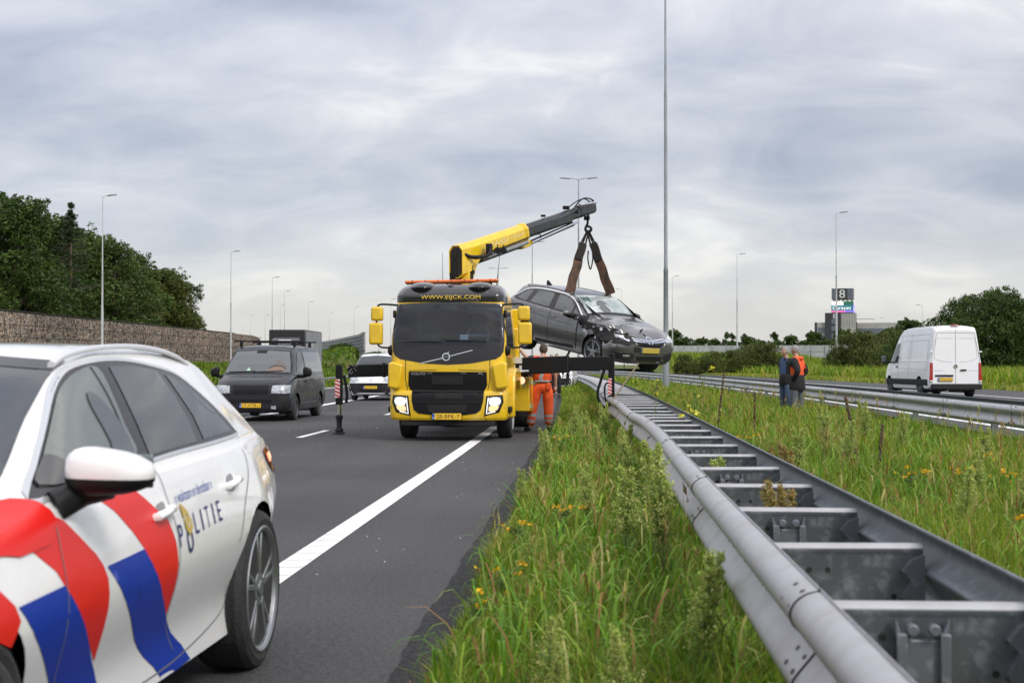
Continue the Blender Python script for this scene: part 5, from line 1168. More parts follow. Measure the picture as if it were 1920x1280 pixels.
for s, sd_ in ((1, 'L'), (-1, 'R')):
    HP.poly(sd_, [(.05, 1.30), (-.30, 1.72), (-.62, 2.0), (-1.02, 2.02), (-1.02, 1.28), (-.5, 1.24)], 'window_glass', M_GLASS, hb_, .006)
    HP.poly(sd_, [(.5, .66), (-4.6, .66), (-4.6, .44), (.5, .44)], 'side_moulding', M_GREYP, hb_, .006)
    for x in (-1.12, -2.4): HP.strip(sd_, [(x, 2.35), (x, .45)], .016, 'panel_gap', M_SEAM, hb_, .004, sm=0)
    for q in ([(-1.28, 2.08), (-2.26, 2.08), (-2.26, 1.30), (-1.28, 1.30)], [(-2.55, 2.08), (-4.4, 2.08), (-4.4, 1.30), (-2.55, 1.30)]): HP.strip(sd_, q, .016, 'pressing_shade_line', MATS['pressing_shade'], hb_, .004, sm=0, closed=True)  # grey strips paint the shade of the side relief
    HP.strip(sd_, [(-.9, 2.28), (-4.5, 2.30)], .016, 'pressing_shade_line', MATS['pressing_shade'], hb_, .004); HP.strip(sd_, [(-.9, 1.06), (-4.5, 1.0)], .014, 'pressing_shade_line', MATS['pressing_shade'], hb_, .004)
    handle(HP, hb_, sd_, -.95, 1.12, M_BLACK)
    mirror(hv, 'wing_mirror', (.0, s * 1.22, 1.42), (.14, .22, .34), M_BLACK, s, (-.05, s * .95, 1.3))
MB().box((-4.80, 0, .40), (.16, 1.84, .20)).box((-4.82, 0, .30), (.10, .9, .06)).build('rear_bumper', M_GREYP, hv, bevel=.03)
MB().box((-4.745, .42, .80), (.05, .66, .06)).build('plate_light_bar', M_BLACK, hv, bevel=.012)
plate(hv, 'VTX-67-K', -4.77, .38, .66, 'B')
MB().box((-4.76, -.28, 1.0), (.04, .22, .05)).build('rear_handle', M_BLACK, hv, bevel=.012)
bd = MB().lathe([(.075, 0), (.075, .012), (.062, .012), (.062, .0)], 'x', 28, (-4.758, 0, 1.14)); 
for k in range(3): a = 1.5708 + k * 2.0944; bd.prism([(0.012 * math.cos(a + 1.57), 1.14 + 0.012 * math.sin(a + 1.57)), (.066 * math.cos(a), 1.14 + .066 * math.sin(a)), (0.012 * math.cos(a - 1.57), 1.14 + 0.012 * math.sin(a - 1.57))], -4.756, -4.746, 'x')
bd.build('badge_star', M_CHROME, hv)
MB().box((-4.62, 0, 2.62), (.14, .30, .05)).build('brake_light', M_RED, hv, bevel=.015)
wells(hb_, [(0, .36), (-3.665, .36)], .42, .66, 1.0)
for s in (1, -1):
    for x in (0, -3.665): wheel(hv, x, s * .87, .35, .35, .225, .21, 'steel', s, mat('steel_rim2', (.16, .16, .165), .5, .6))
MB().tube([(-4.0, .3, .25), (-4.6, .3, .28)], .04, 8).box((-3.665, 0, .33), (.14, 1.5, .10)).box((-4.2, -.2, .3), (.5, .4, .2)).build('axle', M_UNDER, hv)

hv.scale = (1.04, 1.04, 1.04)
# ============ grey estate car hanging from the crane
M_GC = mat('car_grey', (.135, .132, .130), .25, .5, coat=.9, col2=(.11, .108, .107), nscale=5, rvar=.12)
gc = empty('hanging_car', (.71, 32.07, 1.35), rot=(R(-1.1), R(9.0), R(-52.8)), label='damaged grey estate car hanging nose down in slings from the crane', cat='car')
GK = [(.93, .24, .42, .48, .46, .42, .60, .28, .61, .62), (.88, .20, .60, .68, .50, .62, .64, .42, .655, .67), (.72, .18, .76, .84, .54, .76, .72, .55, .76, .775), (.42, .17, .85, .895, .60, .83, .82, .62, .885, .90), (0, .17, .87, .905, .64, .85, .90, .68, .965, .98), (-.35, .17, .87, .905, .64, .85, .94, .71, 1.0, 1.03),
      (-.5, .17, .87, .905, .64, .85, .95, .715, 1.06, 1.10), (-.85, .17, .87, .905, .64, .845, .965, .66, 1.25, 1.30), (-1.2, .17, .87, .905, .64, .84, .98, .61, 1.385, 1.435), (-1.7, .17, .87, .905, .64, .84, .99, .59, 1.43, 1.49), (-2.4, .18, .87, .905, .66, .835, 1.02, .58, 1.44, 1.505), (-3.0, .20, .86, .90, .68, .82, 1.05, .565, 1.42, 1.48),
      (-3.35, .23, .84, .885, .70, .79, 1.07, .55, 1.38, 1.43), (-3.55, .26, .80, .86, .72, .77, 1.05, .57, 1.22, 1.27), (-3.70, .30, .74, .82, .72, .73, 1.0, .60, 1.08, 1.11), (-3.78, .38, .62, .72, .68, .64, .9, .5, .93, .95)]
gb = carbody('body', GK, M_GC, gc, .045, 5, .02)
def crush(ob):
    for v in ob.data.vertices:
        x, y, z = v.co
        wgt = math.exp(-((x - .35) / .42) ** 2) * max(0, min(1, (-y - .35) / .3)) * math.exp(-((z - .78) / .20) ** 2)
        v.co.y += .19 * wgt; v.co.z -= .07 * wgt * (1 + math.sin(x * 21))
        v.co += Vector((math.sin(y * 31 + z * 17), math.sin(x * 27 + z * 13), math.sin(x * 19 + y * 23))) * .026 * wgt
        if z > .75 and x > -.4:      # buckled bonnet
            k = math.exp(-((x - .25 + y * .35) / .07) ** 2) * max(0, min(1, (.15 - y) / .4)); v.co.z += .05 * k
            v.co.z += .012 * math.sin(x * 14 + y * 9) * max(0, min(1, (.3 - y)))
crush(gb); GP = Proj(gb)
GD_ = [(-.56, .985), (-.80, 1.13), (-1.05, 1.27), (-1.35, 1.365), (-1.7, 1.40), (-2.3, 1.41), (-2.8, 1.385), (-3.1, 1.32), (-3.30, 1.20), (-3.40, 1.10), (-2.9, 1.07), (-2.2, 1.04), (-1.4, 1.01)]
for sd_ in 'RL':
    GP.strip(sd_, [(-.50, .975), (-.78, 1.14), (-1.04, 1.29), (-1.35, 1.388), (-1.7, 1.422), (-2.3, 1.432), (-2.8, 1.405), (-3.12, 1.335), (-3.34, 1.20), (-3.60, 1.11)], .026, 'chrome_trim', mat('bright_trim', (.75, .76, .77), .25, .5), gb, .006, sm=4)
    wd_ = GP.poly(sd_, GD_, 'window_surround', M_GLOSS, gb, .003, sm=3)
    for q in ([(-.98, 1.045), (-1.0, 1.20), (-1.22, 1.315), (-1.42, 1.36), (-1.72, 1.375), (-1.66, 1.05)], [(-1.88, 1.06), (-1.92, 1.378), (-2.3, 1.385), (-2.58, 1.37), (-2.66, 1.09)], [(-2.84, 1.09), (-2.78, 1.355), (-2.98, 1.325), (-3.14, 1.25), (-3.27, 1.13)], [(-.66, 1.03), (-.82, 1.10), (-.92, 1.17), (-.92, 1.04)]):
        GP.poly(sd_, q, 'window_glass', mat('blue_glass', (.030, .040, .052), .02, spec=1), wd_, .006)
    GP.strip(sd_, [(-1.76, 1.02), (-1.74, .80), (-1.72, .45), (-1.70, .30)], .010, 'panel_gap', M_GAP, gb, .004); GP.strip(sd_, [(-.62, .98), (-.60, .6), (-.62, .28)], .03, 'panel_gap', M_UNDER, gb, .005)
    GP.strip(sd_, [(-2.75, 1.02), (-2.60, .80), (-2.36, .62), (-2.33, .40)], .010, 'panel_gap', M_GAP, gb, .004)
    GP.strip(sd_, [(-.7, .30), (-1.7, .27), (-2.2, .27)], .07, 'sill_moulding', M_BLACK, gb, .006)
    GP.strip(sd_, [(-.75, .78), (-1.5, .80), (-2.4, .86), (-3.3, .93)], .014, 'body_crease_shade', mat('crease_shade', (.05, .05, .05), .4, .4), gb, .002)  # flat dark strip paints the shade along the fold
    handle(GP, gb, sd_, -1.60, .88, M_GC); handle(GP, gb, sd_, -2.62, .95, M_GC)
GP.poly('R', [(-3.38, 1.00), (-3.62, 1.02), (-3.66, .86), (-3.46, .88)], 'tail_light', M_RED, gb, .008)
sc_ = GP.poly('F', [(-.585, 1.405), (0, 1.43), (.585, 1.405), (.66, 1.22), (.70, 1.045), (.35, 1.085), (0, 1.095), (-.35, 1.085), (-.70, 1.045), (-.66, 1.22)], 'windscreen', mat('pale_sky_screen', (.26, .31, .295), .04, col2=(.42, .46, .44), nscale=2.5, spec=1), gb, .005, sm=2)  # pale colours stand in for bright sky reflected in the windscreen
GP.strip('F', [(-.60, 1.41), (-.67, 1.22), (-.715, 1.04)], .03, 'screen_edge', M_GLOSS, sc_, .009); GP.strip('F', [(.60, 1.41), (.67, 1.22), (.715, 1.04)], .03, 'screen_edge', M_GLOSS, sc_, .009); GP.strip('F', [(-.70, 1.06), (-.35, 1.095), (0, 1.105), (.35, 1.095), (.70, 1.06)], .035, 'screen_edge', M_GLOSS, sc_, .009)
GP.poly('F', [(-.56, 1.385), (-.30, 1.40), (-.36, 1.30), (-.46, 1.34), (-.52, 1.28)], 'deployed_airbag', mat('airbag', (.05, .09, .085), .6), sc_, .007)
GP.poly('F', [(-.28, 1.25), (-.15, 1.34), (.02, 1.33), (.06, 1.24), (-.04, 1.12), (-.22, 1.12)], 'interior_seat', mat('seat_dim', (.12, .13, .13), .6), sc_, .007, sm=3)
GP.poly('F', [(-.02, 1.27), (.02, 1.275), (.08, 1.15), (.04, 1.14)], 'interior_seat', mat('belt_pale', (.5, .52, .52), .6), sc_, .008)
rs = random.Random(8)
for k in range(26):
    a = rs.uniform(-1.2, 1.9); r0, r1 = rs.uniform(.0, .06), rs.uniform(.08, .34); cx_, cz_ = -.52, 1.16
    GP.strip('F', [(cx_ + math.cos(a) * r0, cz_ + math.sin(a) * r0 * .6), (cx_ + math.cos(a + .15) * (r0 + r1) * .5, cz_ + math.sin(a + .15) * (r0 + r1) * .3), (cx_ + math.cos(a) * r1, cz_ + math.sin(a) * r1 * .6)], .006, 'glass_crack', mat('crack', (.7, .75, .75), .4), sc_, .008, sm=0)
GP.poly('T', [(-1.24, -.50), (-1.24, .50), (-1.9, .50), (-1.9, -.50)], 'sunroof', M_GLASS, gb, .003)
# torn front wing: dark cavity, bent sheet edges, broken lamp
GP.poly('R', [(-.60, 1.02), (-.42, 1.03), (-.30, .92), (0, .90), (.30, .86), (.62, .78), (.80, .70), (.82, .60), (.60, .58), (.42, .62), (.38, .70), (.20, .78), (-.05, .80), (-.28, .74), (-.40, .80), (-.50, .84), (-.58, .90)], 'torn_wing', M_UNDER, gb, .008)
GP.poly('F', [(-.82, .84), (-.66, .80), (-.45, .755), (-.22, .71), (-.30, .60), (-.48, .61), (-.60, .55), (-.72, .58), (-.84, .58)], 'broken_lamp_cavity', M_UNDER, gb, .010)
for k in range(44):
    x = rs.uniform(-.50, .88); z = .76 + rs.uniform(-.16, .13); h = GP.hit('R', x, z, .02); q = rs.uniform(.03, .10)
    MB().box((0, 0, 0), (q, .006, q * rs.uniform(.3, 1))).build('torn_panel_piece', rs.choice([M_GC, M_BLACK, M_SATIN, M_GREYP]), gb, smooth=False)
    o_ = COL.objects[-1]; o_.location = h; o_.rotation_euler = (rs.uniform(-1, 1), rs.uniform(-1, 1), rs.uniform(-1, 1))
GP.poly('F', [(-.70, .765), (-.60, .745), (-.52, .66), (-.58, .64), (-.66, .69)], 'headlight', M_CHROME, gb, .018); GP.poly('R', [(.52, .76), (.66, .73), (.70, .68), (.56, .70)], 'headlight', M_LENS, gb, .02)
GP.poly('F', [(.46, .70), (.62, .745), (.76, .80), (.78, .72), (.70, .65), (.50, .645)], 'headlight', M_LENS, gb, .010)
gr_ = GP.poly('F', [(-.40, .645), (-.30, .55), (.30, .55), (.42, .645), (.30, .70), (0, .70), (-.30, .70)], 'grille', M_BLACK, gb, .008)
for z0, z1 in ((.695, .675), (.655, .645)): GP.strip('F', [(-.44, z0 + .015), (-.25, z0 - .008), (0, z1), (.25, z0 - .008), (.46, z0 + .02)], .022, 'grille_wing', M_CHROME, gr_, .016)
GP.strip('F', [(-.40, .62), (-.30, .545), (0, .53), (.30, .545), (.42, .62)], .016, 'grille_wing', M_CHROME, gr_, .014)
GP.strip('F', [(.075 * math.cos(a), .668 + .062 * math.sin(a)) for a in np.linspace(0, 6, 18)], .014, 'badge_ring', M_CHROME, gr_, .026, closed=True); GP.strip('F', [(-.10, .672), (.02, .676), (-.02, .660), (.10, .664)], .014, 'badge_bolt', M_CHROME, gr_, .026, sm=0)
GP.poly('F', [(-.80, .38), (-.46, .40), (-.40, .32), (-.50, .24), (-.76, .26)], 'fog_lamp_recess', M_UNDER, gb, .010, sm=2); GP.poly('F', [(-.68, .36), (-.52, .37), (-.54, .325), (-.66, .32)], 'fog_lamp', M_LENS, gb, .016)
GP.poly('F', [(.80, .38), (.46, .40), (.40, .32), (.50, .24), (.76, .26)], 'fog_lamp_recess', M_UNDER, gb, .010, sm=2); GP.poly('F', [(-.44, .53), (-.30, .53), (-.26, .46), (-.40, .42)], 'fog_lamp_recess', M_UNDER, gb, .010, sm=2)
GP.poly('F', [(-.36, .34), (.36, .34), (.34, .25), (-.34, .25)], 'lower_intake', M_BLACK, gb, .010)
MB().tube([(.55, -.82, .20), (.80, -.62, .19), (.93, -.3, .19), (.95, 0, .19), (.93, .3, .19), (.80, .62, .19), (.55, .82, .20)], .022, 6).build('front_splitter', M_GREYP, gc)
MB().tube([(.90, .25, .215), (.86, .5, .215), (.74, .72, .215)], .016, 6).build('splitter_trim', M_CHROME, gc)
plate(gc, '', .955, 0, .47, 'F') if False else None
pp_ = MB().box((.955, 0, .47), (.012, .52, .11)).build('license_plate', mat('plate_smudged', (.50, .38, .06), .7, col2=(.22, .20, .14), nscale=4, nlo=.5, nhi=.75), gc, bevel=.004); MB().box((.962, -.24, .47), (.004, .04, .10)).build('country_band', mat('band_smudged', (.06, .08, .16), .6), pp_)
wells(gb, [(0, .31), (-2.662, .31)], .375, .58, .90)
wheel(gc, 0, -.76, .29, .32, .225, .245, 'double', -1, steer=R(4)); wheel(gc, 0, .76, .20, .32, .225, .245, 'double', 1, steer=R(4)); wheel(gc, -2.662, -.77, .27, .32, .225, .245, 'double', -1); wheel(gc, -2.662, .77, .27, .32, .225, .245, 'double', 1)
mirror(gc, 'wing_mirror', (-.88, -1.0, 1.03), (.14, .23, .15), M_GC, -1, (-.80, -.84, .98), M_BLACK); mirror(gc, 'wing_mirror', (-.88, 1.0, 1.03), (.14, .23, .15), M_GC, 1, (-.80, .84, .98), M_BLACK)
MB().ball((-.50, -.86, .93), .09, (1, .8, 1.3), 10).ball((-.44, -.84, .84), .06, (1, .6, 1.6), 8).build('wing_liner', M_UNDER, gc)
for s in (1, -1): MB().tube(cat_rom([(-1.35, s * .56, 1.445), (-1.5, s * .56, 1.465), (-2.3, s * .56, 1.49), (-3.0, s * .545, 1.472), (-3.2, s * .54, 1.44)], 5), .014, 8).build('roof_rail', M_SATIN, gc)
MB().prism([(-2.95, 1.48), (-3.12, 1.58), (-3.17, 1.58), (-3.18, 1.47)], -.012, .012).build('aerial_fin', M_BLACK, gc, bevel=.004)
MB().box((-1.5, 0, .16), (3.6, 1.3, .06)).cyl((-3.3, .2, .2), (-.6, .1, .16), .04).build('floor_pan', M_UNDER, gc)
# ============ yellow crane truck
M_YEL = mat('truck_yellow', (.80, .52, .012), .28, coat=.6, col2=(.70, .45, .015), nscale=2.5, rvar=.15)
M_CAP = mat('cap_black', (.012, .012, .013), .18, coat=.8)
M_TB = mat('truck_black', (.008, .008, .009), .42, spec=.25)
M_SCR = glass_mat('truck_screen', (.42, .50, .58), .04)
TL = Matrix.Translation((-2.53, 25.3, 0)) @ Matrix.Rotation(R(-92.3), 4, 'Z'); TI = TL.inverted()
tk = empty('crane_truck', (-2.53, 25.3, 0), R(-92.3), 'yellow recovery truck with lit headlights standing across the edge line', 'truck')
def W(x, y, z): return TI @ Vector((x, y, z))
def pxw(px_, py_, Y):      # photo pixel at a distance -> truck coordinates
    s = 2667.0 / Y; return W((px_ - 1105) / s, Y, 1.37 + (683 - py_) / s)
def zloft(name, keys, m, parent, dz=.05, nc=7):
    K = np.array(keys, float); zs = K[:, 0]; Z = np.unique(np.concatenate([np.arange(zs[0], zs[-1], dz), zs])); xf, xr, hw, rc, bow = [pchip(zs, K[:, i], Z) for i in range(1, 6)]
    bm = bmesh.new(); rows = []
    for i, z in enumerate(Z):
        P = []
        for k in range(9): y = -(hw[i] - rc[i]) + 2 * (hw[i] - rc[i]) * k / 8; P.append((xf[i] - bow[i] * (y / hw[i]) ** 2, y))
        e = xf[i] - bow[i] * ((hw[i] - rc[i]) / hw[i]) ** 2
        for k in range(1, nc + 1): a = math.pi / 2 * k / nc; P.append((e - rc[i] * (1 - math.cos(a)), hw[i] - rc[i] + rc[i] * math.sin(a)))
        for k in range(1, 8): P.append((e - rc[i] + (xr[i] - e + rc[i]) * k / 7, hw[i]))
        P.append((xr[i], 0))
        for k in range(7, 0, -1): P.append((e - rc[i] + (xr[i] - e + rc[i]) * k / 7, -hw[i]))
        for k in range(nc, 0, -1): a = math.pi / 2 * k / nc; P.append((e - rc[i] * (1 - math.cos(a)), -hw[i] + rc[i] - rc[i] * math.sin(a)))
        rows.append([bm.verts.new((x, y, z)) for x, y in P])
    for a, b in zip(rows, rows[1:]):
        n = len(a)
        for k in range(n): bm.faces.new((a[k], a[(k + 1) % n], b[(k + 1) % n], b[k]))
    bm.faces.new(rows[0][::-1]); bm.faces.new(rows[-1]); return finish(bm, name, m, parent, ang=38)
cab = zloft('cab', [(.86, -.03, -1.95, 1.03, .16, .05), (1.3, .0, -1.95, 1.04, .16, .06), (1.72, -.02, -1.95, 1.04, .11, .07), (2.1, -.11, -1.95, 1.01, .10, .08), (2.46, -.21, -1.95, .975, .10, .08), (2.58, -.26, -1.95, .96, .18, .08), (2.70, -.38, -1.93, .92, .22, .08), (2.78, -.55, -1.88, .83, .28, .08), (2.81, -.75, -1.80, .70, .30, .08)], M_YEL, tk)
CP = Proj(cab)
WS = [(-.94, 2.44), (0, 2.47), (.94, 2.44), (.975, 1.80), (.95, 1.775), (0, 1.755), (-.95, 1.775), (-.975, 1.80)]
surr = CP.poly('F', [(-.985, 2.46), (0, 2.50), (.985, 2.46), (1.01, 1.78), (.995, 1.60), (.95, 1.52), (.86, 1.465), (.4, 1.385), (0, 1.365), (-.4, 1.385), (-.86, 1.465), (-.95, 1.52), (-.995, 1.60), (-1.01, 1.78)], 'windscreen_panel', mat('panel_dark', (.022, .022, .024), .35), cab, .006)
scr = CP.poly('F', WS, 'windscreen', M_SCR, cab, .014, .08)
WS2 = [(y * .99, 1.765 + (z - 1.765) * .99) for y, z in WS][::-1]
cut_hole(cab, 'x', WS2, lambda c: c.x > -.6); cut_hole(surr, 'x', WS2, lambda c: c.x > -.6); resharp(cab, 38)
# cabin interior
b = bmesh.new()
for q in ([(-1.2, -.99, 1.60), (-1.2, .99, 1.60), (-1.2, .93, 2.5), (-1.2, -.93, 2.5)], [(-.10, -.6, 1.70), (-.10, .6, 1.70), (-.24, .995, 1.70), (-1.2, .99, 1.60), (-1.2, -.99, 1.60), (-.24, -.995, 1.70)], [(-.27, -.92, 2.5), (-.27, .92, 2.5), (-1.2, .93, 2.5), (-1.2, -.93, 2.5)],
          [(-.22, 1.0, 1.70), (-.36, .945, 2.5), (-1.2, .93, 2.5), (-1.2, .99, 1.60)], [(-.22, -1.0, 1.70), (-.36, -.945, 2.5), (-1.2, -.93, 2.5), (-1.2, -.99, 1.60)]): b.faces.new([b.verts.new(p) for p in q])
intr = finish(b, 'cab_interior', mat('cabin_dark', (.05, .055, .065), .8), cab, recalc=False, smooth=False)
b = MB().box((-.40, 0, 1.74), (.42, 1.80, .10)); b.build('dashboard', mat('dash_grey', (.06, .06, .065), .7), intr, bevel=.03)
b = MB()
for y in (-.48, .50): b.box((-.98, y, 1.85), (.16, .48, .62)).box((-.98, y, 2.24), (.12, .26, .20))
b.build('seat', mat('seat_cloth', (.09, .10, .12), .9), intr, bevel=.05)
q = Matrix.Translation((-.42, .50, 1.90)) @ Matrix.Rotation(R(58), 4, 'Y'); b = MB().lathe([(.205 + .016 * math.cos(a), .016 * math.sin(a)) for a in np.linspace(0, 5.5, 8)], 'z', 32, closed=True).box((0, 0, -.01), (.06, .38, .02)); bmesh.ops.transform(b.bm, matrix=q, verts=b.bm.verts); b.build('steering_wheel', mat('wheel_grey', (.16, .17, .18), .5), intr)
MB().box((-.30, .26, 1.85), (.01, .15, .115)).build('dash_card', mat('card_white', (.62, .66, .68), .5), intr, bevel=.01)
MB().box((-.34, 0.02, 2.28), (.05, .31, .15)).build('interior_mirror', M_BLACK, intr, bevel=.04)
MB().box((-.30, -.03, 2.42), (.06, .32, .10)).build('camera_box', mat('grey_box', (.16, .16, .17), .5), intr, bevel=.02)
MB().box((-.31, .62, 2.37), (.02, .60, .15)).build('sun_visor', mat('visor', (.20, .21, .22), .7), intr, bevel=.01)
MB().box((-.31, -.58, 2.42), (.02, .62, .07)).build('sun_visor', MATS['visor'], intr, bevel=.01)
for a in ([(.010, -.88, 1.765), (-.02, -.45, 1.785), (-.03, -.10, 1.775)], [(.012, -.05, 1.80), (-.015, .35, 1.80), (-.02, .70, 1.775)]):
    MB().tube([Vector(p) + Vector((.04, 0, 0)) for p in a], .012, 6).build('wiper', M_BLACK, cab)
# black roof cap with twin bulges and web address
cap = zloft('roof_cap', [(2.50, -.205, -.95, .985, .17, .08), (2.60, -.20, -1.0, .985, .19, .08), (2.68, -.25, -1.05, .965, .20, .08), (2.76, -.34, -1.12, .92, .22, .08), (2.81, -.45, -1.20, .86, .24, .08), (2.835, -.62, -1.25, .74, .26, .06)], M_CAP, tk, dz=.03); KP = Proj(cap)
KP.text('F', 'WWW.EIJCK.COM', .025, 2.572, .088, 'web_address', mat('letter_yellow', (.80, .55, .05), .5), cap, .006, width=1.08)
for s in (1, -1): MB().ball((-.62, s * .52, 2.76), 1, (.40, .27, .115), 20).build('roof_bulge', M_CAP, cap)
MB().ball((-.42, 0, 2.79), 1, (.06, .07, .03), 10).build('roof_sensor', M_CAP, cap)
# upper grille with name, badge and diagonal bar
gt = CP.poly('F', [(-.70, 1.245), (.70, 1.235), (.71, 1.0), (.66, .89), (-.66, .89), (-.71, 1.0)], 'grille', M_TB, cab, .012)
for k in range(5): CP.strip('F', [(-.60, 1.15 - k * .048), (.62, 1.145 - k * .048)], .014, 'grille_slat', M_BLACK, gt, .024, sm=0)
CP.poly('F', [(-.28, 1.17), (.28, 1.17), (.28, 1.02), (-.28, 1.02)], 'grille_mesh', mat('mesh_black', (.006, .006, .006), .7), gt, .027)
CP.text('F', 'VOLVO', -.53, 1.205, .042, 'maker_name', mat('silver_letters', (.6, .61, .62), .3, .7), gt, .018, width=.26); CP.text('F', 'FL', .60, 1.21, .038, 'model_letters', MATS['silver_letters'], gt, .018, width=.085)
for a, b_ in ((-.37, -.27), (.24, .34)): CP.strip('F', [(a, 1.212), (b_, 1.212)], .012, 'grille_detail', M_CHROME, gt, .018, sm=0)
CP.strip('F', [(-.49, 1.39), (-.08, 1.485)], .014, 'badge_bar', M_CHROME, surr, .010, sm=0); CP.strip('F', [(.03, 1.515), (.45, 1.625)], .014, 'badge_bar', M_CHROME, surr, .010, sm=0)
CP.strip('F', [(-.025 + .062 * math.cos(a), 1.505 + .062 * math.sin(a)) for a in np.linspace(0, 6.0, 20)], .018, 'badge_ring', M_CHROME, surr, .016, closed=True); CP.text('F', 'VOLVO', -.025, 1.505, .018, 'badge_name', M_CHROME, surr, .018, width=.10)
CP.strip('F', [(-.045, 1.555), (.02, 1.56), (.025, 1.60), (-.0, 1.575)], .012, 'badge_arrow', M_CHROME, surr, .016, sm=0)
for s in (1, -1):
    CP.strip('F', [(s * .76, 1.50), (s * .76, 1.10), (s * .72, .90)], .010, 'panel_gap', M_GAP, cab, .009, sm=0); CP.strip('F', [(s * .70, 1.262), (s * .2, 1.275)], .008, 'panel_gap', M_GAP, cab, .009, sm=0)
    b = MB().prism([(s * .80, 1.36), (s * .98, 1.42), (s * 1.065, 1.40), (s * 1.075, .96), (s * .92, .93), (s * .86, .95)], -.22, .045, 'x'); b.build('corner_deflector', M_YEL, cab, bevel=.035, seg=3)
# bumper
bmp = zloft('bumper', [(.375, .0, -.55, 1.03, .14, .07), (.42, .03, -.55, 1.055, .15, .07), (.62, .05, -.55, 1.065, .16, .08), (.80, .045, -.55, 1.06, .16, .08), (.895, .02, -.55, 1.04, .15, .08), (.905, .0, -.5, 1.02, .15, .08)], M_YEL, tk, dz=.04); BP = Proj(bmp)
bc = BP.poly('F', [(-.64, .91), (.66, .91), (.645, .72), (.60, .56), (.52, .50), (.30, .47), (-.26, .47), (-.52, .50), (-.60, .56), (-.64, .72)], 'lower_grille', M_TB, bmp, .010)
BP.poly('F', [(-.36, .66), (.36, .66), (.33, .52), (-.33, .52)], 'lower_mesh', MATS['mesh_black'], bc, .018); BP.strip('F', [(-.60, .70), (.60, .70)], .05, 'bumper_step', M_BLACK, bc, .022, sm=0); BP.strip('F', [(-.62, .885), (.64, .885)], .02, 'grille_lip', M_BLACK, bc, .022, sm=0)
BP.poly('F', [(-.22, .86), (.28, .86), (.28, .76), (-.22, .76)], 'lower_mesh', MATS['mesh_black'], bc, .016)
M_HOUS = mat('lamp_housing', (.22, .23, .24), .25, .6); M_HL = mat('headlight_lit', (.9, .9, .85), .3, emit=(1, .97, .90), estr=1.5); M_HL2 = mat('headlight_warm', (.8, .5, .3), .3, emit=(1, .55, .25), estr=.9)
for s in (1, -1):
    u = lambda q: [(s * a, b_) for a, b_ in q]
    BP.poly('F', u([(.70, .81), (.985, .825), (1.0, .70), (.93, .52), (.66, .455)]), 'lamp_surround', M_GLOSS, bmp, .008, .05)
    hl_ = BP.poly('F', u([(.735, .785), (.955, .80), (.965, .70), (.905, .555), (.70, .49)]), 'headlight', M_HOUS, bmp, .013, .05)
    BP.poly('F', u([(.765, .765), (.925, .775), (.93, .665), (.775, .645)]), 'lit_lamp', M_HL, hl_, .018, .05, sm=3); BP.poly('F', u([(.76, .625), (.91, .645), (.885, .56), (.755, .535)]), 'lit_indicator', M_HL2, hl_, .018, .05, sm=3)
    BP.strip('F', u([(.735, .78), (.70, .495), (.86, .535)]), .018, 'daylight_strip', mat('drl', (.7, .7, .7), .3, emit=(1, 1, 1), estr=.7), hl_, .019, sm=0)
    BP.strip('F', u([(.66, .455), (.70, .38)]), .008, 'panel_gap', M_GAP, bmp, .010, sm=0); BP.strip('F', u([(1.01, .60), (1.03, .60)]), .008, 'panel_gap', M_GAP, bmp, .010, sm=0)
plate(tk, '28-BFK-7', .075, 0, .445, 'F')
MB().box((-.9, 0, .62), (1.6, 1.9, .5)).box((-.25, 0, .33), (.4, 1.7, .12)).build('engine_bay', M_UNDER, tk, bevel=.02)
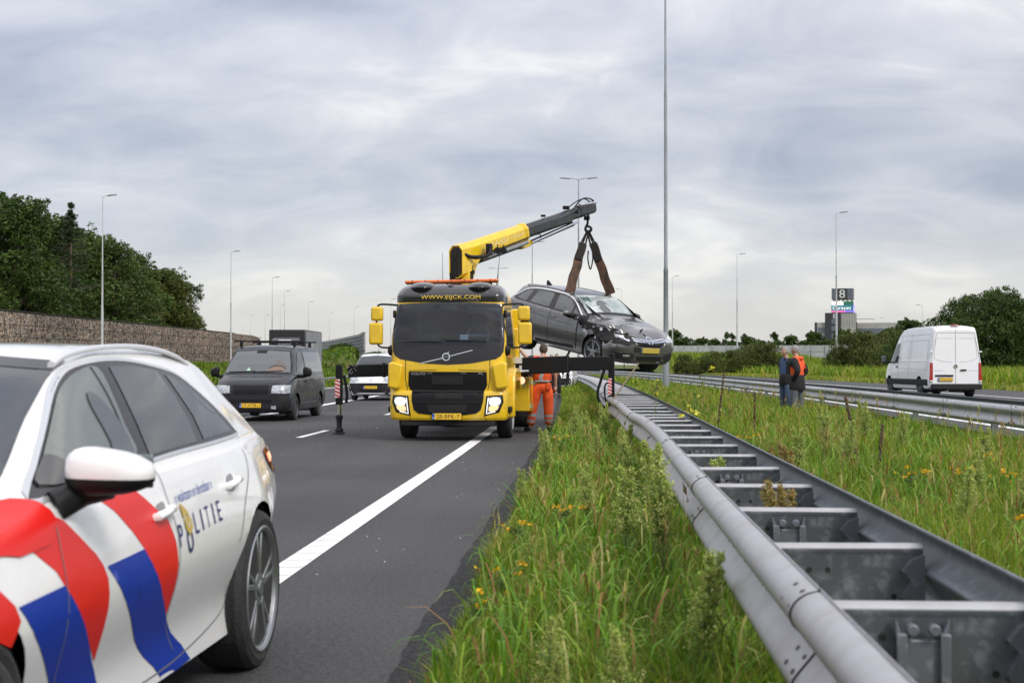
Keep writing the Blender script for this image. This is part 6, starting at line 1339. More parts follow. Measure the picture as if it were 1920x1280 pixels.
# side of the cab: door, window, steps, wheel arch cover
for s, sd_ in ((1, 'L'), (-1, 'R')):
    CP.poly(sd_, [(-.32, 1.72), (-.42, 2.30), (-1.45, 2.36), (-1.45, 1.66)], 'window_glass', M_GLASS, cab, .006)
    CP.strip(sd_, [(-.25, 1.0), (-.28, 1.7), (-.38, 2.38), (-1.55, 2.42), (-1.58, 1.0)], .016, 'door_gap', M_GAP, cab, .005, sm=0); CP.strip(sd_, [(-.20, 2.36), (-.24, 1.68)], .05, 'pillar_seal', M_BLACK, cab, .006, sm=0)
    MB().prism([(-.62, .40), (-.62, .90), (-.72, 1.18), (-.95, 1.30), (-1.75, 1.30), (-1.98, 1.18), (-2.05, .90), (-1.92, .90), (-1.72, 1.06), (-1.0, 1.06), (-.82, .92), (-.78, .42)], *sorted((s * .82, s * 1.15))).build('wheel_arch', M_YEL, tk, bevel=.035, seg=3)
    MB().box((-.42, s * 1.03, .56), (.42, .16, .10)).build('cab_step', M_BLACK, tk, bevel=.015)
    wheel(tk, -1.34, s * .91, .43, .43, .27, .27, 'steel', s, mat('steel_grey', (.32, .33, .34), .4, .6)); wheel(tk, -6.2, s * .78, .43, .43, .46, .27, 'steel', s, MATS['steel_grey'])
    mr = [(-.35, s * 1.34, 2.29, .22, .26), (-.35, s * 1.36, 1.93, .25, .40)]
    for x, y, z, wd_, ht in mr:
        b = MB().box((x, y, z), (.14, wd_, ht)); o_ = b.build('mirror_housing', M_YEL, tk, bevel=.045, seg=4); MB().box((x - .075, y, z), (.012, wd_ * .8, ht * .82)).build('mirror_glass', M_GLASS, o_)
    MB().tube(cat_rom([(-.30, s * .93, 2.44), (-.32, s * 1.18, 2.46), (-.35, s * 1.31, 2.45), (-.35, s * 1.34, 2.38)], 4), .018, 8).build('mirror_arm', M_BLACK, tk)
    MB().tube(cat_rom([(-.35, s * 1.34, 2.20), (-.35, s * 1.36, 2.10)], 2), .018, 8).tube(cat_rom([(-.35, s * 1.34, 1.76), (-.34, s * 1.26, 1.68), (-.30, s * 1.0, 1.68)], 4), .017, 8).build('mirror_arm', M_BLACK, tk)
    MB().ball((-.18, s * 1.04, 1.62), .085, (.8, .9, 1.2), 12).build('kerb_mirror', M_BLACK, tk)
    MB().box((-.30, s * 1.01, 2.28), (.10, .05, .14)).build('camera_housing', M_BLACK, tk, bevel=.02)
# orange light bar
M_AMB = mat('amber_lens', (.75, .16, .02), .25, coat=.6, col2=(.55, .10, .01), nscale=7, emit=(1, .25, .03), estr=.12)
lb_root = MB().box((-1.05, -.02, 2.915), (.24, 1.74, .05)).build('light_bar', M_AMB, tk, bevel=.02, seg=3)
lb_root.rotation_euler = (R(.9), 0, 0)
b = MB()
for k in range(7): b.box((-1.05, -.75 + k * .245, 2.915), (.246, .012, .056))
b.box((-1.05, -.02, 2.885), (.20, 1.70, .02)); b.build('bar_divider', mat('bar_dark', (.09, .03, .02), .5), lb_root)
b = MB(); [b.box((-1.05, y, 2.86), (.06, .05, .08)) for y in (-.70, -.15, .66)]; b.build('bar_foot', M_BLACK, tk)
MB().tube([(-1.0, .78, 2.83), (-1.0, .80, 3.05), (-1.0, .86, 3.62)], [.012, .006, .003], 6).build('aerial', M_BLACK, tk); MB().tube([(-1.5, -.30, 2.83), (-1.5, -.31, 3.5)], [.006, .003], 6).build('aerial', M_BLACK, tk)
# chassis, bed, side boxes
MB().box((-5.0, .42, .80), (6.4, .10, .26)).box((-5.0, -.42, .80), (6.4, .10, .26)).box((-5.0, 0, .85), (.2, .8, .2)).build('chassis', M_TB, tk)
MB().box((-5.9, 0, 1.16), (6.0, 2.40, .14)).build('flatbed', M_TB, tk, bevel=.02)
for i, (x0, x1, z0, z1) in enumerate(((-2.65, -3.35, .45, 1.12), (-3.42, -4.1, .42, 1.10))):
    for s in (1, -1):
        o_ = MB().box(((x0 + x1) / 2, s * 1.10, (z0 + z1) / 2), (abs(x1 - x0), .30, z1 - z0)).build('side_box', M_YEL, tk, bevel=.02)
        MB().box(((x0 + x1) / 2, s * 1.253, z1 - .10), (abs(x1 - x0) * .95, .008, .07)).box(((x0 + x1) / 2, s * 1.253, z0 + .10), (abs(x1 - x0) * .95, .008, .07)).build('reflective_strip', mat('reflect_strip', (.55, .60, .25), .4), o_)
        MB().box((x0 + .013, s * 1.12, z1 - .12), (.02, .10, .14)).build('marker_plate', MATS['reflect_strip'], o_)
MB().box((-2.32, 0, 1.55), (.30, 1.9, .62)).build('headboard', M_YEL, tk, bevel=.02)
MB().tube([(-2.2, 1.02, 1.24), (-2.2, 1.26, 1.24), (-3.4, 1.26, 1.24)], .02, 8).build('grab_rail', M_CHROME, tk)
MB().cyl((-2.10, 1.14, 1.06), (-2.06, 1.14, 1.06), .075, n=16).build('work_light', mat('work_lamp', (.9, .4, .25), .3, emit=(1, .45, .3), estr=1.3), tk); MB().cyl((-2.25, 1.14, 1.06), (-2.10, 1.14, 1.06), .085, n=16).build('work_light_body', M_BLACK, tk)
MB().box((-2.5, .92, 1.6), (.25, .30, .95)).box((-2.55, .95, 2.2), (.2, .26, .5)).build('control_stand', M_YEL, tk, bevel=.03)
b = MB().box((-2.36, 1.06, 1.45), (.05, .14, .12)).box((-2.38, 1.10, 1.30), (.03, .05, .10)); b.build('valve_label', mat('white_letters', (.6, .6, .6), .6), tk)

# outriggers: a black beam across the frame with a leg at each end
OB = MB(); Yo = 27.75
def ob(x0, z0, x1, z1, h, w_=.20): OB.beam(W(x0, Yo, z0), W(x1, Yo, z1), w_, h)
ob(-4.72, 1.235, -2.4, 1.30, .245); ob(-2.5, 1.29, -.38, 1.375, .33, .26); ob(-.45, 1.372, .40, 1.395, .27, .20)
OB.build('outrigger_beam', M_TB, tk, bevel=.012)
b = MB(); c = W(-.42, Yo, 1.375); b.box(c, (.29, .03, .39)); c = W(-.42, Yo - .02, 1.12); b.box(c, (.10, .06, .16)); b.build('beam_collar', M_GREYP, tk, bevel=.01); b = MB(); c = W(-4.02, Yo, 1.26); b.box(c, (.24, .035, .29)); b.build('beam_collar', M_GREYP, tk, bevel=.01)
M_RW = mat('stripe_white', (.75, .75, .75), .5); M_RWR = mat('stripe_warning_red', (.60, .03, .03), .5)
def leg(X, ztop, zbot, foot_z, ext, lbl, wp=.095):
    a, b_ = W(X, Yo, zbot), W(X, Yo, ztop)
    o_ = MB().beam(a, b_, .12, .15, up=(1, 0, 0)).build('outrigger_leg', M_TB, tk, bevel=.01)
    MB().cyl(W(X, Yo, foot_z + .28), W(X, Yo, zbot + .02), .045, n=16).build('leg_piston', M_CHROME, o_)
    MB().lathe([(.06, .10), (.085, .14), (.08, .17), (.05, .22), (.055, .36), (.075, .40), (.075, .44), (.055, .46)], 'z', 18, W(X, Yo, foot_z - .09)).build('leg_foot', M_GREYP, o_)
    MB().cyl(W(X, Yo, foot_z), W(X, Yo, foot_z + .03), .14, .12, 20).build('foot_plate', M_GREYP, o_)
    n = 5; z0 = ext[0]; hh = (ext[1] - ext[0]) / n
    fc = W(X, Yo, 0) + Vector((.0795, .075 - .0, 0)) - Vector((0, .13 - wp, 0)) * .5 - Vector((0, .075, 0))
    MB().box((fc.x, fc.y, (ext[0] + ext[1]) / 2), (.006, wp, ext[1] - ext[0])).build('warning_plate', M_RW, o_)
    for k in range(n):
        b = MB(); y0 = -wp / 2
        vs = [(fc.y - wp / 2, z0 + hh * (k + .55)), (fc.y + wp / 2, z0 + hh * k), (fc.y + wp / 2, z0 + hh * (k + .5)), (fc.y - wp / 2, min(ext[1], z0 + hh * (k + 1.05)))]
        b.prism(vs, fc.x + .003, fc.x + .007, 'x'); b.build('warning_stripe', M_RWR, o_, smooth=False)
    return o_
leg(-4.91, 1.36, .58, .012, (.72, 1.08), 'a'); leg(.43, 1.58, .50, .06, (.78, 1.10), 'b', .07)
b = MB().tube(cat_rom([W(-4.80, Yo - .1, 1.16), W(-4.76, Yo - .1, .95), W(-4.74, Yo - .1, .75), W(-4.76, Yo - .1, .62)], 4), .03, 8); b.build('hydraulic_hose', M_BLACK, tk)
b = MB().tube(cat_rom([W(.30, Yo - .1, 1.30), W(.22, Yo - .1, 1.05), W(.16, Yo - .1, .80), W(.24, Yo - .1, .58), W(.36, Yo - .1, .52)], 5), .028, 8).tube(cat_rom([W(.36, Yo - .12, 1.02), W(.30, Yo - .12, .95), W(.31, Yo - .12, .7), W(.38, Yo - .12, .55)], 5), .018, 8); b.build('hydraulic_hose', M_BLACK, tk)
b = MB(); rs = random.Random(2)
for k in range(16): c = W(rs.uniform(-4.8, -4.55), Yo - .105, rs.uniform(1.16, 1.34)); b.ball(c, .012, (1, 1, 1), 6)
b.build('bolt', mat('steel_bolt', (.4, .4, .4), .4, .6), tk)
# ---- crane
M_CY = mat('crane_yellow', (.82, .56, .015), .35, coat=.3, col2=(.72, .48, .02), nscale=4)
M_BOOM = mat('boom_black', (.016, .017, .018), .3, .2, col2=(.03, .03, .032), nscale=6)
MB().cyl(W(-2.5, 27.9, 1.0), W(-2.5, 27.9, 1.9), .26, .20, 24).build('crane_base', M_CY, tk)
A = pxw(866, 474, 27.8); B = pxw(1111, 390.5, 33.15)
MB().beam(pxw(871, 640, 27.8), pxw(873, 488, 27.8), .13, .17, up=(0, 1, 0)).build('crane_column', M_CY, tk, bevel=.02)
MB().cyl(pxw(882, 600, 27.9), pxw(882, 497, 27.9), .055, n=16).build('lift_cylinder', M_GREYP, tk)
MB().beam(pxw(855, 640, 27.9), pxw(856, 500, 27.85), .20, .12, up=(0, 1, 0)).build('column_rear', M_TB, tk, bevel=.02)
d = (B - A).normalized(); side = Vector((0, 0, 1)).cross(d).normalized(); upv = d.cross(side); Lb = (B - A).length
MX = Matrix((d, side, upv)).transposed().to_4x4(); MX.translation = A
def hexa(w_, h): return [(-w_ / 2, -h * .30), (-w_ / 4, -h / 2), (w_ / 4, -h / 2), (w_ / 2, -h * .30), (w_ / 2, h * .22), (w_ * .22, h / 2), (-w_ * .22, h / 2), (-w_ / 2, h * .22)]
def boomseg(x0, x1, w0, h0, dz, nm, m, bev=.012, open_rear=False):
    b = MB().prism(hexa(w0, h0), x0, x1, 'x')
    if open_rear:
        fs = [f for f in b.bm.faces if len(f.verts) == 8 and f.calc_center_median().x < x0 + .01]
        r = bmesh.ops.inset_region(b.bm, faces=fs, thickness=.028); bmesh.ops.translate(b.bm, vec=(.5, 0, 0), verts=list({v for f in fs for v in f.verts}))
        for v in b.bm.verts:
            if v.co.x < x0 + .01: v.co.x += v.co.z * .25
    for v in b.bm.verts: v.co.z += dz
    bmesh.ops.transform(b.bm, matrix=MX, verts=b.bm.verts); return b.build(nm, m, tk, bevel=bev)
def bl(x, y, z): return MX @ Vector((x, y, z))
bm_ = boomseg(-.12, 2.55, .26, .36, .0, 'main_boom', M_CY)
b = MB().prism([(-.05, -.14), (.72, -.13), (.48, -.22), (.30, -.32), (.20, -.46), (.10, -.54), (-.01, -.51), (-.07, -.38)], -.12, .12); bmesh.ops.transform(b.bm, matrix=MX, verts=b.bm.verts); b.build('knuckle_bracket', M_CY, bm_, bevel=.02)
b = MB().prism([(-.15, -.36), (-.07, -.43), (.07, -.43), (.15, -.36), (.15, .10), (.075, .19), (-.075, .19), (-.15, .10)], -.26, .12, 'x')
for v in b.bm.verts: v.co.x += v.co.z * .22 if v.co.x < -.1 else 0
hs = b; bmesh.ops.recalc_face_normals(hs.bm, faces=hs.bm.faces)
fs = [f for f in hs.bm.faces if len(f.verts) == 8 and f.calc_center_median().x < 0]
bmesh.ops.inset_region(hs.bm, faces=fs, thickness=.022); bmesh.ops.translate(hs.bm, vec=(.03, 0, 0), verts=list({v for f in fs for v in f.verts}))
bmesh.ops.transform(hs.bm, matrix=MX, verts=hs.bm.verts); hs.build('knuckle_housing', M_CY, bm_)
b = MB().prism([(-.125, -.34), (-.06, -.40), (.06, -.40), (.125, -.34), (.125, .08), (.06, .16), (-.06, .16), (-.125, .08)], -.262, -.254, 'x')
for v in b.bm.verts: v.co.x += v.co.z * .22 + .012
bmesh.ops.transform(b.bm, matrix=MX, verts=b.bm.verts); b.build('housing_shade', M_UNDER, bm_)  # dark plate stands in for the shaded inside of the housing
MB().cyl(bl(.07, -.17, -.39), bl(.07, .17, -.39), .045, n=16).build('pivot_pin', M_GREYP, bm_)
boomseg(2.50, 2.60, .30, .39, .0, 'boom_collar', M_CY)
b = MB().beam(bl(2.35, 0, -.26), bl(2.78, 0, -.26), .14, .14); b.build('cylinder_bracket', M_CY, bm_, bevel=.02)
boomseg(2.56, 4.85, .21, .29, -.0, 'boom_extension', M_BOOM); boomseg(4.6, 5.55, .18, .25, .02, 'boom_extension', M_BOOM); boomseg(5.3, Lb + .02, .20, .28, .03, 'boom_tip', M_BOOM)
MB().cyl(bl(.55, -.15, -.20), bl(2.45, -.15, -.20), .045, n=16).build('extension_cylinder', mat('cyl_grey', (.30, .31, .32), .35, .5), bm_); MB().cyl(bl(.55, -.02, -.26), bl(2.5, -.02, -.26), .045, n=16).build('extension_cylinder', M_TB, bm_)
MB().cyl(bl(2.75, -.10, -.25), bl(5.1, -.10, -.16), .028, n=12).build('piston_rod', M_CHROME, bm_); MB().cyl(bl(2.75, 0, -.27), bl(5.0, 0, -.20), .05, n=12).build('extension_cylinder', M_TB, bm_)
MB().cyl(bl(5.2, -.13, .20), bl(Lb - .05, -.13, .14), .022, n=12).build('piston_rod', M_CHROME, bm_)
b = MB().tube(cat_rom([bl(4.9, -.1, .15), bl(5.2, -.1, .26), bl(5.6, -.05, .30), bl(5.95, -.05, .24), bl(Lb, -.05, .16)], 4), .018, 6).tube(cat_rom([bl(4.7, -.05, .2), bl(5.3, 0, .27), bl(5.8, .05, .27), bl(Lb, .05, .16)], 4), .014, 6).tube(cat_rom([bl(.9, -.2, -.15), bl(2, -.2, -.10), bl(2.9, -.2, -.10), bl(3.0, -.19, -.2)], 4), .012, 6)
b.box(bl(4.75, 0, .21), (.25, .14, .06)).box(bl(3.6, 0, .20), (.12, .1, .04)).box(bl(5.0, -.15, .08), (.30, .04, .05)); b.build('boom_hose', M_BLACK, bm_)
b = MB().tube(cat_rom([pxw(851, 520, 27.6), pxw(853, 487, 27.6), pxw(862, 473, 27.6), pxw(880, 480, 27.7), pxw(903, 481, 27.9), pxw(917, 476, 28), pxw(921, 462, 28.1)], 5), .035, 8).tube(cat_rom([pxw(858, 520, 27.6), pxw(858, 490, 27.6), pxw(868, 476, 27.6), pxw(890, 483, 27.8), pxw(915, 478, 28)], 5), .028, 8).box(pxw(917, 467, 28.2), (.16, .12, .22)).box(pxw(854, 522, 27.7), (.20, .22, .22))
b.build('hose_bundle', M_BLACK, tk)
b = MB()
for q in (933, 944): c = pxw(q, 469, 28.7); b.cyl(c - Vector((.05, 0, 0)), c + Vector((.05, 0, 0)), .065, n=14).tube([c, c + Vector((0, 0, .12))], .012, 6)
b.build('boom_work_light', M_BLACK, bm_)
for st, x0_, x1_, h in (('FASSI', .95, 1.65, .10), ('F190AXP', 1.8, 2.35, .07)):
    t_ = text_bm(st, h, x1_ - x0_); MT = MX @ Matrix(((1, 0, 0, (x0_ + x1_) / 2), (0, 0, -1, -.134), (0, 1, 0, .0), (0, 0, 0, 1)))
    bmesh.ops.transform(t_, matrix=MT, verts=t_.verts); finish(t_, 'crane_lettering', mat('pale_yellow', (.85, .72, .40), .5), bm_, smooth=False, recalc=False)
# hook
tip = TL @ pxw(1101, 402, 33.1)
hk = empty('crane_hook', tip, label='black steel hook and swivel hanging from the boom tip', cat='hook')
def pl(px_, py_, Y=33.1): return Vector(((px_ - 1105) * Y / 2667.0, Y, 1.37 + (683 - py_) * Y / 2667.0)) - tip
MB().tube([pl(1103, 398), pl(1103, 408)], .03, 8).box(pl(1100.5, 409), (.14, .10, .09)).cyl(pl(1102, 411), pl(1102, 421), .028, n=10).build('swivel', M_BLACK, hk, bevel=.01)
MB().tube(cat_rom([pl(1102, 420), pl(1099, 425), pl(1098, 430), pl(1101.5, 434.5), pl(1107, 433), pl(1108.5, 428), pl(1105, 424.5), pl(1102.5, 427)], 5), [.03] * 10 + [.034] * 16 + [.026] * 9 + [.012], 10).build('hook', M_BLACK, hk)
# slings to the car
M_SL = mat('sling_brown', (.115, .06, .035), .85, col2=(.030, .020, .016), nscale=5, stretch=(1, 1, .5), bump=.3); M_SLD = mat('sling_dark', (.022, .018, .016), .9)
gm = gc.matrix_basis.copy() if False else (Matrix.Translation((.71, 32.07, 1.35)) @ Matrix.Rotation(R(-52.8), 4, 'Z') @ Matrix.Rotation(R(9), 4, 'Y') @ Matrix.Rotation(R(-1.1), 4, 'X'))
hookp = tip + pl(1102.5, 433)
def sling(anchor, inner, lb, mid):
    root = empty('lifting_sling', hookp, label=lb, cat='sling', group='webbing slings between hook and car')
    a, i_, m_ = anchor - hookp, inner - hookp, mid - hookp
    for nm, wf, q0, q1, mm in (('strap', (.23, .19), a, m_, M_SL),):
        d_ = (q1 - q0).normalized(); sdv = d_.cross(Vector((0, 1, 0))).normalized(); b = bmesh.new(); rw = []
        for k in range(13):
            t = k / 12; c = q0.lerp(q1, t) + Vector((.01 * math.sin(k * 1.3), 0, 0)); w_ = wf[0] + (wf[1] - wf[0]) * t; th = .025 + .01 * math.sin(k * 2.1)
            rw.append([b.verts.new(c + sdv * w_ / 2 * sx + Vector((0, 1, 0)) * th * sy) for sx, sy in ((-1, -1), (1, -1), (1, 1), (-1, 1))])
        for p, q in zip(rw, rw[1:]):
            for k in range(4): b.faces.new((p[k], p[(k + 1) % 4], q[(k + 1) % 4], q[k]))
        b.faces.new(rw[0][::-1]); b.faces.new(rw[-1]); finish(b, nm, mm, root, ang=60)
    dd = (a - m_).normalized()
    MB().beam(m_ + dd * .42 + Vector((0, -.045, 0)), m_ + dd * -.02 + Vector((0, -.045, 0)), .17, .03, up=(0, 1, 0)).build('sling_sleeve', M_SLD, root, bevel=.01)
    MB().tube([m_ + Vector((-.06, 0, -.02)), Vector((-.015, 0, 0))], .022, 6).tube([m_ + Vector((.06, 0, -.02)), Vector((.02, 0, 0))], .022, 6).tube([m_ + Vector((0, .03, 0)), Vector((0, .02, .02))], .016, 6).build('sling_eye', M_SLD, root)
    return root
an1 = gm @ Vector((-1.42, -.60, 1.46)); an2 = gm @ Vector((-1.42, .60, 1.47))
P3 = lambda x, y, Y=33.1: Vector(((x - 1105) * Y / 2667.0, Y, 1.37 + (683 - y) * Y / 2667.0))
sling(an1, an1, 'left brown webbing sling running down to the near roof edge', P3(1093, 457)); sling(an2, an2, 'right brown webbing sling running down to the far roof edge', P3(1112, 457))
for x, y0, y1, w_ in ((1088.5, 482, 504, 4), (1107, 481, 505, 6)):
    o_ = MB().tube(cat_rom([P3(x - w_ * .6, 470, 33.0) - hookp, P3(x - w_ * .75, y0 + 5, 33.0) - hookp, P3(x, y1, 33.0) - hookp, P3(x + w_ * .75, y0 + 6, 33.0) - hookp, P3(x + w_ * .6, 470, 33.0) - hookp], 6), .016, 6).build('sling_loop', M_SLD); o_.location = hookp
    tag(o_, 'loose end loop hanging beside the ' + ('left' if x < 1100 else 'right') + ' sling below the hook', 'strap', 'loose strap loops below the hook')
o_ = MB().beam((0, 0, 0), P3(1066, 657, 31) - P3(1057, 672, 31), .03, .03).build('wooden_prop', M_BLACK); 
bpy.data.objects.remove(o_)
pr_ = MB().tube([P3(1148, 750, 24) - P3(1172, 715, 24), P3(1197, 681, 24) - P3(1172, 715, 24)], .014, 6).build('broom_stick', mat('stick_wood', (.30, .24, .16), .7)); pr_.location = P3(1172, 715, 24); tag(pr_, 'thin wooden stick leaning up from the grass below the nose of the hanging car', 'stick')
rp_ = MB().beam((0, 0, 0), P3(1069, 657, 30.5) - P3(1049, 692, 30.5), .05, .05).build('support_strut', M_TB); rp_.location = P3(1049, 692, 30.5); tag(rp_, 'short black strut slanting up from the outrigger beam under the hanging car', 'strut')
# ============ people
def skin(name, chains, m, parent, sub=2):
    """chains: list of [(point, radius), ...]; chains that share a point are joined there"""
    me = bpy.data.meshes.new(name); V, E_, Rr, ix = [], [], [], {}
    for ch in chains:
        pv = None
        for p, r in ch:
            k = tuple(round(c, 4) for c in p)
            if k not in ix: ix[k] = len(V); V.append(p); Rr.append(r if isinstance(r, tuple) else (r, r))
            if pv is not None and pv != ix[k]: E_.append((pv, ix[k]))
            pv = ix[k]
    me.from_pydata([tuple(p) for p in V], E_, []); o = link(name, me); 
    md = o.modifiers.new('s', 'SKIN'); o.modifiers.new('u', 'SUBSURF').levels = sub
    lay = me.skin_vertices[0].data if me.skin_vertices else None
    for i, r in enumerate(Rr): lay[i].radius = r; lay[i].use_root = (i == 0)
    bpy.context.view_layer.update(); dg = bpy.context.evaluated_depsgraph_get(); nm = bpy.data.meshes.new_from_object(o.evaluated_get(dg)); o.modifiers.clear(); o.data = nm; bpy.data.meshes.remove(me)
    nm.name = name
    for m_ in (m if isinstance(m, (list, tuple)) else [m]): nm.materials.append(m_)
    for p in nm.polygons: p.use_smooth = True
    o.parent = parent; return o
def head_bm(b, c, yaw, gray=True):
    q = bmesh.ops.create_uvsphere(b, u_segments=32, v_segments=24, radius=1.0); vs = q['verts']
    for v in vs:
        x, y, z = v.co
        jaw = max(0, -z - .1); x *= 1 - .32 * jaw; y2 = y
        if y > 0: y2 = y * (1 + .06 * jaw) + .02
        else: y2 = y * (1 - .30 * jaw)
        y2 = y2 if y2 < .62 else .62 + (y2 - .62) * .62
        nose = math.exp(-(x / .15) ** 2) * math.exp(-((z + .16) / .17) ** 2) * (y > .3) * .20
        eye = (math.exp(-((abs(x) - .36) / .14) ** 2) * math.exp(-((z - .06) / .10) ** 2)) * (y > 0) * -.08
        mouth = math.exp(-(x / .3) ** 2) * math.exp(-((z + .50) / .05) ** 2) * (y > 0) * -.05; brow = math.exp(-((z - .22) / .08) ** 2) * (y > .5) * .04
        v.co = Vector((x * .076, (y2 + nose + eye + mouth + brow) * .098, z * .118))
    for s in (1, -1):
        e_ = bmesh.ops.create_uvsphere(b, u_segments=8, v_segments=6, radius=1.0); 
        for v in e_['verts']: v.co = Vector((s * .078 + v.co.x * .010, -.005 + v.co.y * .020, v.co.z * .032))
        vs = vs + e_['verts']
    bmesh.ops.transform(b, matrix=Matrix.Translation(c) @ Matrix.Rotation(yaw, 4, 'Z'), verts=vs)
def hand_bm(b, wr, d, side_v, curl=.5):
    d = Vector(d).normalized(); s = Vector(side_v); s = (s - d * s.dot(d)).normalized(); n = d.cross(s)
    t = MB(); t.bm.free(); t.bm = b
    t.tube([wr, wr + d * .04, wr + d * .09], [.026, .036, .036], 8)
    for i, (off, ln) in enumerate(((-.027, .070), (-.009, .082), (.009, .076), (.026, .060))):
        p0 = wr + d * .085 + s * off; p1 = p0 + d * ln * .45 + n * ln * .15 * curl; p2 = p1 + d * ln * .30 + n * ln * .45 * curl; p3 = p2 + d * ln * .1 + n * ln * .30 * curl; t.tube([p0, p1, p2, p3], [.010, .0095, .0085, .006], 6)
    t.tube([wr + d * .03 - s * .025, wr + d * .06 - s * .05 + n * .01, wr + d * .095 - s * .055 + n * .02], [.013, .011, .008], 6)
def figure(label, loc, rz, J, skin_m, top, bottom, hair_m, boots_m, long_sleeve, extra=None, coat_len=0.0, bulk=1.0, head_yaw=0.0, group=None, bald=False):
    D = dict(pelvis=(0, 0, .98), waist=(0, 0, 1.10), chest=(0, .01, 1.32), neck=(0, 0, 1.50), headb=(0, .01, 1.58), head=(0, .02, 1.69),
             shL=(-.19, 0, 1.44), elL=(-.27, 0, 1.16), wrL=(-.27, .05, .92), shR=(.19, 0, 1.44), elR=(.27, 0, 1.16), wrR=(.27, .05, .92),
             hipL=(-.10, 0, .93), knL=(-.12, .02, .52), anL=(-.12, 0, .10), toL=(-.14, .17, .035), hipR=(.10, 0, .93), knR=(.12, .02, .52), anR=(.12, 0, .10), toR=(.14, .17, .035))
    D.update(J); D = {k: Vector(v) for k, v in D.items()}
    root = empty('person', loc, rz, label, 'person', group)
    A_ = lambda *n: [D[k] for k in n]
    B_ = bulk
    body = skin('body', [[(D['pelvis'], (.13, .10)), (D['waist'], (.12, .09)), (D['chest'], (.145, .10)), (D['neck'], (.065, .065)), (D['headb'], (.06, .062)), (D['head'] - Vector((0, .01, .03)), (.055, .06))],
        [(D['chest'], (.145, .10)), (D['shL'], .058), (D['elL'], .042), (D['wrL'], .028)], [(D['chest'], (.145, .10)), (D['shR'], .058), (D['elR'], .042), (D['wrR'], .028)],
        [(D['pelvis'], (.13, .10)), (D['hipL'], .085), (D['knL'], .055), (D['anL'], .038), (D['toL'], .03)], [(D['pelvis'], (.13, .10)), (D['hipR'], .085), (D['knR'], .055), (D['anR'], .038), (D['toR'], .03)]], skin_m, root)
    b = bmesh.new(); b.from_mesh(body.data); head_bm(b, D['head'], head_yaw)
    for s in 'LR': hand_bm(b, D['wr' + s], D['wr' + s] - D['el' + s], (0, 1, 0), .6)
    for f in b.faces: f.smooth = True
    b.to_mesh(body.data); b.free()
    b = bmesh.new(); q = bmesh.ops.create_uvsphere(b, u_segments=20, v_segments=14, radius=1.0)
    for v in q['verts']:
        x, y, z = v.co; v.co = Vector((x * .084, y * .104 - .008, z * .122 + .008)) * (1 + .02 * math.sin(x * 17 + z * 23))
    hy = Matrix.Translation(D['head']) @ Matrix.Rotation(head_yaw, 4, 'Z')
    bmesh.ops.bisect_plane(b, geom=b.verts[:] + b.edges[:] + b.faces[:], plane_co=(0, .035, .045), plane_no=(0, .75, -.66) if not bald else (0, .3, -.9), clear_outer=True); bmesh.ops.transform(b, matrix=hy, verts=b.verts); finish(b, 'hair', hair_m, root, ang=80)
    bt = 1.12 * B_
    tro = skin('trousers', [[(D['waist'] - Vector((0, 0, .04)), (.15 * B_, .12 * B_)), (D['pelvis'], (.165 * B_, .135 * B_)), (D['hipL'], (.115 * B_, .12 * B_)), (D['knL'], .082 * B_), (D['anL'] + Vector((0, 0, .02)), .072 * B_)], [(D['pelvis'], (.165 * B_, .135 * B_)), (D['hipR'], (.115 * B_, .12 * B_)), (D['knR'], .082 * B_), (D['anR'] + Vector((0, 0, .02)), .072 * B_)]], bottom if isinstance(bottom, list) else [bottom], root)
    ch = [[(D['pelvis'] - Vector((0, 0, coat_len)), (.165 * B_, .135 * B_)), (D['waist'], (.16 * B_, .13 * B_)), (D['chest'], (.185 * B_, .135 * B_)), (D['neck'] - Vector((0, 0, .005)), (.085, .08))]] if coat_len > -.5 else []
    for s in 'LR':
        e_ = D['el' + s]; w_ = D['wr' + s]
        ch.append([(D['chest'], (.185 * B_, .135 * B_)), (D['sh' + s], .088 * B_), (e_ if long_sleeve else D['sh' + s].lerp(e_, .85), .064 * B_)] + ([(w_, .048 * B_)] if long_sleeve else []))
    tp = skin('jacket' if long_sleeve else 'vest', ch, top if isinstance(top, list) else [top], root)
    for s in 'LR': skin('shoe', [[(D['an' + s] + Vector((0, -.03, -.02)), .058), (D['an' + s].lerp(D['to' + s], .5) + Vector((0, 0, -.008)), .055), (D['to' + s] + Vector((0, .02, .01)), .045)]], boots_m, root)
    if extra: extra(root, tp, tro, D)
    return root
M_ORG = mat('hi_vis_orange', (.86, .115, .02), .75, col2=(.68, .08, .018), nscale=9, bump=.25, bscale=14, rvar=.1); M_SIL = mat('reflective_tape', (.36, .37, .38), .5); M_TEE = mat('dark_tee', (.035, .036, .038), .85)
M_JEAN = mat('jeans', (.045, .075, .14), .85, col2=(.075, .11, .18), nscale=8); M_JBL = mat('black_cloth', (.010, .010, .011), .85); M_BLUE = mat('blue_cloth', (.05, .09, .19), .8); M_GRH = mat('grey_hair', (.32, .31, .30), .8, col2=(.2, .19, .18), nscale=40); M_BRH = mat('brown_hair', (.06, .045, .03), .8); M_BOOT = mat('boots', (.02, .018, .016), .7)
def paint(o, fn):
    for p in o.data.polygons: p.material_index = fn(p.center)
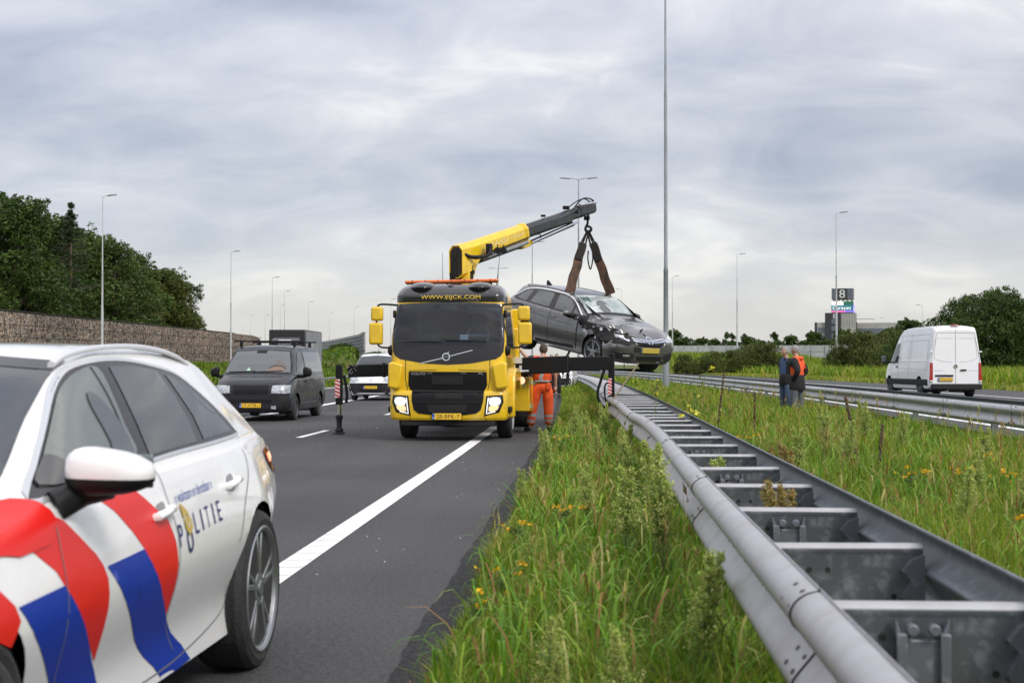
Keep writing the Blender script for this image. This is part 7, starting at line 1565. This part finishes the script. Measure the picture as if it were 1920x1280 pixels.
def worker_extra(root, tp, tro, D):
    def ft(c):
        if abs(c.x) > .20 + .02 or (abs(c.x) > .185 and c.z > 1.34): return 1
        if 1.00 < c.z < 1.06: return 2
        if c.z > 1.06 and c.y < 0 and abs(c.x + .02) < .030: return 2
        return 0
    paint(tp, ft)
    def fb(c):
        for a, b_ in ((.31, .37), (.20, .26)):
            if a < c.z < b_: return 1
        return 0
    paint(tro, fb)
    MB().tube([(-.14, -.10, 1.03), (0, -.145, 1.035), (.15, -.11, 1.03)], .018, 6).build('waist_tape', M_SIL, root)
    MB().box((.13, -.15, .93), (.10, .02, .13)).build('pocket_flap', M_ORG, root, bevel=.01)
    MB().box((.185, -.03, .99), (.05, .06, .10)).build('radio_pouch', M_JBL, root, bevel=.01)
figure('person in orange reflective workwear seen from behind, one arm raised against the truck', (-.95, 28.85, 0), 0, dict(
    shL=(-.18, .02, 1.46), elL=(-.34, .06, 1.52), wrL=(-.53, .10, 1.76), shR=(.19, 0, 1.42), elR=(.27, -.03, 1.15), wrR=(.26, .03, .92), head=(.02, .07, 1.67), headb=(.01, .03, 1.56),
    hipL=(-.10, 0, .92), knL=(-.20, .02, .52), anL=(-.24, -.02, .10), toL=(-.38, .04, .04), hipR=(.10, 0, .92), knR=(.12, .04, .50), anR=(.125, .04, .10), toR=(.16, .18, .04)),
    M_SKIN, [M_ORG, M_TEE, M_SIL], [M_ORG, M_SIL], M_BRH, M_BOOT, False, worker_extra, 0.0, 1.27)
def skirt(root, z0, z1, rx, ry):
    b = MB().lathe([(1.0, z0), (1.03, z0 + .02), (1.0, z0 + .12), (.94, z0 + .2), (.92, z1), (.8, z1 + .03)], 'z', 28)
    for v in b.bm.verts: a = math.atan2(v.co.y, v.co.x); q = 1 + .025 * math.sin(a * 5 + v.co.z * 9); v.co.x *= rx * q; v.co.y *= ry * q
    b.build('jacket_hem', M_JBL, root, ang=70)
def jacket_extra(root, tp, tro, D):
    def ft(c):
        arm = abs(c.x) > .21
        if arm: return 1
        if c.z < 1.02: return 1
        if c.z > 1.46 and c.y < .02: return 0
        return 0
    paint(tp, ft)
    b = MB().ball((0, -.05, 1.52), 1, (.13, .12, .06), 14); b.build('hood', M_ORG, root)
    skirt(root, .74, 1.08, .235, .195)
figure('person in an orange and black jacket with hands in the pockets, nearer of two men', (5.20, 36.0, .0), R(62), dict(
    shL=(-.20, 0, 1.46), elL=(-.30, -.14, 1.20), wrL=(-.17, .06, 0.96), shR=(.20, 0, 1.46), elR=(.31, -.14, 1.20), wrR=(.17, .06, 0.96), head=(0, .06, 1.73), headb=(0, .03, 1.60), neck=(0, 0, 1.53),
    knL=(-.13, .04, .52), anL=(-.14, -.02, .10), knR=(.13, -.03, .52), anR=(.13, -.06, .10), toR=(.15, .10, .035), toL=(-.15, .15, .035)),
    M_SKIN, [M_ORG, M_JBL], mat('grey_jeans', (.09, .10, .12), .85, col2=(.13, .14, .16), nscale=8), M_GRH, M_BOOT, True, jacket_extra, -.05, 1.25, group=None)
def blue_extra(root, tp, tro, D):
    paint(tp, lambda c: 1 if abs(c.x) < .13 and c.y > -.02 and c.z < 1.5 else 0)
    skirt(root, .84, 1.10, .215, .175)
figure('person in an open dark jacket, blue shirt and jeans half behind the man in orange', (5.13, 37.4, .0), R(118), dict(
    shL=(-.19, 0, 1.44), elL=(-.26, -.10, 1.18), wrL=(-.16, .05, 0.95), elR=(.26, -.08, 1.18), wrR=(.16, .05, 0.95), knL=(-.16, .05, .52), anL=(-.22, -.03, .10), toL=(-.24, .14, .035), head=(0, .05, 1.70)),
    M_SKIN, [M_JBL, M_BLUE], M_JEAN, M_GRH, M_BOOT, True, blue_extra, .02, 1.2)
figure('person in dark clothes standing on the road far behind the worker, right one', (-1.38, 60, 0), R(180), {}, M_SKIN, [M_JBL], M_JBL, M_BRH, M_BOOT, True, None, 0, 1.0)
figure('bald person in dark clothes standing far behind the worker, left one', (-1.62, 61, 0), R(165), {}, M_SKIN, [M_TEE], M_JBL, M_GRH, M_BOOT, True, None, 0, 1.0, bald=True)

# ============ office tower far away at right
M_OFD = mat('tower_dark', (.035, .037, .045), .5); M_OFB = mat('tower_beige', (.38, .37, .34), .7, col2=(.33, .32, .30), nscale=.3); M_OFG = mat('tower_glass', (.10, .13, .16), .12, spec=.8); M_OFW = mat('tower_white', (.7, .7, .7), .5); M_OFGY = mat('tower_greyglass', (.10, .12, .155), .2, spec=.8)
Yt = 600; st_ = 2667.0 / Yt
tw = empty('office_tower', ((1575 - 1105) / st_, Yt, 0), R(-14), 'dark office tower with stacked lit advertising screens and a white figure on top', 'building')
def tz(y): return 1.37 + (683 - y) / st_
def tx(x): return (x - 1575) / st_
b = MB().box((0, 0, (tz(563) + tz(543)) / 2), (8.6, 8.6, tz(543) - tz(563))); tb_ = b.build('top_box', M_OFGY, tw)
for fx, fy, rz_ in ((0, -4.32, 0), (4.32, 0, 90)):
    q = Matrix.Rotation(R(rz_), 4, 'Z'); c = (tz(563) + tz(543)) / 2
    b = MB().box((0, -4.33, c), (4.2, .12, tz(543) - tz(563) - .1)); bmesh.ops.transform(b.bm, matrix=q, verts=b.bm.verts); o_ = b.build('dark_panel', M_OFD, tb_)
    t_ = text_bm('8', 3.4, 2.4); bmesh.ops.transform(t_, matrix=q @ Matrix(((1, 0, 0, 0), (0, 0, -1, -4.42), (0, 1, 0, c), (0, 0, 0, 1))), verts=t_.verts); finish(t_, 'figure_eight', M_OFW, o_, smooth=False, recalc=False)
b = MB()
for x in (-3.6, -1.8, 0, 1.8, 3.6):
    for y in (-3.6, 3.6): b.box((x, y, tz(565)), (.3, .3, 1.6))
b.build('steel_columns', M_OFD, tw)
c0, c1 = tz(587), tz(567)
def scr_mat(n, c, e_=1.0): return mat(n, c, .4, emit=c, estr=e_)
sb = MB().box((0, 0, (c0 + c1) / 2), (8.8, 8.8, c1 - c0)).build('screen_core', M_OFD, tw)
S1 = scr_mat('screen_teal', (.02, .12, .16)); S2 = scr_mat('screen_purple', (.22, .14, .60)); S3 = scr_mat('screen_white', (.8, .8, .82)); S4 = scr_mat('screen_green', (.02, .09, .06)); S5 = scr_mat('screen_pink', (.75, .12, .35)); S6 = scr_mat('screen_red', (.6, .04, .05))
def face(q, x0, x1, z0, z1, m_, d=-4.44):
    b = MB().box(((x0 + x1) / 2, d, (z0 + z1) / 2), (x1 - x0, .06, z1 - z0)); bmesh.ops.transform(b.bm, matrix=q, verts=b.bm.verts); return b.build('lit_screen', m_, sb)
q0 = Matrix.Identity(4); q1 = Matrix.Rotation(R(90), 4, 'Z'); h = c1 - c0
face(q0, -4.3, 4.3, c0 + .15 * h, c0 + .65 * h, S1); face(q0, -4.3, .5, c0 + .65 * h, c1, S3); face(q0, .5, 4.3, c0 + .65 * h, c1, S4); face(q0, -4.3, 1.0, c0, c0 + .15 * h, S5); face(q0, 1.0, 4.3, c0, c0 + .15 * h, S2)
face(q1, -4.3, 4.3, c0, c0 + .68 * h, S2); face(q1, -4.3, -.5, c0 + .68 * h, c1, S4); face(q1, -.5, 4.3, c0 + .68 * h, c1, scr_mat('screen_lilac', (.55, .40, .75)))
for st, hh, x, z, m_, q, w_ in (('Curaçao', 1.7, -.2, c0 + .38 * h, S3, q0, 7.4), ('corendon', .7, -1.9, c0 + .80 * h, S6, q0, 4.0), ('Curaçao', 1.6, 0, c0 + .35 * h, S3, q1, 6.8)):
    t_ = text_bm(st, hh, w_); bmesh.ops.transform(t_, matrix=q @ Matrix(((1, 0, 0, x), (0, 0, -1, -4.50), (0, 1, 0, z), (0, 0, 0, 1))), verts=t_.verts); finish(t_, 'screen_text', m_, sb, smooth=False, recalc=False)
z1 = tz(588)
b = MB().box((-3.8, -.5, z1 / 2), (6.4, 9, z1)); o_ = b.build('dark_block', M_OFD, tw)
for k in range(5): MB().box((-3.0, -5.03, z1 - 3.5 - k * 3.0), (2.6, .1, 2.0)).build('window', M_OFG, o_)
t_ = text_bm('8', 2.0, 1.5); bmesh.ops.transform(t_, matrix=Matrix(((1, 0, 0, -3.0), (0, 0, -1, -5.06), (0, 1, 0, z1 - 1.3), (0, 0, 0, 1))), verts=t_.verts); finish(t_, 'figure_eight', M_OFW, o_, smooth=False, recalc=False)
b = MB().box((2.4, 0, z1 / 2), (6.0, 8.4, z1)); o_ = b.build('beige_block', M_OFB, tw)
b = MB(); [b.box((-.4 + k * 1.1, -4.22, z1 - 3), (.12, .06, 6)) for k in range(6)]; b.build('cladding_rib', M_OFGY, o_)
z2 = tz(605.5)
b = MB().box((-9.0, 2, z2 / 2), (4.6, 12, z2)); o_ = b.build('left_wing', M_OFB, tw); MB().box((-10.8, -4.05, z2 / 2), (1.0, .2, z2 + .1)).build('corner_fin', M_OFD, o_)
for k in range(4): MB().box((-8.3, -4.05, z2 - 3.2 - k * 3.4), (3.2, .1, 2.3)).build('window', M_OFG, o_)
b = MB().box((14, 8, z2 / 2), (19, 14, z2 - .3)); o_ = b.build('right_wing', M_OFB, tw)
for k in range(3): MB().box((14, .95, z2 - 3.4 - k * 3.4), (17.5, .1, 1.9)).build('window_band', M_OFG, o_)
MB().box((5.0, -1.0, z2 / 2), (1.6, 1.2, z2 + .4)).build('corner_fin', M_OFD, o_); MB().beam((5, -2, tz(599.5)), (13, -2, tz(599.5)), .2, .2).build('roof_mast', M_OFGY, o_)
